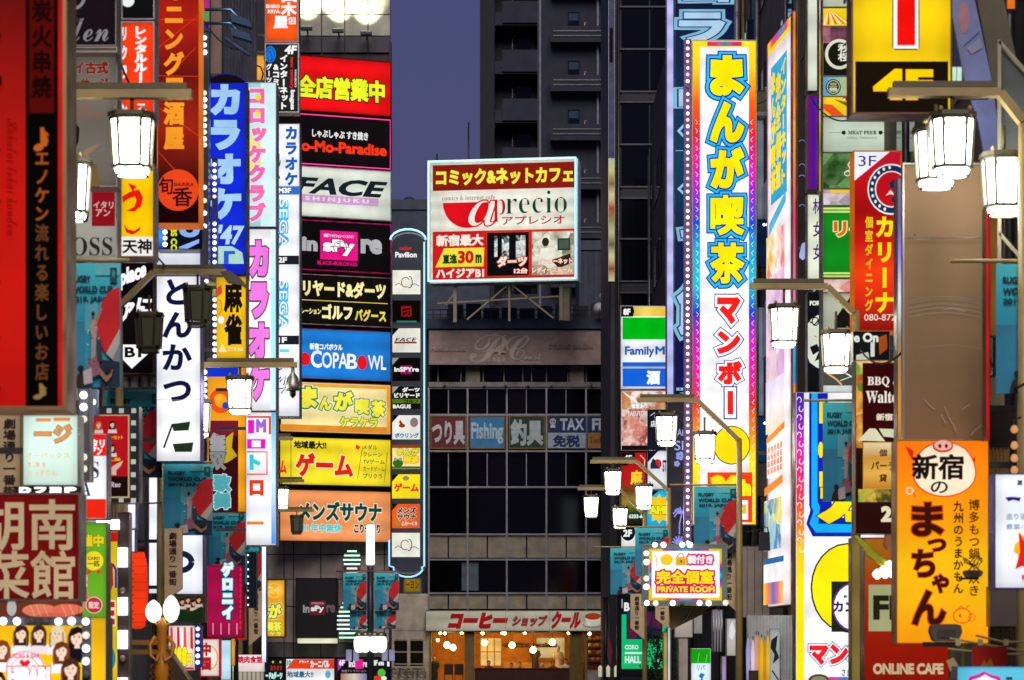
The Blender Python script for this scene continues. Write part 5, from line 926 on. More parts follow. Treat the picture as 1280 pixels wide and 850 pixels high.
# ---- lilac fluorescent column and blue neon kana tower
s = Sign('light_column', 'long pale lilac light column left of the blue neon kana tower', 'sign', 832.5, -20, 843.5, 505, 84, face='#b8c0f4', lit=1.05, depth=.35, fw=1.2, fc='#5a3a70')
for y in (46, 68, 115, 520): s.l([(841.5, y), (843, y+3)], 1, '#20204a')
s.done()
s = Sign('neon_kana_tower', 'tall midnight blue tower sign with hollow pale blue kana behind the bulb column', 'sign', 843.5, -30, 919, 495, 82, face='#0a1850', lit=.8, depth=.8, fw=.6, fc='#303a70')
s.g(844, 0, 918, 490, ['#081240', '#0a3058', '#0c4868', '#0a2a58', '#101850', '#181460'], 'v')
for c, y0, y1, x0 in (('コ', -24, 3, 853), ('ラ', 16, 54, 848), ('ロ', 112, 134, 848), ('◇', 147, 182, 846), ('◇', 222, 252, 846), ('ム', 258, 300, 850), ('館', 356, 420, 846), ('ナ', 484, 493, 850)):
    if c == '◇': s.p([(x0, (y0+y1)/2), (x0+16, y0), (x0+40, y0), (x0+40, y1), (x0+16, y1)], '#a8e0f0'); s.p([(x0+4, (y0+y1)/2), (x0+17, y0+4), (x0+36, y0+4), (x0+36, y1-4), (x0+17, y1-4)], '#1838a0'); s.p([(x0+8, (y0+y1)/2), (x0+19, y0+8), (x0+36, y0+8), (x0+36, y1-8), (x0+19, y1-8)], '#c8f0fc')
    else: s.t(c, x0, y0, x0+58, y1, '#c0e8ff', .05, o=[(.03, '#1838a0'), (.1, '#90d0e8')], res=4)
s.l([(844, 190), (919, 190)], 1, '#a0d8e8'); s.done()
s = Sign('dark_floral_sign', 'charcoal sign with lilac flowers and palm tree below the blue neon tower', 'sign', 835, 500, 868, 706, 81, face='#3a3840', lit=.7, depth=.4, fw=.5, fc='#444')
s.t('SAKE', 843, 536, 862, 545, '#b0b8f8', .01, e=1); s.t('SE', 843, 551, 860, 563, '#b0b8f8', .01, e=1)
for cx, cy, r in ((850, 570, 6), (846, 580, 4)):
    for k in range(5): s.e(cx+r*.55*cos(k*1.257), cy+r*.55*sin(k*1.257), r*.42, r*.42, '#9aa4f0', e=1, n=10)
s.r(855, 580, 867, 628, '#7a1838', e=.7); s.t('S', 858, 595, 866, 602, '#c8a0e8', .02, e=1); s.l([(849, 668), (849, 655), (852, 642)], 1.6, '#9a98f8', e=1)
for a in (150, 185, 215, 250, 300, 335, 10, 40): s.l([(852, 642), (852+7*cos(R(a)), 640+5*sin(R(a))-1), (852+11*cos(R(a)), 643+7*sin(R(a)))], 1.8, '#9a98f8', e=1)
for a in range(170, 371, 25): s.l([(848, 680), (848+9*cos(R(a)), 680+10*sin(R(a)))], 1.8, '#9a98f8', e=1)
s.done()
# ---- big comic cafe sign
D = 70
s = Sign('comic_cafe_tower_sign', 'tall white comic cafe sign with yellow and red outlined lettering in a rainbow border', 'sign', 864.5, 50, 946, 657, D, face='#ffffff', lit=1.15, depth=.8, fw=1.6, fc='#b0a070')
RBW = ['#ffe818', '#ffc818', '#ff6010', '#f01c28', '#f818a0', '#a020e0', '#1848e0', '#10b0e0', '#18c0e0', '#2038d8', '#e018c0', '#f818a0', '#f02828', '#ff9010', '#ffe818', '#ffe410', '#ffe410']
s.g(866, 52, 875, 656, RBW, 'v'); s.g(936, 52, 944.5, 656, RBW, 'v'); s.r(875, 52, 936, 59, '#ffdc20'); s.g(884, 52.5, 927, 58, ['#e03030', '#d02890', '#208898', '#d02890', '#e03030'], 'h')
for i in range(46):
    y = 150+i*11; s.l([(869, y), (872, y+3), (870, y+6)], .7, '#fff0f8'); s.l([(941, y), (938, y+3), (940, y+6)], .7, '#fff0f8')
OL = [(.035, '#101c90'), (.1, '#28b8f8'), (.13, '#101c90')]
for c, y0, y1, x0 in (('ま', 76, 127, 885), ('ん', 134, 185, 885), ('が', 191, 242, 885), ('喫', 250, 300, 885), ('茶', 309, 360, 885)):
    s.t(c, x0, y0, 927, y1, '#ffe808', .045 if c in '喫茶' else .07, o=OL, res=5)
for c, y0, y1, x0, x1 in (('マ', 377, 410, 893, 922), ('ン', 419, 447, 893, 922), ('ボ', 456, 485, 894, 924), ('ー', 494, 524, 906, 914)):
    if c == 'ー': s.p([(905.5, 492), (914.5, 492), (914.5, 522), (905.5, 522)], '#f4201c') if False else (s.r(901, 487, 918, 528, '#1c2ca0'), s.r(902.5, 488.5, 916.5, 526.5, '#ffffff'), s.r(906, 493, 913, 522, '#f4201c'))
    else: s.t(c, x0, y0, x1, y1, '#f4201c', .075, o=[(.09, '#ffffff'), (.13, '#1c2ca0')], res=4)
s.e(911, 560, 23, 24, '#18140c'); s.e(911, 560, 21.8, 22.8, '#ffe010')
s.r(881, 593.5, 936.5, 655, '#f0481c'); s.r(884, 597, 934, 655, '#f83818'); s.t('24', 885, 598, 919, 623, '#ffe818', .12, o=[(.05, '#f8a018')]); s.t('h', 921, 602, 935, 623, '#ffe818', .1); s.r(889, 628, 931, 652, '#fff'); s.t('年中', 891, 630, 929, 650, '#f0b818', .08); s.done()
for k in (.15, .5, .85): m = MB(); m.box(s.w+.002, s.w+.9, .1, .2, s.h*k-.05, s.h*k+.05, mat('metal', '#777')); m.build('bracket', s.root)
s = Sign('bulb_strip', 'lilac strip of small square bulbs up the left edge of the comic cafe tower sign', 'sign', 855, 49, 864, 690, 69.6, face='#9a6aa8', lit=.6, depth=.3, fw=.5, fc='#7a5a90')
s.bulbs(line(859.5, 53, 859.5, 686, 79), 2.25, '#ffffff', 3); s.done()
# ---- sliver signs between
s = Sign('navy_panel', 'navy sign end with one small lamp above the tilted magazine sign', 'sign', 934, 24, 960, 122, 78, face='#07142c', lit=.5, depth=.5, fw=0); s.p([(920.5, 49), (934, 26), (934, 49)], '#88b8e8') if False else None; s.e(954.5, 32, 1.8, 1.8, '#fff', e=3); s.done()
s = Sign('blue_wedge_sign', 'pale blue wedge of a lit sign seen edge on above the comic cafe tower', 'sign', 924, 26, 941.5, 55, 79, face='#9ccaf4', lit=1, depth=.3, fw=0, outline=[(924, 53), (941.5, 26), (941.5, 55), (924, 55)]); s.done()
for x0, x1, y0, y1, D, c, li, lab in ((946, 958, 113, 147, 74, '#77774f', 0, 'olive grey box on the wall beside the tilted magazine sign'), (946, 957, 147, 275, 76, '#8892a0', .6, 'grey blue light sliver between comic cafe and magazine signs'),
        (943, 961, 274, 333, 75, '#082040', .8, 'navy box with a small round lamp, the upper of two'), (948, 962, 521, 578, 75, '#103868', .8, 'navy box with a small round lamp, the lower of two'), (948, 962, 578, 620, 74, '#9c9684', 0, 'beige service box on the wall right of the comic cafe tower'),
        (948, 956, 384, 520, 76, '#90a0b8', .5, 'blue grey glass strip beside the comic cafe tower')):
    s = Sign('wall_box', lab, 'box', x0, y0, x1, y1, D, face=c, lit=li, depth=.4, fw=.4, fc='#555'); 
    if c in ('#082040', '#103868'): s.e(x0+(12 if c == '#082040' else 8), (y0+7 if c == '#082040' else y0+8), 1.8, 1.8, '#fff', e=3)
    s.done()
# tilted magazine sign
s = Sign('magazine_panel', 'sharply angled lit panel with yellow columns of text above pink manga print', 'sign', 960, 55, 990.5, 760, 62, 59.1, face='#fdf2f4', lit=1.1, depth=.4, fw=1.5, fc='#c07090')
s.r(961, 56, 989.5, 72, '#ffd820'); s.g(961, 56, 989.5, 66, ['#ffd820', '#f04040', '#d040c0', '#2090b0', '#e04080', '#ffd820'], 'h')
s.r(965, 92, 985, 262, '#38a8d8')
for i, t_ in enumerate(('まんが喫茶', '完全個室', 'インターネット')): s.t(t_, 965+i*7.2, 100+(i % 2)*8, 971.5+i*7.2, 250, '#ffe414', .06, o=[(.05, '#28a0d8')], v=True)
s.p([(965, 285), (986, 262), (986, 275), (965, 300)], '#58b8d8'); s.f(962, 300, 985, 352, ['#f08868', '#ffffff', '#f0c030', '#e87878', '#fff4f0', '#d8584c'], 1.2)
s.f(962, 352, 985, 480, ['#f4b8c0', '#fff4f8', '#d8a8d8', '#f8d8dc', '#c8b0e0', '#ffffff'], .9); s.g(962, 480, 985, 545, ['#e8dcf4', '#f8f0f4', '#ffe0c0'], 'v'); s.p([(963, 550), (986, 538), (986, 546), (963, 558)], '#f89838'); s.r(964, 556, 986, 600, '#fffaf4')
for i in range(5): s.t('漫画雑誌', 965+i*4.2, 562, 968+i*4.2, 596, '#f08858', .03, v=True)
s.p([(963, 612), (986, 602), (986, 612), (963, 622)], '#f89030'); s.f(963, 628, 985, 690, ['#ffe020', '#ffffff', '#2880b8', '#f8e860', '#88c0d8', '#f0f0f0'], 1.3); s.r(963, 700, 988, 707, '#2870a8'); s.r(963, 707, 988, 730, '#fbfaf8'); s.g(963, 730, 988, 757, ['#ffd020', '#f08060', '#5078b8', '#e87090', '#ffd020'], 'h'); s.done()
s = Sign('light_edge', 'thin orange and pink lit edge right of the angled magazine panel', 'sign', 990.6, 14, 996.5, 845, 58.6, face='#f8a030', lit=.9, depth=.4, fw=.8, fc='#c04068'); s.g(991, 150, 996, 400, ['#f8c030', '#f04868', '#f0a0b8'], 'v'); s.g(991, 400, 996, 480, ['#58c0f0', '#30a0e8'], 'v'); s.done()
s = Sign('pillar_cladding', 'dark brown steel pillar beside the angled magazine panel', 'pillar', 996.6, -20, 1010, 862, 58.2, face='#40302c', lit=0, depth=.6, fw=1, fc='#57504c')
for y, w_ in ((176, 4), (206, 4), (220, 4), (257, 4), (310, 5)): s.ring(1002.5, y+3, 4, 4, .8, '#8aa0d0', a0=200, a1=340, e=.8)
s.p([(999, 318), (1002, 305), (1006, 303), (1007, 322), (1003, 326), (999, 322)], '#b8c4f8', e=.9); s.done()
# ---- narrow signs 1010-1028
def narrow(label, x0, y0, x1, y1, face, D=54, lit=1, fn=None, fc='#6a6458', fw=.6):
    s = Sign('narrow_sign', label, 'sign', x0, y0, x1, y1, D, face=face, lit=lit, depth=.4, fw=fw, fc=fc)
    if fn: fn(s)
    s.done(); return s
narrow('blank cream light box at the top beside the dark pillar', 1009, -20, 1025, 114, '#e4ecd8', lit=.95)
narrow('deep purple light box under the blank cream one', 1009, 119, 1025, 237, '#6a1488', fn=lambda s: s.g(1010, 121, 1024, 235, ['#701468', '#5010a0', '#7a1c90'], 'h'))
narrow('white light box with purple brush kanji under the deep purple one', 1009, 243, 1029, 352, '#eef4dc', fn=lambda s: s.t('林女女', 1016, 248, 1028.5, 325, '#5a1a80', .02, v=True, gap=1.4))
narrow('black light box with a white oval of dark doodles', 1009, 365, 1028, 490, '#0c1012', fn=lambda s: (s.t('FOR', 1012, 376, 1025, 382, '#f0f4e8', .06), s.p([(1009.5, 405), (1014, 399), (1022, 394), (1027, 393), (1027, 462), (1020, 459), (1012, 453), (1009.5, 446)], '#dfe8d4'), s.l([(1012, 402), (1018, 406), (1025, 398)], 1.8, '#101418'), s.ring(1019, 402, 4, 5, 1.4, '#101418'), s.p([(1012, 434), (1021, 430), (1025, 438), (1016, 444)], '#101418'), s.p([(1018, 452), (1024, 438), (1026, 448)], '#101418'), s.l([(1017, 420), (1021, 422)], 1, '#e05060')))
s = Sign('coloured_edge', 'thin multicoloured lit sign edge between the narrow signs and the picture column', 'sign', 1024, -20, 1028.5, 240, 52.5, face='#f8d820', lit=1, depth=.4, fw=.3, fc='#808030')
s.g(1024.3, -18, 1028, 238, ['#e03048', '#f8f0e8', '#e04060', '#f8e020', '#f89020', '#f8e020', '#f4f0e0', '#f8e020', '#60b048', '#f8e020', '#f8d020'], 'v'); s.done()
s = Sign('coloured_edge', 'thin violet lit sign edge beside the black doodle box', 'sign', 1026.5, 241, 1030, 500, 52.4, face='#c8a0f0', lit=1, depth=.4, fw=.3, fc='#604080')
s.g(1026.8, 243, 1029.8, 498, ['#6030a0', '#e03060', '#a070e0', '#f0e0ff', '#7040c0', '#d0a0e8', '#e04070', '#f8f0f8'], 'v'); s.done()
# ---- picture column 1028-1066
D = 50
def pic(label, y0, y1, face, fn, lit=1, x1=1067, x0=1028.5):
    s = Sign('picture_sign', label, 'sign', x0, y0, x1, y1, D, face=face, lit=lit, depth=.4, fw=.5, fc='#8a8a70'); fn(s); s.done().arm('r', .4)
pic('pale sign end with one dark letter at the frame top', -20, 9, '#c8d0b8', lambda s: s.t('P', 1054, 0, 1062, 5, '#303030', .05))
def rays(s, y0, y1, cx):
    s.r(1029, y0, 1066.5, y1, '#ffd818')
    for a in range(0, 9): x = 1029+a*5; s.p([(cx, y0), (min(1066, x), y1-1), (min(1066, x+2.4), y1-1)], '#f05020' if a % 2 else '#fff0d8')
pic('yellow sign with red and white rays, the upper of two', 10, 33, '#ffd818', lambda s: rays(s, 12, 32, 1036))
def akiz(s):
    s.f(1029, 34, 1066.5, 55, ['#201810', '#603850', '#c87890', '#302018', '#804860', '#181410'], 2); s.r(1029, 54, 1066.5, 95, '#181a10'); s.ring(1049, 68, 16, 17, 4, '#e0e0c8', a0=20, a1=300); s.t('秋桜', 1047, 55, 1064, 77, '#e8e8d8', .03, v=True, gap=1.0); s.l([(1060, 84), (1066, 80)], 1.4, '#e8e8d8')
pic('dark sign with a pale brush circle round two kanji', 33.5, 95, '#1c180e', akiz)
pic('sky blue sign with a round black crest', 95.5, 120.5, '#58a8c8', lambda s: (s.g(1029, 97, 1066, 120, ['#4aa0d8', '#98c8a8', '#e0c060'], 'h'), s.e(1041.5, 109, 9.5, 10, '#202c20'), s.e(1041.5, 109, 8, 8.6, '#c8d0a0'), s.e(1041.5, 109, 7, 7.6, '#283828'), s.t('三鶴', 1036, 104, 1047, 115, '#c8d0a0', .04, v=True)))
pic('yellow sign with red and white rays, the lower of two', 121, 145.5, '#ffd818', lambda s: (s.p([(1029, 130), (1040, 131), (1056, 145), (1040, 145), (1029, 136)], '#f05828'), s.p([(1042, 124), (1060, 128), (1066, 132), (1060, 134)], '#8a6a10'), s.e(1057, 123.5, 4, 3, '#e02818'), s.e(1055, 125, 1.6, 1.4, '#fff')))
pic('pale green steak house sign with small black lettering and a fine rule', 146, 190.5, '#c4d4be', lambda s: (s.t(serif('MEAT PEER'), 1060, 163.5, 1096, 168, '#1c2018', .02), s.e(1054.5, 166, 2.6, 2.6, '#1c2018'), s.e(1100.5, 166, 2.6, 2.6, '#1c2018'), s.l([(1036, 166), (1052, 166)], .5, '#506050'), s.l([(1103, 166), (1118, 166)], .5, '#506050'), s.t('GRILL TERRACE', 1059, 171.5, 1096, 174, '#70806c', .01)), x1=1128)
pic('leafy green picture sign with pale fern curls', 191, 236, '#38702c', lambda s: (s.f(1029, 192, 1066, 235, ['#2c5c24', '#4a8038', '#7aa868', '#1c4418', '#589048'], 1.6), s.l([(1064, 200), (1060, 206), (1063, 212), (1057, 215)], 1.6, '#e8f0d0'), s.ring(1059, 217, 3.4, 3, 1.2, '#e8f0d0')))
pic('thin yellow band sign over a grey picture', 236.5, 257, '#c0a898', lambda s: (s.r(1038, 237.5, 1061, 241, '#ffd020'), s.f(1029, 242, 1066, 256, ['#3c3428', '#c8b8d8', '#8a7868', '#e8d8e8', '#504030'], 1.5)))
pic('green sign with yellow edged orange kana and double cream rules', 257.5, 348, '#0c8c1c', lambda s: (s.r(1029, 259.5, 1066, 262, '#d8f080'), s.r(1029, 263.5, 1066, 266, '#d8f080'), s.r(1029, 340.5, 1066, 343, '#d8f080'), s.r(1029, 344.5, 1066, 346.5, '#d8f080'), s.t('リ', 1042, 277, 1058, 296, '#f0641c', .05, o=[(.06, '#f4f0a0')]), s.r(1060.5, 285, 1066.5, 289, '#f4f0a0'), s.r(1062, 286, 1066.5, 288, '#f0641c')))
pic('picture sign of red fruit below the green kana sign', 348.5, 366, '#c83040', lambda s: s.f(1029, 349.5, 1066, 365, ['#802030', '#e83048', '#f0a098', '#f8e8d8', '#c01838', '#f0c818'], 1.4))
pic('pale panel sign behind the right hand lantern', 366.5, 452, '#cfd6bc', lambda s: (s.p([(1043, 400), (1062, 372), (1066, 380), (1066, 410), (1043, 410)], '#1c1c18'), s.r(1029, 440, 1066, 451, '#b8c0a0')), lit=.7)
pic('picture sign of light trails on a road over a pale panel', 452.5, 500, '#d8e0dc', lambda s: (s.r(1029, 456, 1066, 482, '#4a5048'), s.l([(1030, 464), (1045, 474), (1052, 481)], 2, '#f8b878'), s.l([(1036, 462), (1056, 466), (1066, 472)], 1.6, '#f4f4e8'), s.l([(1050, 476), (1066, 470)], 1, '#f0f0e0'), s.l([(1029, 460), (1066, 459)], 1.4, '#a86848')))
# ---- lower comic cafe sign
D = 47
s = Sign('comic_cafe_street_sign', 'wide white comic cafe sign with pink scroll border low on the right', 'sign', 994, 490, 1106, 864, D, face='#fbfcff', lit=1.15, depth=.5, fw=.8, fc='#806050')
s.g(995.5, 491, 1005, 862, ['#3018a8', '#8020c0', '#e020b0', '#f02080', '#f83030', '#ff8818', '#ffd010', '#ffe808', '#ffe808', '#ffe808', '#ffe808', '#ffe808'], 'v')
for i in range(18): s.ring(1000+(1.2 if i % 2 else -1.2), 500+i*11, 2.6, 3.6, 1, '#fff0f8', a0=(0 if i % 2 else 180), a1=(240 if i % 2 else 420), n=10)
s.p([(1010.5, 492), (1034, 492), (1034, 560), (1040, 645), (1074, 652), (1074, 671), (1015, 671), (1007, 655), (1012, 638), (1010.5, 632)], '#1024b0'); s.p([(1013.5, 492), (1021, 492), (1021, 628), (1024, 634), (1022, 655), (1074, 656), (1074, 666), (1019, 666), (1011, 655), (1016, 640), (1013.5, 634)], '#18b0f8')
s.r(1023, 503, 1030, 530, '#ffe414'); s.e(1025, 563, 3.4, 10, '#ffe414'); s.r(1023, 590, 1030, 612, '#ffe414')
s.t('カ', 1022, 600, 1096, 654, '#ffe414', .09, o=[(.02, '#202838')], res=4)
s.e(1058, 735, 46, 56, '#241420'); s.e(1058, 735, 44, 54, '#ffe810')
s.r(1038, 727, 1064, 790, '#20281c'); s.e(1067, 759, 28, 31, '#6a28a0'); s.e(1067, 759, 26, 29, '#fdfcff'); s.t('カン', 1040, 752, 1068, 765, '#301860', .05); s.t('歓', 1053, 744, 1058, 748, '#301860', .03)
s.t('マンボ', 1010, 803, 1084, 831, '#f01c28', .075, o=[(.06, '#ffffff'), (.095, '#1c3c98')], res=4); s.e(1022, 850, 13, 7.5, '#50301c'); s.e(1022, 850, 10, 5, '#808060'); s.g(1034, 846, 1076, 862, ['#f01c90', '#1868c0', '#f8e020'], 'h'); s.t('さま', 1050, 836, 1062, 845, '#303030', .03); s.done()
# ---- red diner sign and BBQ sign
s = Sign('diner_sign', 'red private dining sign with yellow kana, phone digits and a 3F corner', 'sign', 1066.5, 188.5, 1127, 415, 40, face='#d01014', lit=1, depth=.4, fw=1.4, fc='#6a3a10', fmat=mat('lit', '#e8780c', .8))
s.g(1068, 190, 1126, 412, ['#c81030', '#c80c14', '#a00808', '#d01410', '#ff4010', '#e02810', '#8a1408'], 'v'); s.p([(1068, 190), (1112, 190), (1068, 226)], '#f6f8ff'); s.t('3F', 1073, 195, 1095, 208, '#282878', .0)
s.e(1114, 237, 30, 32, '#f4f0e8'); s.e(1114, 237, 28.5, 30, '#14305c'); s.e(1114, 237, 21, 23, '#f4f0e8'); s.e(1114, 237, 19.5, 21.5, '#c81020')
for k in range(10): a = R(110+k*17); s.e(1114+25*cos(a), 237+26.5*sin(a), 1.7, 2.2, '#f0f0f0', n=8)
s.p([(1110, 230), (1116, 226), (1120, 232), (1117, 238), (1112, 236)], '#182a50'); s.p([(1106, 246), (1112, 239), (1118, 246), (1112, 244)], '#f0e8e0'); s.e(1118, 251, 5, 4, '#182a50')
s.t('カリーナ', 1093, 272, 1116, 392, '#ffe414', .05, v=True, gap=1.12); s.t('個室ダイニング', 1080, 272, 1090, 390, '#e8c820', .035, v=True, gap=1.15); s.t(serif('080-872'), 1079, 394, 1118, 402, '#f8f0e0', .0); s.done().arm('r', .3)
s = Sign('barbecue_sign', 'dark brown barbecue restaurant sign with cream serif words and food pictures', 'sign', 1069, 450, 1126, 667, 36.5, face='#2c0c08', lit=.95, depth=.35, fw=.8, fc='#7a6a50')
s.f(1070, 451, 1125, 468, ['#e86018', '#f8a838', '#c82c10', '#70a830', '#f8d080', '#a03010'], 3); s.f(1070, 468, 1078, 560, ['#e87018', '#204810', '#f8b048', '#902810', '#50a030'], 3); s.r(1078, 454, 1125, 548, '#38080a')
s.t(serif('BBQ &'), 1084, 471, 1124, 484, '#f8ece0', .01); s.t(serif('Walter'), 1082, 489, 1128, 504, '#f8ece0', .01); s.t('新宿本', 1095, 517, 1126, 526, '#f0e0c8', .035)
s.p([(1072, 551), (1086, 536), (1094, 536), (1106, 552)], '#e8e4c0'); s.p([(1098, 536), (1122, 537), (1122, 548), (1104, 546)], '#d8dcb0'); s.r(1078, 553, 1124, 612, '#d8a048'); s.g(1079, 554, 1123, 611, ['#f0e0b0', '#d89838', '#f0b850', '#c88028'], 'v'); s.t('個', 1098, 562, 1108, 571, '#3a2010', .03); s.t('パーテ', 1088, 577, 1119, 588, '#3a2010', .03); s.t('貸', 1098, 593, 1108, 603, '#3a2010', .03)
s.f(1072, 612, 1124, 628, ['#204010', '#e83818', '#58a028', '#f8c850', '#384818', '#c83010'], 3.5); s.r(1070, 628, 1125, 665, '#2c100c'); s.t('2', 1100, 633, 1114, 653, '#f4e8c0', .07); s.done().arm('r', .3)
s = Sign('online_sign', 'black sign with rounded white letters between lantern and red diner sign', 'sign', 1066, 414, 1112, 452, 38.5, face='#101614', lit=.9, depth=.3, fw=.6, fc='#9a9070'); s.t('e On', 1067, 416, 1098, 428, '#f0f4e8', .05); s.p([(1070, 444), (1085, 440), (1087, 450), (1070, 450)], '#d8dcc8'); s.r(1088, 428, 1093, 446, '#e8ece0'); s.p([(1098, 422), (1108, 418), (1109, 436), (1099, 444)], '#b05018'); s.done().arm('r', .4)
# tall neon pole beside the blank board
s = Sign('neon_edge_column', 'thin violet and white lit edge between diner sign and blank brown board', 'sign', 1121.5, 222, 1128, 575, 33, face='#8a70b8', lit=.9, depth=.3, fw=.6, fc='#7a6a58'); s.g(1122, 224, 1127.5, 572, ['#9080a0', '#7868a8', '#b090f8', '#ffffff', '#a08870', '#e09830', '#f09828', '#8a6a50'], 'v'); s.done()
# ---- blank board and yellow izakaya sign
s = Sign('blank_board', 'large blank brown sign board with faint scratches above the amber restaurant sign', 'sign', 1128, 204, 1233, 551, 28.6, face='#8a6c4a', lit=0, depth=.1, fw=2, fc='#98948c')
for y, n_ in ((377, 2), (380, 1), (386, 2), (391, 1), (397, 1)): s.l([(1135+i*9, y-6*sin(pi*i/10)) for i in range(11)], .5, '!#a89890')
for a in (((1155, 500), (1162, 508), (1168, 512)), ((1180, 508), (1184, 520), (1190, 530)), ((1176, 519), (1181, 530)), ((1201, 513), (1208, 508), (1212, 506)), ((1213, 544), (1218, 538), (1226, 532)), ((1190, 530), (1194, 540)), ((1178, 388), (1190, 386), (1205, 390)), ((1145, 300), (1220, 298))): s.l(list(a), .9 if a[0][1] > 400 else .6, '!#b8b0a8')
s.l([(1131, 299), (1231, 299)], .8, '!#4c3a34'); s.e(1142, 295, 1, 1.4, '!#2c201c'); s.l([(1150, 435), (1190, 432), (1225, 437)], .5, '!#a08878'); s.done().arm('r', .3)
s = Sign('amber_restaurant_sign', 'glowing amber restaurant sign with dark brush kana under a round outlined badge', 'sign', 1120, 550, 1236, 805, 28, face='#ffa810', lit=1.05, depth=.35, fw=1.2, fc='#b07020')
s.g(1121.5, 552, 1234.5, 803, ['#ff7808', '#ff8c08', '#ffa408', '#ffc010', '#ffb810', '#ff9a08'], 'v')
def blob(k): return [(1180+(38+k)*cos(R(a))*(1+.04*sin(R(a*3))), 587+(35+k)*sin(R(a))*(.98+.04*cos(R(a*2)))) for a in range(0, 360, 12)]
s.p([(1131, 557), (1142, 564), (1140, 576), (1136, 568)], '#e02018'); s.p([(1218, 570), (1211, 582), (1219, 576)], '#e02018'); s.p(blob(1.6), '#e02018'); s.p(blob(0), '#ffe8c8'); s.e(1178, 558, 13, 8, '#e02018'); s.e(1178, 557, 11, 6.4, '#f8b0a0'); s.e(1174, 558, 2, 2.6, '#402018'); s.e(1182, 558, 2, 2.6, '#402018')
s.t('新宿', 1139, 568, 1204, 600, '#1c1210', .035); s.t('の', 1162, 602, 1184, 617, '#1c1210', .02); s.ring(1136, 614, 4, 4, 1.4, '#f8e0d0'); s.l([(1140, 616), (1143, 622)], 1.2, '#e02018')
for c, x0, y0, x1, y1 in (('ま', 1138, 628, 1178, 671), ('っ', 1158, 674, 1181, 690), ('ち', 1138, 687, 1167, 722), ('ゃ', 1163, 718, 1184, 742), ('ん', 1138, 738, 1180, 782)): s.t(c, x0, y0, x1, y1, '#3c1408', .04, o=[(.03, '#e05010')], res=4)
s.t('九州のうまかもん', 1189, 627, 1202, 742, '#3c1408', .03, v=True, gap=1.05); s.t('博多もつ鍋水炊き', 1208, 625, 1222, 745, '#4c1c08', .02, v=True, gap=1.05); s.ring(1200, 770, 11, 9, 1.4, '#e05018'); s.ring(1212, 772, 4, 5, 1, '#e05018'); s.l([(1193, 764), (1198, 758), (1204, 762), (1208, 757)], 1.2, '#e05018'); s.e(1197, 770, 2, 2.4, '#e06020'); s.done().arm('r', .3)
# ---- floor four sign
s = Sign('floor_four_sign', 'big yellow sign with a red bar letter over a black 4F panel', 'sign', 1064, -60, 1190, 143, 29, face='#ffd408', lit=1.05, depth=.4, fw=2.2, fc='#6a4a3a')
s.r(1069, 77, 1185, 141, '#181008'); s.l([(1116, -50), (1149, -50), (1149, 55)], .1, '#fff'); s.p([(1115, -50), (1149, -50), (1149, 60), (1146, 63), (1118, 63), (1115, 60)], '#40181c'); s.r(1116.3, -50, 1147.7, 61.5, '#ffffff'); s.r(1121, -50, 1143.5, 57.5, '#f81008'); s.t('4F', 1091, 87, 1166, 126, '#ffd800', .06, o=[(.01, '#c86008')], res=4); s.done().arm('r', .4)
# ---- leaning beams and banner at top right
D = 30
s = Sign('leaning_banner', 'slanting lavender blue canvas banner beside the big yellow floor sign', 'banner', 1186, -12, 1250, 216, D, face='#8a94d8', lit=0, depth=.06, fw=0, outline=[(1184, -12), (1216, -12), (1241, 105), (1248, 160), (1248, 206), (1234, 214), (1222, 150), (1206, 103)], facem=mat('paint', '#8c9ae0'), fc='#6070a0'); s.e(1205, 22, 7, 20, '!#c090b0'); s.l([(1204, 58), (1224, 40)], 1, '!#5060a8'); s.p([(1208, 60), (1224, 48), (1228, 60), (1214, 68)], '!#a8b0e0'); s.done()
t = empty('leaning_beam', W(1262, 190, 30.4), 'thick slanting grey brown steel beam behind the lavender banner', 'beam'); m = MB(); o_ = WX(1262, 30.4); z_ = WZ(190, 30.4)
m.prism([(WX(x, 30.4)-o_, WZ(y, 30.4)-z_) for x, y in ((1219, -14), (1252, -14), (1276, 100), (1262, 190), (1246, 130))], 0, .4, mat('paint', '#78705c')); m.build('beam', t)
t = empty('bracket_structure', W(1248, 330, 28), 'triangular grey steel bracket frame at the right edge', 'frame'); o_ = WX(1248, 28); z_ = WZ(330, 28); A = lambda x, y: (WX(x, 28)-o_, 0, WZ(y, 28)-z_)
for a in (((1249, 50), (1249, 330)), ((1249, 52), (1300, 110)), ((1249, 245), (1300, 300)), ((1249, 292), (1300, 350))): m = MB(); m.tube([A(*a[0]), A(*a[1])], .025, mat('paint', '#b0aa90'), 4); m.build('strut', t)
m = MB(); m.prism([(A(x, y)[0], A(x, y)[2]) for x, y in ((1251, 58), (1300, 112), (1300, 240), (1251, 240))], .05, .08, mat('paint', '#5e6460')); m.build('mesh_panel', t)
s = Sign('small_light_box', 'tiny mint light box by the big yellow floor sign', 'sign', 1188, 83, 1203, 105, 29.6, face='#d8ffe0', lit=1, depth=.15, fw=.8, fc='#503868'); s.l([(1196, 84), (1195, 104)], 1, '#507060'); s.done()
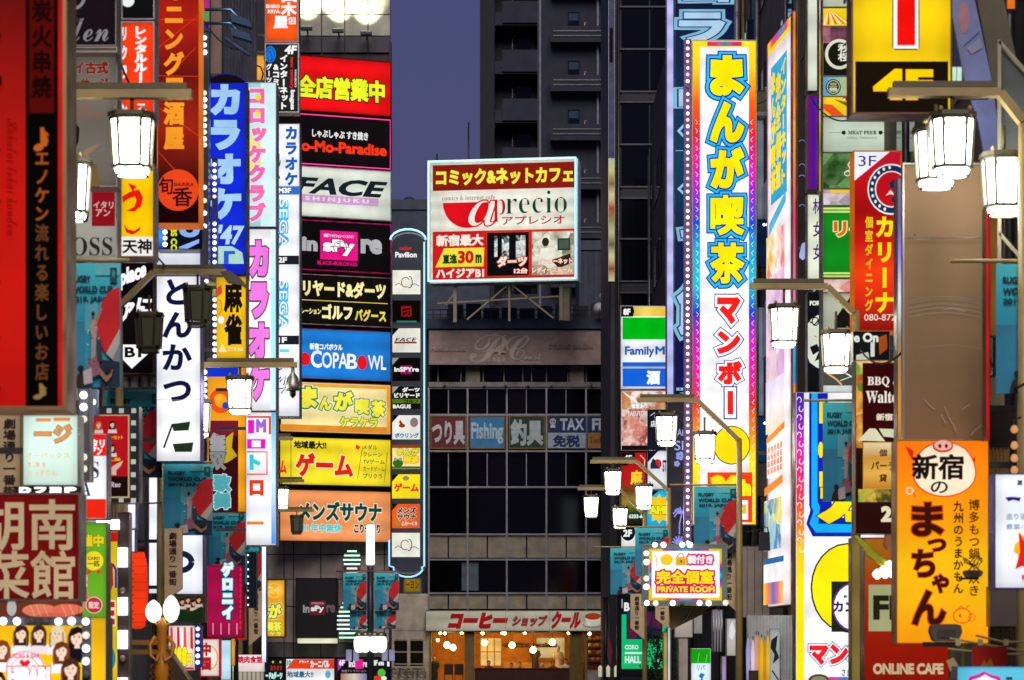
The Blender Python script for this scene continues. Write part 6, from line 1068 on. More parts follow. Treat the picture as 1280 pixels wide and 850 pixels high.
for x0, x1, y0, y1, D, c, li, lab in ((1258, 1269, -10, 12, 32, '#ff7a18', 1, 'small orange lit sign end at the top right corner'), (1232, 1237, 258, 550, 27.5, '#e01010', .8, 'thin red lit edge beside the blank brown board'), (1237, 1248, 258, 420, 29, '#a86a28', .5, 'brown timber panel behind the red lit edge'),  # timber panel is no lamp, its brightness is put in as emission
        (1233, 1256, 470, 512, 30, '#a8a48a', 0, 'pale grey wall box under the timber panel'), (1233, 1270, 512, 560, 31, '#2a1c18', 0, 'dark brown recess box beside the amber restaurant sign'), (1234, 1262, 560, 632, 30, '#a88850', 0, 'tan corrugated shutter piece beside the amber restaurant sign'),
        (1237, 1300, 733, 783, 27, '#6a5c58', 0, 'plain grey brown panel under the white menu light box'), (1237, 1300, 783, 862, 33, '#3a2c1c', 0, 'dark timber wall behind the strung wires')):
    s = Sign('wall_fitting', lab, 'wall fitting', x0, y0, x1, y1, D, face=c, lit=li, depth=.2, fw=.5, fc='#5a5048')
    if 'corrugated' in lab or 'timber wall' in lab:
        for i in range(6): mb = MB(); mb.box(s.w*(i+.3)/6, s.w*(i+.6)/6, -.04, -.003, 0, s.h, mat('paint', c)); mb.build('slat', s.root)
    s.done()
s = Sign('menu_light_box', 'white menu light box with blue marks and a red starburst at the right edge', 'sign', 1242.5, 592, 1330, 736, 24, face='#f4f8ff', lit=1.15, depth=.3, fw=1.4, fc='#4030a0')
s.t('瀬', 1271, 600, 1278, 607, '#303860', .04); s.p([(1256, 622), (1264, 621), (1276, 622), (1274, 627), (1266, 625), (1260, 627)], '#1c1c78'); s.t('造り酒場', 1257, 642, 1292, 650, '#7090b0', .02); s.t('豊富ハイ', 1257, 655, 1292, 662, '#7090b0', .02); s.p([(1268, 680), (1273, 676), (1272, 665), (1282, 672), (1290, 660), (1290, 715), (1276, 700), (1270, 710), (1272, 694), (1266, 690)], '#ffb020'); s.p([(1272, 664), (1279, 676), (1290, 672), (1290, 710), (1276, 708), (1268, 712), (1274, 690)], '#e02018'); s.t('特', 1276, 718, 1284, 727, '#d02858', .05); s.done()
# festoon bulbs right
t = empty('bulb_string', W(1268, 525, 25), 'string of dim amber globes hanging beside the white menu light box', 'string lights')
for i, y in enumerate((537, 557, 573, 588)): m = MB(); m.lathe([(.01, -.035), (.03, -.02), (.036, 0), (.025, .03), (.01, .04)], mat('lamp', '#e8a060', .8), (0, 0, WZ(y, 25)-WZ(525, 25)), 10); m.build('bulb', t)
m = MB(); m.tube([(0, 0, WZ(595, 25)-WZ(525, 25)), (0, 0, 0), (.06, 0, .03)], .012, mat('paint', '#2a1c14'), 5); m.build('cord', t)
# ---- red wall sign with FI panel
s = Sign('net_cafe_wall_sign', 'red internet cafe wall sign with cream letters beside a yellow framed pillar', 'sign', 1080, 672, 1186, 864, 33, face='#b82408', lit=.75, depth=.4, fw=.6, fc='#7a5a20')
s.g(1081, 674, 1186, 862, ['#b87820', '#c04810', '#b82808', '#a81c08', '#981808'], 'v'); s.r(1085.5, 731, 1140, 789, '#c0c08c'); s.t('FI', 1091, 744, 1120, 775, '#282818', .05); s.t('ONLINE CAFE', 1091, 829, 1179, 843, '#e8d0a0', .06); s.done()
s = Sign('yellow_pillar', 'tan pillar with a bright yellow lit edge left of the red cafe wall sign', 'pillar', 1064, 672, 1082, 864, 34.5, face='#a89048', lit=.55, depth=.3, fw=.6, fc='#8a7a40'); s.r(1076, 674, 1081, 862, '#f8e430', e=.9); s.done()
t = empty('bamboo_bundle', W(1090, 700, 32), 'yellow green bamboo stalks with a white cloud shaped light below the barbecue sign', 'decoration')
for i in range(5): m = MB(); m.tube([(-.2+i*.03, -.02*i, .28-i*.05), (.1+i*.05, -.03*i, .03-i*.055)], .024, mat('paint', '#e0e43c'), 8); m.build('stalk', t)
m = MB()
for x, z, r in ((.05, -.17, .06), (.14, -.14, .08), (.24, -.17, .06), (.19, -.07, .06)): m.lathe([(.01, -r), (r*.8, -r*.5), (r, 0), (r*.8, r*.5), (.01, r)], mat('lamp', '#ffffff', 3), (x, -.1, z), 12)
m.build('cloud_light', t); m = MB(); m.lathe([(.02, -.09), (.06, -.05), (.07, 0), (.05, .08), (.01, .1)], mat('paint', '#f0a070'), (.2, .0, .2), 10); m.build('gourd', t)
# floodlights and wires bottom right
def flood(label, x, y, D, w, h):
    t = empty('floodlight', W(x, y, D), label, 'floodlight'); k = D/F
    m = MB(); m.prism([(-w/2*k, h*.1*k), (-w*.46*k, h*.42*k), (-w*.3*k, h/2*k), (w*.3*k, h/2*k), (w*.46*k, h*.42*k), (w/2*k, h*.05*k), (w*.4*k, -h*.42*k), (w*.3*k, -h/2*k), (-w*.3*k, -h/2*k), (-w*.4*k, -h*.42*k)], 0, w*k*.5, mat('paint', '#6a6058')); m.build('housing', t)
    m = MB(); m.box(-w*.7*k, w*.3*k, .02, .1, -h*.8*k, -h*.52*k, mat('paint', '#1c1816')); m.build('bracket', t); m = MB(); m.box(-w*.3*k, w*.3*k, -.012, -.002, -h*.3*k, h*.2*k, mat('glass', '#5a5450')); m.build('lens', t); return t
flood('black floodlight mounted under the amber restaurant sign', 1183, 791, 27.4, 40, 22)
flood('second black floodlight in front of the small amber kana', 1217, 717, 27.2, 24, 9)
t = empty('cable_tangle', W(1215, 705, 27.1), 'loose black cables looping over the amber restaurant sign', 'cable'); k = 25.3/F
for i in range(4): m = MB(); m.tube([((-12+j*3.2+random.uniform(-1, 1))*k, -.02, (6*sin(j*.9+i)+i*2)*k) for j in range(9)], .006, mat('paint', '#181412'), 4); m.build('cable', t)
t = empty('wire_line', W(1235, 805, 26), 'pale wires with small clips sagging at the bottom right', 'wire'); k = 26/F
for a in (((-48, 12), (0, -2), (50, -16)), ((-50, -10), (10, -20), (60, -22)), ((-15, 18), (20, 4), (55, 6))): m = MB(); m.tube([(x*k, 0, z*k*.6) for x, z in a], .012, mat('paint', '#d8c878'), 5); m.build('wire', t)
for x in (-38, -10, 22): m = MB(); m.box((x-3)*k, (x+3)*k, -.03, -.01, -2*k, 6*k, mat('paint', '#e8d8a0')); m.build('clip', t)
s = Sign('red_flag', 'small red pennant with yellow flame shapes hung on the wires', 'flag', 1215, 808, 1259, 836, 25.8, face='#e01808', lit=0, depth=.02, fw=0, facem=mat('paint', '#e8200c')); s.p([(1224, 836), (1230, 824), (1233, 830), (1238, 822), (1242, 836)], '!#f8a020'); s.done()
s = Sign('cyan_sign', 'cyan sign top with a magenta cloud outline at the bottom right corner', 'sign', 1196, 833, 1330, 900, 24.5, face='#60c8e8', lit=1, depth=.3, fw=.8, fc='#60a0b0'); s.p([(1207, 862), (1211, 846), (1222, 843), (1230, 839), (1238, 843), (1250, 846), (1252, 862)], '#e020a0'); s.p([(1211, 862), (1215, 850), (1224, 847), (1231, 843), (1238, 847), (1246, 850), (1248, 862)], '#fff'); s.t('ラーメン', 1256, 846, 1300, 860, '#303818', .06); s.done()
s = Sign('straw_decoration', 'small straw tag dangling on a cord below the floodlight', 'tag', 1182, 822, 1198, 840, 25.2, face='#c8a878', lit=0, depth=.02, fw=0, outline=[(1183, 826), (1192, 822), (1198, 832), (1188, 840)], facem=mat('paint', '#d0b080')); s.done()
t = empty('green_uprights', (WX(1200, 30), 30, 0), 'lime green upright post behind the dangling straw tag', 'post')
for x in (1189, 1202): m = MB(); m.box(WX(x, 30)-WX(1200, 30), WX(x+3, 30)-WX(1200, 30), 0, .03, 0, WZ(808, 30), mat('paint', '#98b838')); m.build('upright', t)
# ---- private room sign on its hanging board
D = 48
s = Sign('private_room_sign', 'white private room sign with yellow kanji inside a rainbow frame of bulbs', 'sign', 803, 680, 909, 757, D, face='#8a9a90', lit=.5, depth=.35, fw=.8, fc='#a0a890'); s.lit = 1
s.r(811, 686, 902, 750.5, '#ffc818'); s.g(828, 686, 886, 688.5, ['#e03090', '#4048d8', '#20b8e8', '#4048d8', '#e03090'], 'h'); s.g(828, 748, 886, 750.5, ['#ffc818', '#e03030', '#c028b0', '#20a8e8', '#c028b0', '#e03030', '#ffc818'], 'h'); s.g(811.5, 700, 814, 738, ['#ffc818', '#e02060', '#2040d0', '#20b8e8', '#2040d0', '#e02060', '#ffc818'], 'v'); s.g(899.5, 700, 902, 738, ['#ffc818', '#e02060', '#2040d0', '#20b8e8', '#2040d0', '#e02060', '#ffc818'], 'v')
s.r(815, 689, 899, 747, '#ffffff', e=1.15); s.t('鍵付き', 859, 694, 891, 705, '#ffffff', .05, o=[(.2, '#e03080')], e=1.0); s.t('完全個室', 820, 713, 892, 730, '#ffec10', .05, o=[(.13, '#e02060')], res=4); s.t('PRIVATE ROOM', 821, 733, 893, 740.5, '#ffec10', .05, o=[(.2, '#e02060')])
s.p([(844, 696), (858, 696), (858, 707), (844, 707)], '#f8c040'); s.r(846, 699, 856, 706, '#e8a828'); s.ring(850.5, 697, 4, 5, 1.6, '#b8b8a8', a0=180, a1=360); s.e(851, 702, 1.2, 1.6, '#80500c'); s.e(833, 700, 8, 7, '#ffd020'); s.l([(819, 694), (821, 704), (820, 708)], 1.2, '#d8b030')
s.bulbs([(807.5, 692), (807.5, 703), (807.5, 723.5), (807.5, 734), (808, 754), (819, 754), (840.5, 754), (852, 754), (874, 754), (885, 754), (906, 753.5), (818, 681.5), (829, 681.5), (852, 681.5), (861.5, 681.5)], 3.8, '#e8faff', 3); s.done()
s = Sign('hanging_board', 'tan angled wooden board with an outlined kana stroke under the private room sign', 'board', 836, 757, 906, 788, 48.6, face='#a0845c', lit=0, depth=.1, fw=0, outline=[(836, 756), (906, 756), (872, 771), (838, 788)], facem=mat('paint', '#a98a5c'), fc='#806840')
s.l([(852, 760), (866, 759), (858, 774), (855, 776)], 3.6, '!#1c1814'); s.l([(852, 760), (866, 759), (858, 774), (855, 776)], 1.4, '!#d8d0c0'); s.l([(882, 764), (895, 758)], 2.4, '!#1c1814'); s.done()
# ---- low clutter on the right street
for x0, x1, y0, y1, D, c, li, lab in ((843, 866, 766, 797, 66, '#c8bcb0', .7, 'cream light box below the tan hanging board'), (867, 878, 766, 792, 70, '#d0d0d4', 0, 'grey wall box right of the cream light box'), (908, 922, 773, 820, 62, '#c8c4c0', .85, 'white grey light box hanging beside the lamp post'),
        (848, 860, 797, 862, 70, '#e0d8cc', 0, 'pale grey door panel beside the second lamp post'), (890, 904, 762, 815, 68, '#b0b0b4', .5, 'silver pipes cluster box beside the light box'), (924, 962, 682, 772, 66, '#c0b0a4', 0, 'grey stone wall panels above the corrugated shutter'),
        (829, 834.5, 790, 862, 64, '#c8b060', .7, 'yellow and grey lit door edge between two lamp posts'), (834.5, 838, 784, 862, 63.8, '#d8e4ff', .9, 'thin pale blue light edge between two lamp posts'), (902, 908, 820, 862, 60, '#c0a0d0', .7, 'small lilac light box at the bottom by the lamp post')):
    s = Sign('wall_box', lab, 'box', x0, y0, x1, y1, D, face=c, lit=li, depth=.3, fw=.5, fc='#6a645c')
    if 'stone wall' in lab:
        for i in range(4): s.r(924+i*9.5, 683, 924.6+i*9.5, 771, '!#3a3432')
    if 'pipes' in lab:
        for i in range(4): mb = MB(); mb.tube([(s.w*(i+.5)/4, -.06, 0), (s.w*(i+.5)/4, -.06, s.h)], .025, mat('metal', '#c0c0c8'), 6); mb.build('pipe', s.root)
    if 'hanging beside' in lab: s.p([(912, 782), (916, 776), (919, 790), (916, 800), (911, 796)], '#f4f0f8')
    s.done()
s = Sign('green_white_sign', 'small green topped sign with a blue figure at the bottom of the street', 'sign', 863.5, 810, 889, 862, 64, face='#e0f0f8', lit=1.05, depth=.3, fw=.6, fc='#404858'); s.r(864, 811, 888, 829, '#18a010'); s.l([(872, 828), (874, 816)], .8, '#70d060'); s.l([(882, 828), (884, 818)], 1.2, '#60c850'); s.t('リパ', 871, 831, 881, 838, '#58a0d0', .03); s.p([(874, 862), (876, 848), (873, 845), (876, 841), (881, 843), (878, 848), (880, 862)], '#2878c0'); s.done()
t = empty('corrugated_shutter', (WX(934, 56), 56, 0), 'pale corrugated metal shutter behind the folded umbrellas', 'shutter'); w = WX(992, 56)-WX(934, 56)
m = MB(); m.box(0, w, .05, .2, 0, WZ(769, 56), mat('paint', '#dce4e4')); m.build('backing', t)
for i in range(14): m = MB(); m.box(w*(i+.2)/14, w*(i+.65)/14, -.0, .048, 0, WZ(770, 56), mat('paint', '#f0f8f8')); m.build('slat', t)
for i, (x, c) in enumerate(((948, '#f0b020'), (952, '#ffc838'), (956, '#e8a018'), (960, '#ffcc40'), (935, '#b8b0f0'), (941, '#f0e8f4'), (945, '#f4a8b8'))):
    t = empty('folded_umbrella', (WX(x, 55.5), 55.5, .0), ('yellow folded umbrella, %s in the row of four' % ('first', 'second', 'third', 'fourth')[i]) if i < 4 else ('lilac folded umbrella at the left of the rack', 'white folded umbrella beside the lilac one', 'pink folded umbrella beside the yellow ones')[i-4], 'umbrella', 'umbrellas by the shutter'); zt = WZ(794+(i % 3)*3, 55.5)
    m = MB(); m.lathe([(.01, .9), (.03, 1.1), (.045, zt-.25), (.015, zt)], mat('lit', c, .75), seg=7); m.build('canopy', t); m = MB(); m.tube([(0, 0, 0), (0, 0, zt+.08)], .012, mat('metal', '#aaa'), 5); m.build('shaft', t)  # canopy glows by itself, light on the cloth put in as emission
s = Sign('poster_on_shutter', 'grey and black brush poster on the corrugated shutter', 'poster', 962, 786, 975, 862, 55.7, face='#e0e4e4', lit=.5, depth=.04, fw=.3); s.p([(964, 800), (972, 794), (970, 812), (974, 822), (966, 830), (968, 818), (963, 810)], '#303438'); s.l([(965, 838), (973, 850), (967, 858)], 2, '#404448'); s.done()
s = Sign('menu_board', 'dark menu board with white patches beside the folded umbrellas', 'menu board', 936, 838, 948, 862, 55.2, face='#4a3c30', lit=.5, depth=.05, fw=.3); s.done()
# wall light fitting on right (dark box) and security camera on left
t = empty('wall_speaker', W(956, 677, 60), 'small dark loudspeaker box hooked beside the angled magazine panel', 'loudspeaker'); k = 60/F
m = MB(); m.prism([(-7*k, -11*k), (7*k, -11*k), (6*k, 12*k), (-6*k, 12*k)], 0, .2, mat('paint', '#26222a')); m.build('housing', t); m = MB(); m.tube([(-4*k, .1, 12*k), (-2*k, .1, 19*k), (4*k, .1, 18*k), (5*k, .1, 12*k)], .015, mat('metal', '#333'), 5); m.build('hook', t)
# piping and ducts over right facade
for x, D, r, c, lab in ((898, 83, .06, '#9a9490', 'thin vertical wall pipe above the navy panel'), (921, 79, .08, '#bdb6ae', 'pale vertical wall pipe above the blue wedge'), (929, 79, .05, '#a88850', 'brass vertical wall pipe beside the pale one'), (946, 77, .09, '#8a8682', 'grey vertical wall duct above the angled panel')):
    t = empty('wall_pipe', (WX(x, D), D, 0), lab, 'pipe'); m = MB(); m.tube([(0, 0, 0), (0, 0, 26)], r, mat('metal', c), 8); m.build('pipe', t)
t = empty('satellite_dish', W(972, 12, 76), 'big grey satellite dish at the top above the angled magazine panel', 'satellite dish')
m = MB(); m.lathe([(.42, .1), (.3, .03), (.03, 0)], mat('paint', '#8a8480'), seg=18); me = m.mesh('dish')
for v in me.vertices: a, b_, c = v.co; v.co = (a, -c, b_)
link('dish', me, t, (0, 0, .1)); m = MB(); m.tube([(0, .1, -.5), (0, .1, .1)], .03, mat('metal', '#777')); m.build('mast', t)
# ================================================================== LAMPS, BANNERS, NAME BOARDS
PO = mat('paint', '#bca468', 1, .4); PD = mat('paint', '#6c6240', 1, .45); LAMP = mat('lamp', '#fffdf4', 16); CAP = mat('paint', '#4c4830', 1, .5)
OFFP = mat('glass', '#6c705c')
LM = {}
def lantern_meshes():
    T = [(-.13, -.21), (.13, -.21), (.225, -.1), (.225, .1), (.13, .21), (-.13, .21), (-.225, .1), (-.225, -.1)]
    zt, zb = 0, -.52
    def ring(k, z): return [(x*k, y*k, z) for x, y in T]
    out = []
    for i in range(8):
        a, b = T[i], T[(i+1) % 8]; m = MB()
        def L(p, q, t, k): return ((p[0]+(q[0]-p[0])*t)*k, (p[1]+(q[1]-p[1])*t)*k)
        q = [L(a, b, .1, .97)+(zt-.03,), L(a, b, .9, .97)+(zt-.03,), L(a, b, .86, .84)+(zb+.02,), L(a, b, .14, .84)+(zb+.02,)]
        m.add(q, [(0, 3, 2, 1)], LAMP); out.append(m.mesh('pane'))
    fr = MB()
    for i in range(8): p = T[i]; fr.tube([(p[0], p[1], zt), (p[0]*.86, p[1]*.86, zb)], .02, CAP, 4)
    for k, z, r in ((1.0, zt-.015, .024), (.87, zb, .024), (.72, zb-.085, .014)): fr.tube([(x*k, y*k, z) for x, y in T], r, CAP, 4, True)
    cap = MB(); cap.add(ring(1.14, 0)+ring(1.1, .05)+ring(.25, .075), [tuple(range(7, -1, -1))]+[(i, (i+1) % 8, 8+(i+1) % 8, 8+i) for i in range(8)]+[(8+i, 8+(i+1) % 8, 16+(i+1) % 8, 16+i) for i in range(8)]+[tuple(range(16, 24))], CAP)
    for i in (0, 1, 4, 5): cap.lathe([(.01, 0), (.03, .02), (.01, .05)], PO, (T[i][0]*1.2, T[i][1]*1.1, .04), 6)
    bp = MB(); bp.add(ring(.8, zb-.03)+ring(.7, zb-.08), [tuple(range(8))]+[(i, 8+i, 8+(i+1) % 8, (i+1) % 8) for i in range(8)]+[tuple(range(15, 7, -1))], LAMP)
    return out, fr.mesh('frame'), cap.mesh('cap'), bp.mesh('base_pane')
LM['on'] = lantern_meshes(); LAMP, _k = OFFP, LAMP; LM['off'] = lantern_meshes(); LAMP = _k
GL_ = 'street lamps along the shopping street'
def lamp(label, px, D, arm, lan, pole_top, side):
    """px post column, arm = photo points of the arm centre line, lan = [(column, row of the lantern top, lit)]"""
    t = empty('street_lamp', (WX(px, D), D, .12), label, 'street lamp', GL_); x0, z0 = WX(px, D), .12
    P = lambda x, y, dy=0: (WX(x, D)-x0, dy, WZ(y, D)-z0)
    m = MB(); m.tube([(0, 0, 0), (0, 0, WZ(pole_top, D)-z0)], [.085, .055], PO, 10); m.lathe([(.17, 0), (.17, .25), (.11, .35)], PD, seg=10); m.build('post', t)
    m = MB(); a = [P(*q) for q in arm]
    for i in range(len(a)-1):
        p, q = a[i], a[i+1]; dx, dz = q[0]-p[0], q[2]-p[2]; l = math.hypot(dx, dz); nx, nz = -dz/l*.042, dx/l*.042
        m.prism([(p[0]-nx, p[2]-nz), (q[0]-nx, q[2]-nz), (q[0]+nx, q[2]+nz), (p[0]+nx, p[2]+nz)], -.07+i*.004, .07-i*.004, PO)
    m.build('arm', t)
    p, q = a[-2], a[-1]; m = MB(); m.box(min(p[0], q[0])+.05, max(p[0], q[0])-.05, -.045, .045, q[2]+.052, q[2]+.11, PD); m.build('cable_duct', t)
    for lx_, ly, on in lan:
        panes, fr, cp, bp = LM['on' if on else 'off']; c = P(lx_, ly, .5*(lan.index((lx_, ly, on)) > 0))
        lo = link('lantern', fr, t, c, None, (.92, .92, .95))
        for pm in panes: link('pane', pm, lo)
        link('cap', cp, lo); link('base_pane', bp, lo)
        m = MB(); ztop = max(.2, (a[-1][2] if lx_ == lan[0][0] else min(a[-1][2], c[2]+.35))-c[2]); m.tube([(0, 0, .07), (0, 0, ztop)], .022, PD, 6); m.build('hanger', lo)
    return t
lamp('nearest left street lamp, two lit lanterns before the orange and maroon signs', 34, 27.3, [(50, 150), (88, 118), (240, 118)], [(165, 148, 1), (76, 194, 1)], 175, -1)
lamp('unlit left street lamp with two dark lanterns by the basement arrow sign', 149, 42.5, [(150, 382), (192, 340), (283, 340)], [(247, 362, 0), (181, 390, 0)], 380, -1)
lamp('left street lamp with two lit lanterns and a dome camera over the karaoke signs', 201, 45, [(203, 508), (256, 456), (371, 456)], [(300, 474, 1), (243, 500, 1)], 505, -1)
lamp('left street lamp in front of the amber tenant signs, two lit lanterns', 262, 63, [(264, 588), (300, 548), (366, 548)], [(335, 562, 1), (291, 580, 1)], 586, -1)
lamp('left street lamp with lit lanterns against the orange sauna sign', 300, 79, [(302, 628), (326, 601), (380, 601)], [(352, 611, 1), (314, 626, 1)], 626, -1)
lamp('farthest left street lamp with two dark lanterns under the sauna sign', 313, 90, [(315, 660), (333, 638), (392, 638)], [(371, 646, 0), (338, 659, 0)], 660, -1)
lamp('nearest right street lamp, three lanterns beside the yellow floor sign', 1280, 27, [(1278, 152), (1250, 116), (1110, 116)], [(1190, 148, 1), (1266, 186, 1), (1180, 152, 1)], 150, 1)
lamp('right street lamp with lit lanterns before the angled magazine panel', 1070, 40, [(1067, 391), (1034, 358), (938, 358)], [(980, 385, 1), (1050, 412, 1)], 388, 1)
lamp('right street lamp with two lit lanterns before the tall comic cafe sign', 924, 53, [(923, 550), (871, 500), (797, 500)], [(833, 520, 1), (883, 540, 1)], 548, 1)
lamp('right street lamp between the office windows and the food sign column', 836, 67, [(834, 612), (796, 577), (738, 577)], [(766, 589, 1), (806, 606, 1)], 610, 1)
lamp('farthest right street lamp against the dark office windows', 806, 77, [(803, 641), (774, 611), (722, 611)], [(739, 621, 1), (776, 634, 1)], 640, 1)
# dome camera
t = empty('security_camera', W(366, 478, 45), 'silver dome security camera hanging from the lamp arm before the white tower sign', 'camera'); k = 45/F
m = MB(); m.lathe([(9*k, -10*k), (9.5*k, -4*k), (7*k, 6*k), (2.5*k, 12*k), (2*k, 20*k)], mat('metal', '#b8b8a8'), seg=14); m.build('housing', t); m = MB(); m.lathe([(.5*k, -20*k), (4*k, -16*k), (4*k, -10*k)], mat('glass', '#181820'), seg=10); m.build('lens', t)
t = empty('loudspeaker', W(290, 345, 42), 'grey horn loudspeaker on the unlit lamp arm above the mahjong sign', 'loudspeaker'); k = 42/F
m = MB(); m.prism([(-15*k, 5*k), (-2*k, 6*k), (12*k, -4*k), (24*k, -20*k), (10*k, -10*k), (-6*k, -8*k)], -.05, .12, mat('paint', '#6a6458')); m.build('horn', t)
# rugby banners
def banner(label, x0, y0, x1, y1, D, bar=None, crop=1.0):
    s = Sign('street_banner', label, 'banner', x0, y0, x1, y1, D, face='#3a9ab0', lit=0, depth=.012, fw=0, facem=mat('ramp', ('#50e8f4', '#20c4dc', '#10a8cc', '#20b8d4', '#1098c4'), 0, 'v'), group='rugby banners on the lamp posts')
    w = (x1-x0)*crop; h = y1-y0; X = lambda u: x0+w*u; Y = lambda v: y0+h*v
    s.p([(X(.0), Y(.47)), (X(.35), Y(.47)), (X(.35), Y(1)), (X(0), Y(1))], '!#38a0c8'); s.p([(X(.35), Y(.3)), (X(.6), Y(.3)), (X(.6), Y(.55)), (X(.35), Y(.55))], '!#68d0e0'); s.r(X(.55), Y(.0), X(1), Y(.1), '!#78e0e8')
    s.t('RUGBY', X(.1), Y(.1), X(.46), Y(.155), '!#123048', .05); s.t('WORLD CUP', X(.1), Y(.185), X(.88), Y(.24), '!#123048', .05); s.t('2019, JAPAN', X(.1), Y(.27), X(.88), Y(.325), '!#123048', .05); s.r(X(.83), Y(.04), X(.96), Y(.16), '!#14586a'); s.e(X(.895), Y(.09), w*.03, h*.03, '!#48b0a0')
    cl = lambda pts: [(min(x, x1-.2), min(max(y, y0+.2), y1-.2)) for x, y in pts]
    cx, cy, rx, ry = X(1.02), Y(.5), w*.42, h*.3
    s.p(cl([(cx+rx*cos(R(a)), cy+ry*sin(R(a))) for a in range(90, 271, 10)]+[(x1, cy)]), '!#f81c28')
    s.p(cl([(cx-rx*.62, cy+ry*.78), (x1, cy+ry*.1), (x1, cy+ry*.9), (cx-rx*.3, cy+ry*.96)]), '!#dcd8cc'); s.p(cl([(x1, cy+ry*.5), (cx-rx*.35, cy+ry*.95), (x1, cy+ry*1.05)]), '!#9aa4ac')
    s.p(cl([(X(.62), Y(.78)), (x1, Y(.8)), (x1, Y(1)), (X(.66), Y(1))]), '!#102c48')
    # printed players: lineout jumper, supporters
    for q, c in (([(.5, .44), (.56, .44), (.6, .52), (.58, .62), (.5, .63), (.47, .52)], '#d8b8b0'), ([(.56, .46), (.68, .36), (.7, .38), (.6, .5)], '#c89880'), ([(.49, .62), (.58, .62), (.57, .78), (.49, .78)], '#c8b8c0'), ([(.42, .8), (.62, .74), (.66, .9), (.44, .94)], '#b07888'), ([(.6, .6), (.68, .62), (.7, .8), (.6, .8)], '#404858'), ([(.22, .92), (.34, .86), (.4, .93), (.38, 1), (.18, 1)], '#301c20'), ([(.34, .88), (.5, .85), (.52, .97), (.36, .99)], '#e0d0d4'), ([(.64, .84), (.78, .92), (.9, .86), (.88, .92), (.78, .97), (.64, .9)], '#b08068')):
        s.p(cl([(X(a), Y(b_)) for a, b_ in q]), '!'+c)
    s.e(X(.53), Y(.42), w*.035, h*.022, '!#201410', n=8); s.e(X(.3), Y(.86), w*.06, h*.03, '!#181010', n=8); s.e(X(.82), Y(.87), w*.06, h*.03, '!#181010', n=8)
    for i in range(14): rnd = random.Random(i*7); u, v = .42+rnd.random()*.24, .5+rnd.random()*.4; s.p([(X(u), Y(v)), (X(u+.03), Y(v)), (X(u+.03), Y(v+.012)), (X(u), Y(v+.012))], '!'+('#c03040', '#f0f0f4', '#303040')[i % 3])
    b0, b1 = bar or (x0, x1); m = MB(); m.tube([(s.U(b0), 0, s.h+.03), (s.U(b1), 0, s.h+.03)], .022, PO, 6); m.build('banner_pole', s.root); s.done(); return s
banner('blurred teal rugby banner below the serif steak sign, nearest on the left', 83, 329, 151, 484, 27.2, (83, 162), .98)
banner('teal rugby banner right of the filmstrip sign', 131, 488, 203, 597, 44.6)
banner('teal rugby banner under the white brush cutlet sign', 204, 580, 266, 669, 44.7)
banner('teal rugby banner over the second slanted name board on the left', 259, 638, 307, 709, 62.6)
banner('small teal rugby banner beside the neon edge column', 298, 677, 330, 741, 78.6)
banner('teal rugby banner left of the barbecue sign', 1028.5, 503, 1067.5, 627, 40.2, (1004, 1068), 1.35)
banner('teal rugby banner under the tall comic cafe sign', 867.5, 608, 922, 689, 53.2, (837, 924))
banner('teal rugby banner partly behind the private room sign', 794, 660, 836, 720, 66.8, (770, 836))
banner('smallest teal rugby banner before the office windows', 763, 685, 805, 743, 76.6, (741, 806))
banner('large blurred teal rugby banner cut by the right edge', 1245, 330, 1325, 492, 27.1, (1188, 1325))
# twin banners on central lamp
D = 95
t = empty('central_lamp', (WX(463, D), D, .1), 'black central lamp post with a glowing tube top and a ring of white globes', 'street lamp'); X = lambda x: WX(x, D)-WX(463, D); Z = lambda y: WZ(y, D)-.1
m = MB(); m.tube([(0, 0, 0), (0, 0, Z(765)), (0, 0, Z(707))], [.13, .12, .11], mat('paint', '#33363c', 1, .4), 10); m.build('post', t)
m = MB(); m.lathe([(.11, 0), (.15, .05), (.14, Z(657)-Z(706)), (.1, Z(656)-Z(706))], mat('lamp', '#f6f8ff', 3), (0, 0, Z(706)), 12); m.build('light_tube', t)
for i in range(8):
    a = 2*pi*i/8+pi/8; m = MB(); m.lathe([(.05, -.3), (.13, -.26), (.18, -.1), (.185, .1), (.15, .24), (.06, .28)], mat('lamp', '#fbffe4', 1.6), (.42*cos(a), .42*sin(a), Z(805)), 10); m.build('globe', t)
    m = MB(); m.lathe([(.19, 0), (.16, .1), (.05, .16)], mat('metal', '#a8a890'), (.42*cos(a), .42*sin(a), Z(805)+.27), 8); m.build('cap', t)
m = MB(); m.tube([(.42*cos(a*pi/6), .42*sin(a*pi/6), Z(793)) for a in range(12)], .05, mat('metal', '#b0b090'), 6, True); m.build('ring', t)
for x in (-.75, -.5, .5, .75): m = MB(); m.box(X(463)+x-.1, X(463)+x+.1, -.02, .02, Z(826), Z(812), mat('lit', '#b8b8e0', .5)); m.build('side_panel', t)
m = MB(); m.tube([(X(420), -.1, Z(714)), (X(502), -.1, Z(714))], .03, mat('paint', '#a84040'), 5); m.build('crossbar', t)
banner('upper left rugby banner on the black central lamp post', 429, 716, 458.5, 763, 94.7); banner('upper right rugby banner on the black central lamp post', 468, 716, 499, 763, 94.7)
banner('lower left rugby banner on the black central lamp post', 437, 763.5, 458.5, 787, 94.9); banner('lower right rugby banner on the black central lamp post', 468, 763.5, 495, 786, 94.9)
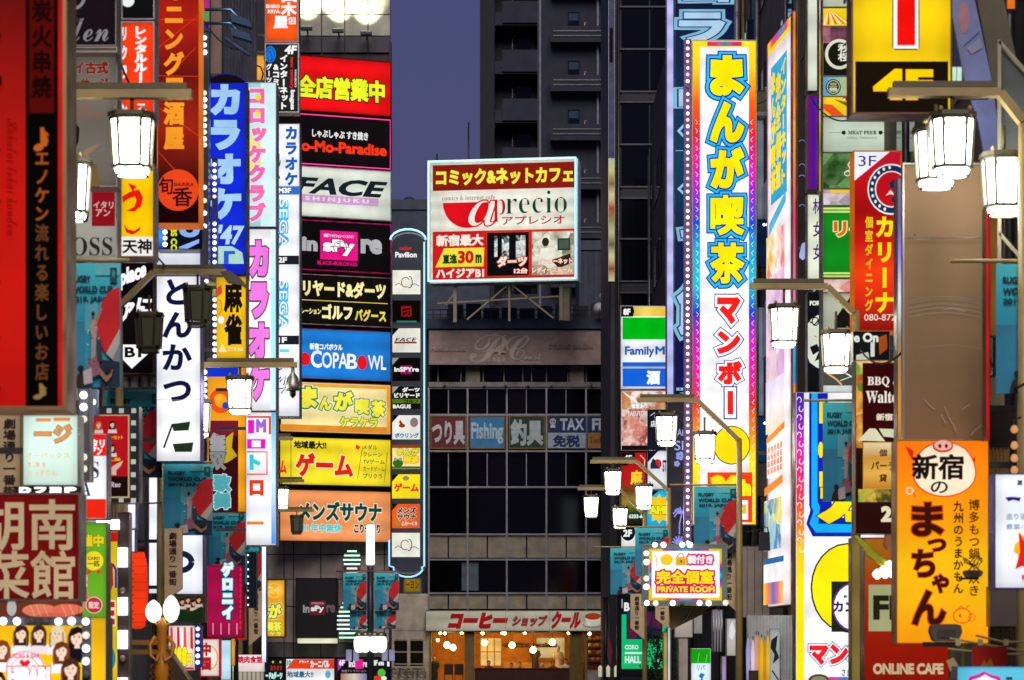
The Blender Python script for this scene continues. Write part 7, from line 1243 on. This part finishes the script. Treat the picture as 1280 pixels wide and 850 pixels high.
# slanted street name boards
def board(label, x0, x1, y0, y1, cut, D, side, tx=None, c='#ecd0a0'):
    pts = [(x0, y0), (x1, y0), (x1, y1-cut), (x0, y1)] if side < 0 else [(x0, y0), (x1, y0), (x1, y1), (x0, y1-cut)]
    s = Sign('name_board', label, 'street sign', x0, y0, x1, y1, D, lit=0, depth=.06, fw=0, outline=pts, facem=mat('paint', c), fmat=mat('paint', '#7a6440'), group='wooden street name boards')
    a, b_ = tx or (x0+(x1-x0)*.3, x0+(x1-x0)*.68); s.t('劇場通り一番街', a, y0+(y1-y0)*.06, b_, y0+(y1-y0)*.78, '!#3a1c14', .035, v=True); s.done()
board('wooden name board with brown kanji under the left edge red sign', -6, 27, 515, 650, 26, 27.5, -1, (4, 20))
board('wooden name board with brown kanji behind the green restaurant sign', 141, 161, 560, 680, 14, 43, -1)
board('wooden name board with brown kanji beside the thick ring sign', 205.5, 228, 660, 752, 16, 44.4, -1, (211, 221))
board('wooden name board with brown kanji left of the magenta sign', 264, 281, 705, 786, 14, 62.4, -1, (267.5, 274.5))
board('wooden name board with brown kanji right of the magenta sign', 311, 327, 738, 808, 14, 78.4, -1, (317, 323))
board('wooden name board with brown kanji right of the private room sign', 903, 923.5, 686, 768, 20, 53.4, 1, (907, 915))
board('wooden name board with brown kanji before the green event poster', 788, 805.5, 742, 800, 15, 76.4, 1, (793, 799))
board('wooden name board end showing two kanji below the private room sign', 819, 836.5, 730, 788, 15, 66.6, 1, (825, 831))
# street tree by the green poster
D = 78; t = empty('street_tree', (WX(822, D), D, .1), 'small dark leafed street tree before the green event poster', 'tree')
m = MB(); m.tube([(0, 0, 0), (.03, 0, .8), (-.05, 0, 1.6), (.05, .1, WZ(800, D))], [.07, .05, .04, .02], mat('paint', '#2c2018'), 7); m.tube([(.0, 0, 1.3), (-.25, .1, 2.0)], [.03, .012], mat('paint', '#2c2018'), 5); m.tube([(.0, 0, 1.5), (.25, -.1, 2.2)], [.03, .012], mat('paint', '#2c2018'), 5); m.build('trunk', t)
m = MB(); lf = [mat('paint', '#1c3410'), mat('paint', '#2c4c1c'), mat('paint', '#122408')]
for i in range(900):
    u, v, w_ = [random.gauss(0, 1) for _ in range(3)]; k = random.choice((( -.15, 1.5), (.15, 2.0), (-.1, 2.5), (.2, 1.2))); x, y, z = k[0]+u*.16, v*.2, k[1]-.2+w_*.18
    a = random.uniform(0, 6.28); r = .045; b_ = random.uniform(-.6, .6); m.add([(x, y, z), (x+r*cos(a), y+r*b_, z+r*sin(a)), (x+2*r*cos(a+.4), y, z+2*r*sin(a+.4)), (x+r*cos(a+.9), y-r*b_, z+r*sin(a+.9))], [(0, 1, 2, 3)], lf[i % 3])
m.build('crown', t)
# traffic pole by coffee shop
t = empty('signal_pole', (WX(757, 120), 120, 0), 'slim black pole with a folded red and white pennant beside the coffee shop', 'pole'); m = MB(); m.tube([(0, 0, 0), (0, 0, WZ(748, 120))], .1, mat('paint', '#15161a', 1, .4), 8); m.lathe([(.16, 0), (.16, .1)], mat('paint', '#222'), (0, 0, WZ(748, 120)), 8); m.build('pole', t)
m = MB(); m.prism([(0.05, 3.4), (.3, 2.3), (.22, 1.6), (.08, 2.0)], -.05, .05, mat('paint', '#883038')); m.build('pennant', t)
for x in (-.25, .1, .45): m = MB(); m.lathe([(.08, 0), (.09, .4), (.03, .5)], mat('lit', '#e8e0c0', .8), (x, -.3, WZ(846, 120)), 8); m.build('lantern', t)
# thin yellow edge sign on the office block corner
s = Sign('edge_sign', 'thin pale yellow lit sign edge on the corner of the black office block', 'sign', 760.5, 198, 768.5, 352, 118, face='#e8e0a0', lit=.75, depth=.4, fw=.5, fc='#a0a890'); s.g(761, 199, 768, 351, ['#c8e0c0', '#f0e090', '#8a7040', '#f0e8b0', '#c04830', '#a09060', '#d8d098', '#706040', '#f0e8b0', '#a04838', '#f0e0a0'], 'v'); s.done()
s = Sign('edge_sign', 'upper grey sign edge on the corner of the black office block', 'sign', 760.5, -20, 768.5, 197, 118.2, face='#6a6c88', lit=.35, depth=.4, fw=.5, fc='#70708a'); s.r(762, 35, 766, 78, '#2a1c14'); s.done()
bpy.data.scenes.remove(TS); bpy.data.objects.remove(FO)

# ------------------------------------------------------------------ overhead cables between the facades and the lamps
CB = mat('paint', '#16151a')
for i, (x0, y0, D0, x1, y1, D1, lab) in enumerate(((250, 20, 46, 308, 60, 62, 'black cable sagging above the blue arched sign'), (194, 318, 41, 262, 345, 52, 'thin black cable crossing below the blank light box'), (146, 66, 32, 196, 130, 37, 'thin black cable behind the orange rental sign'), (172, 628, 40, 262, 590, 60, 'thin cable strung behind the teal banners on the left'),
        (946, 130, 74, 1012, 60, 56, 'black cable looping past the angled magazine panel'), (1010, 116, 55, 1068, 148, 42, 'thin cable along the picture column'), (905, 660, 66, 996, 640, 60, 'thin black cable below the comic cafe tower'), (1068, 425, 40, 1128, 440, 30, 'short black cable by the red diner sign'), (840, 500, 82, 905, 640, 70, 'thin cable hanging beside the bulb strip'), (1233, 440, 29, 1290, 470, 26, 'black cable sagging at the right edge'))):
    a, b_ = W(x0, y0, D0), W(x1, y1, D1); t = empty('overhead_cable', a, lab, 'cable'); m = MB()
    m.tube([((b_[0]-a[0])*u, (b_[1]-a[1])*u, (b_[2]-a[2])*u-.9*u*(1-u)) for u in [k/14 for k in range(15)]], .014, CB, 5); m.build('cable', t)
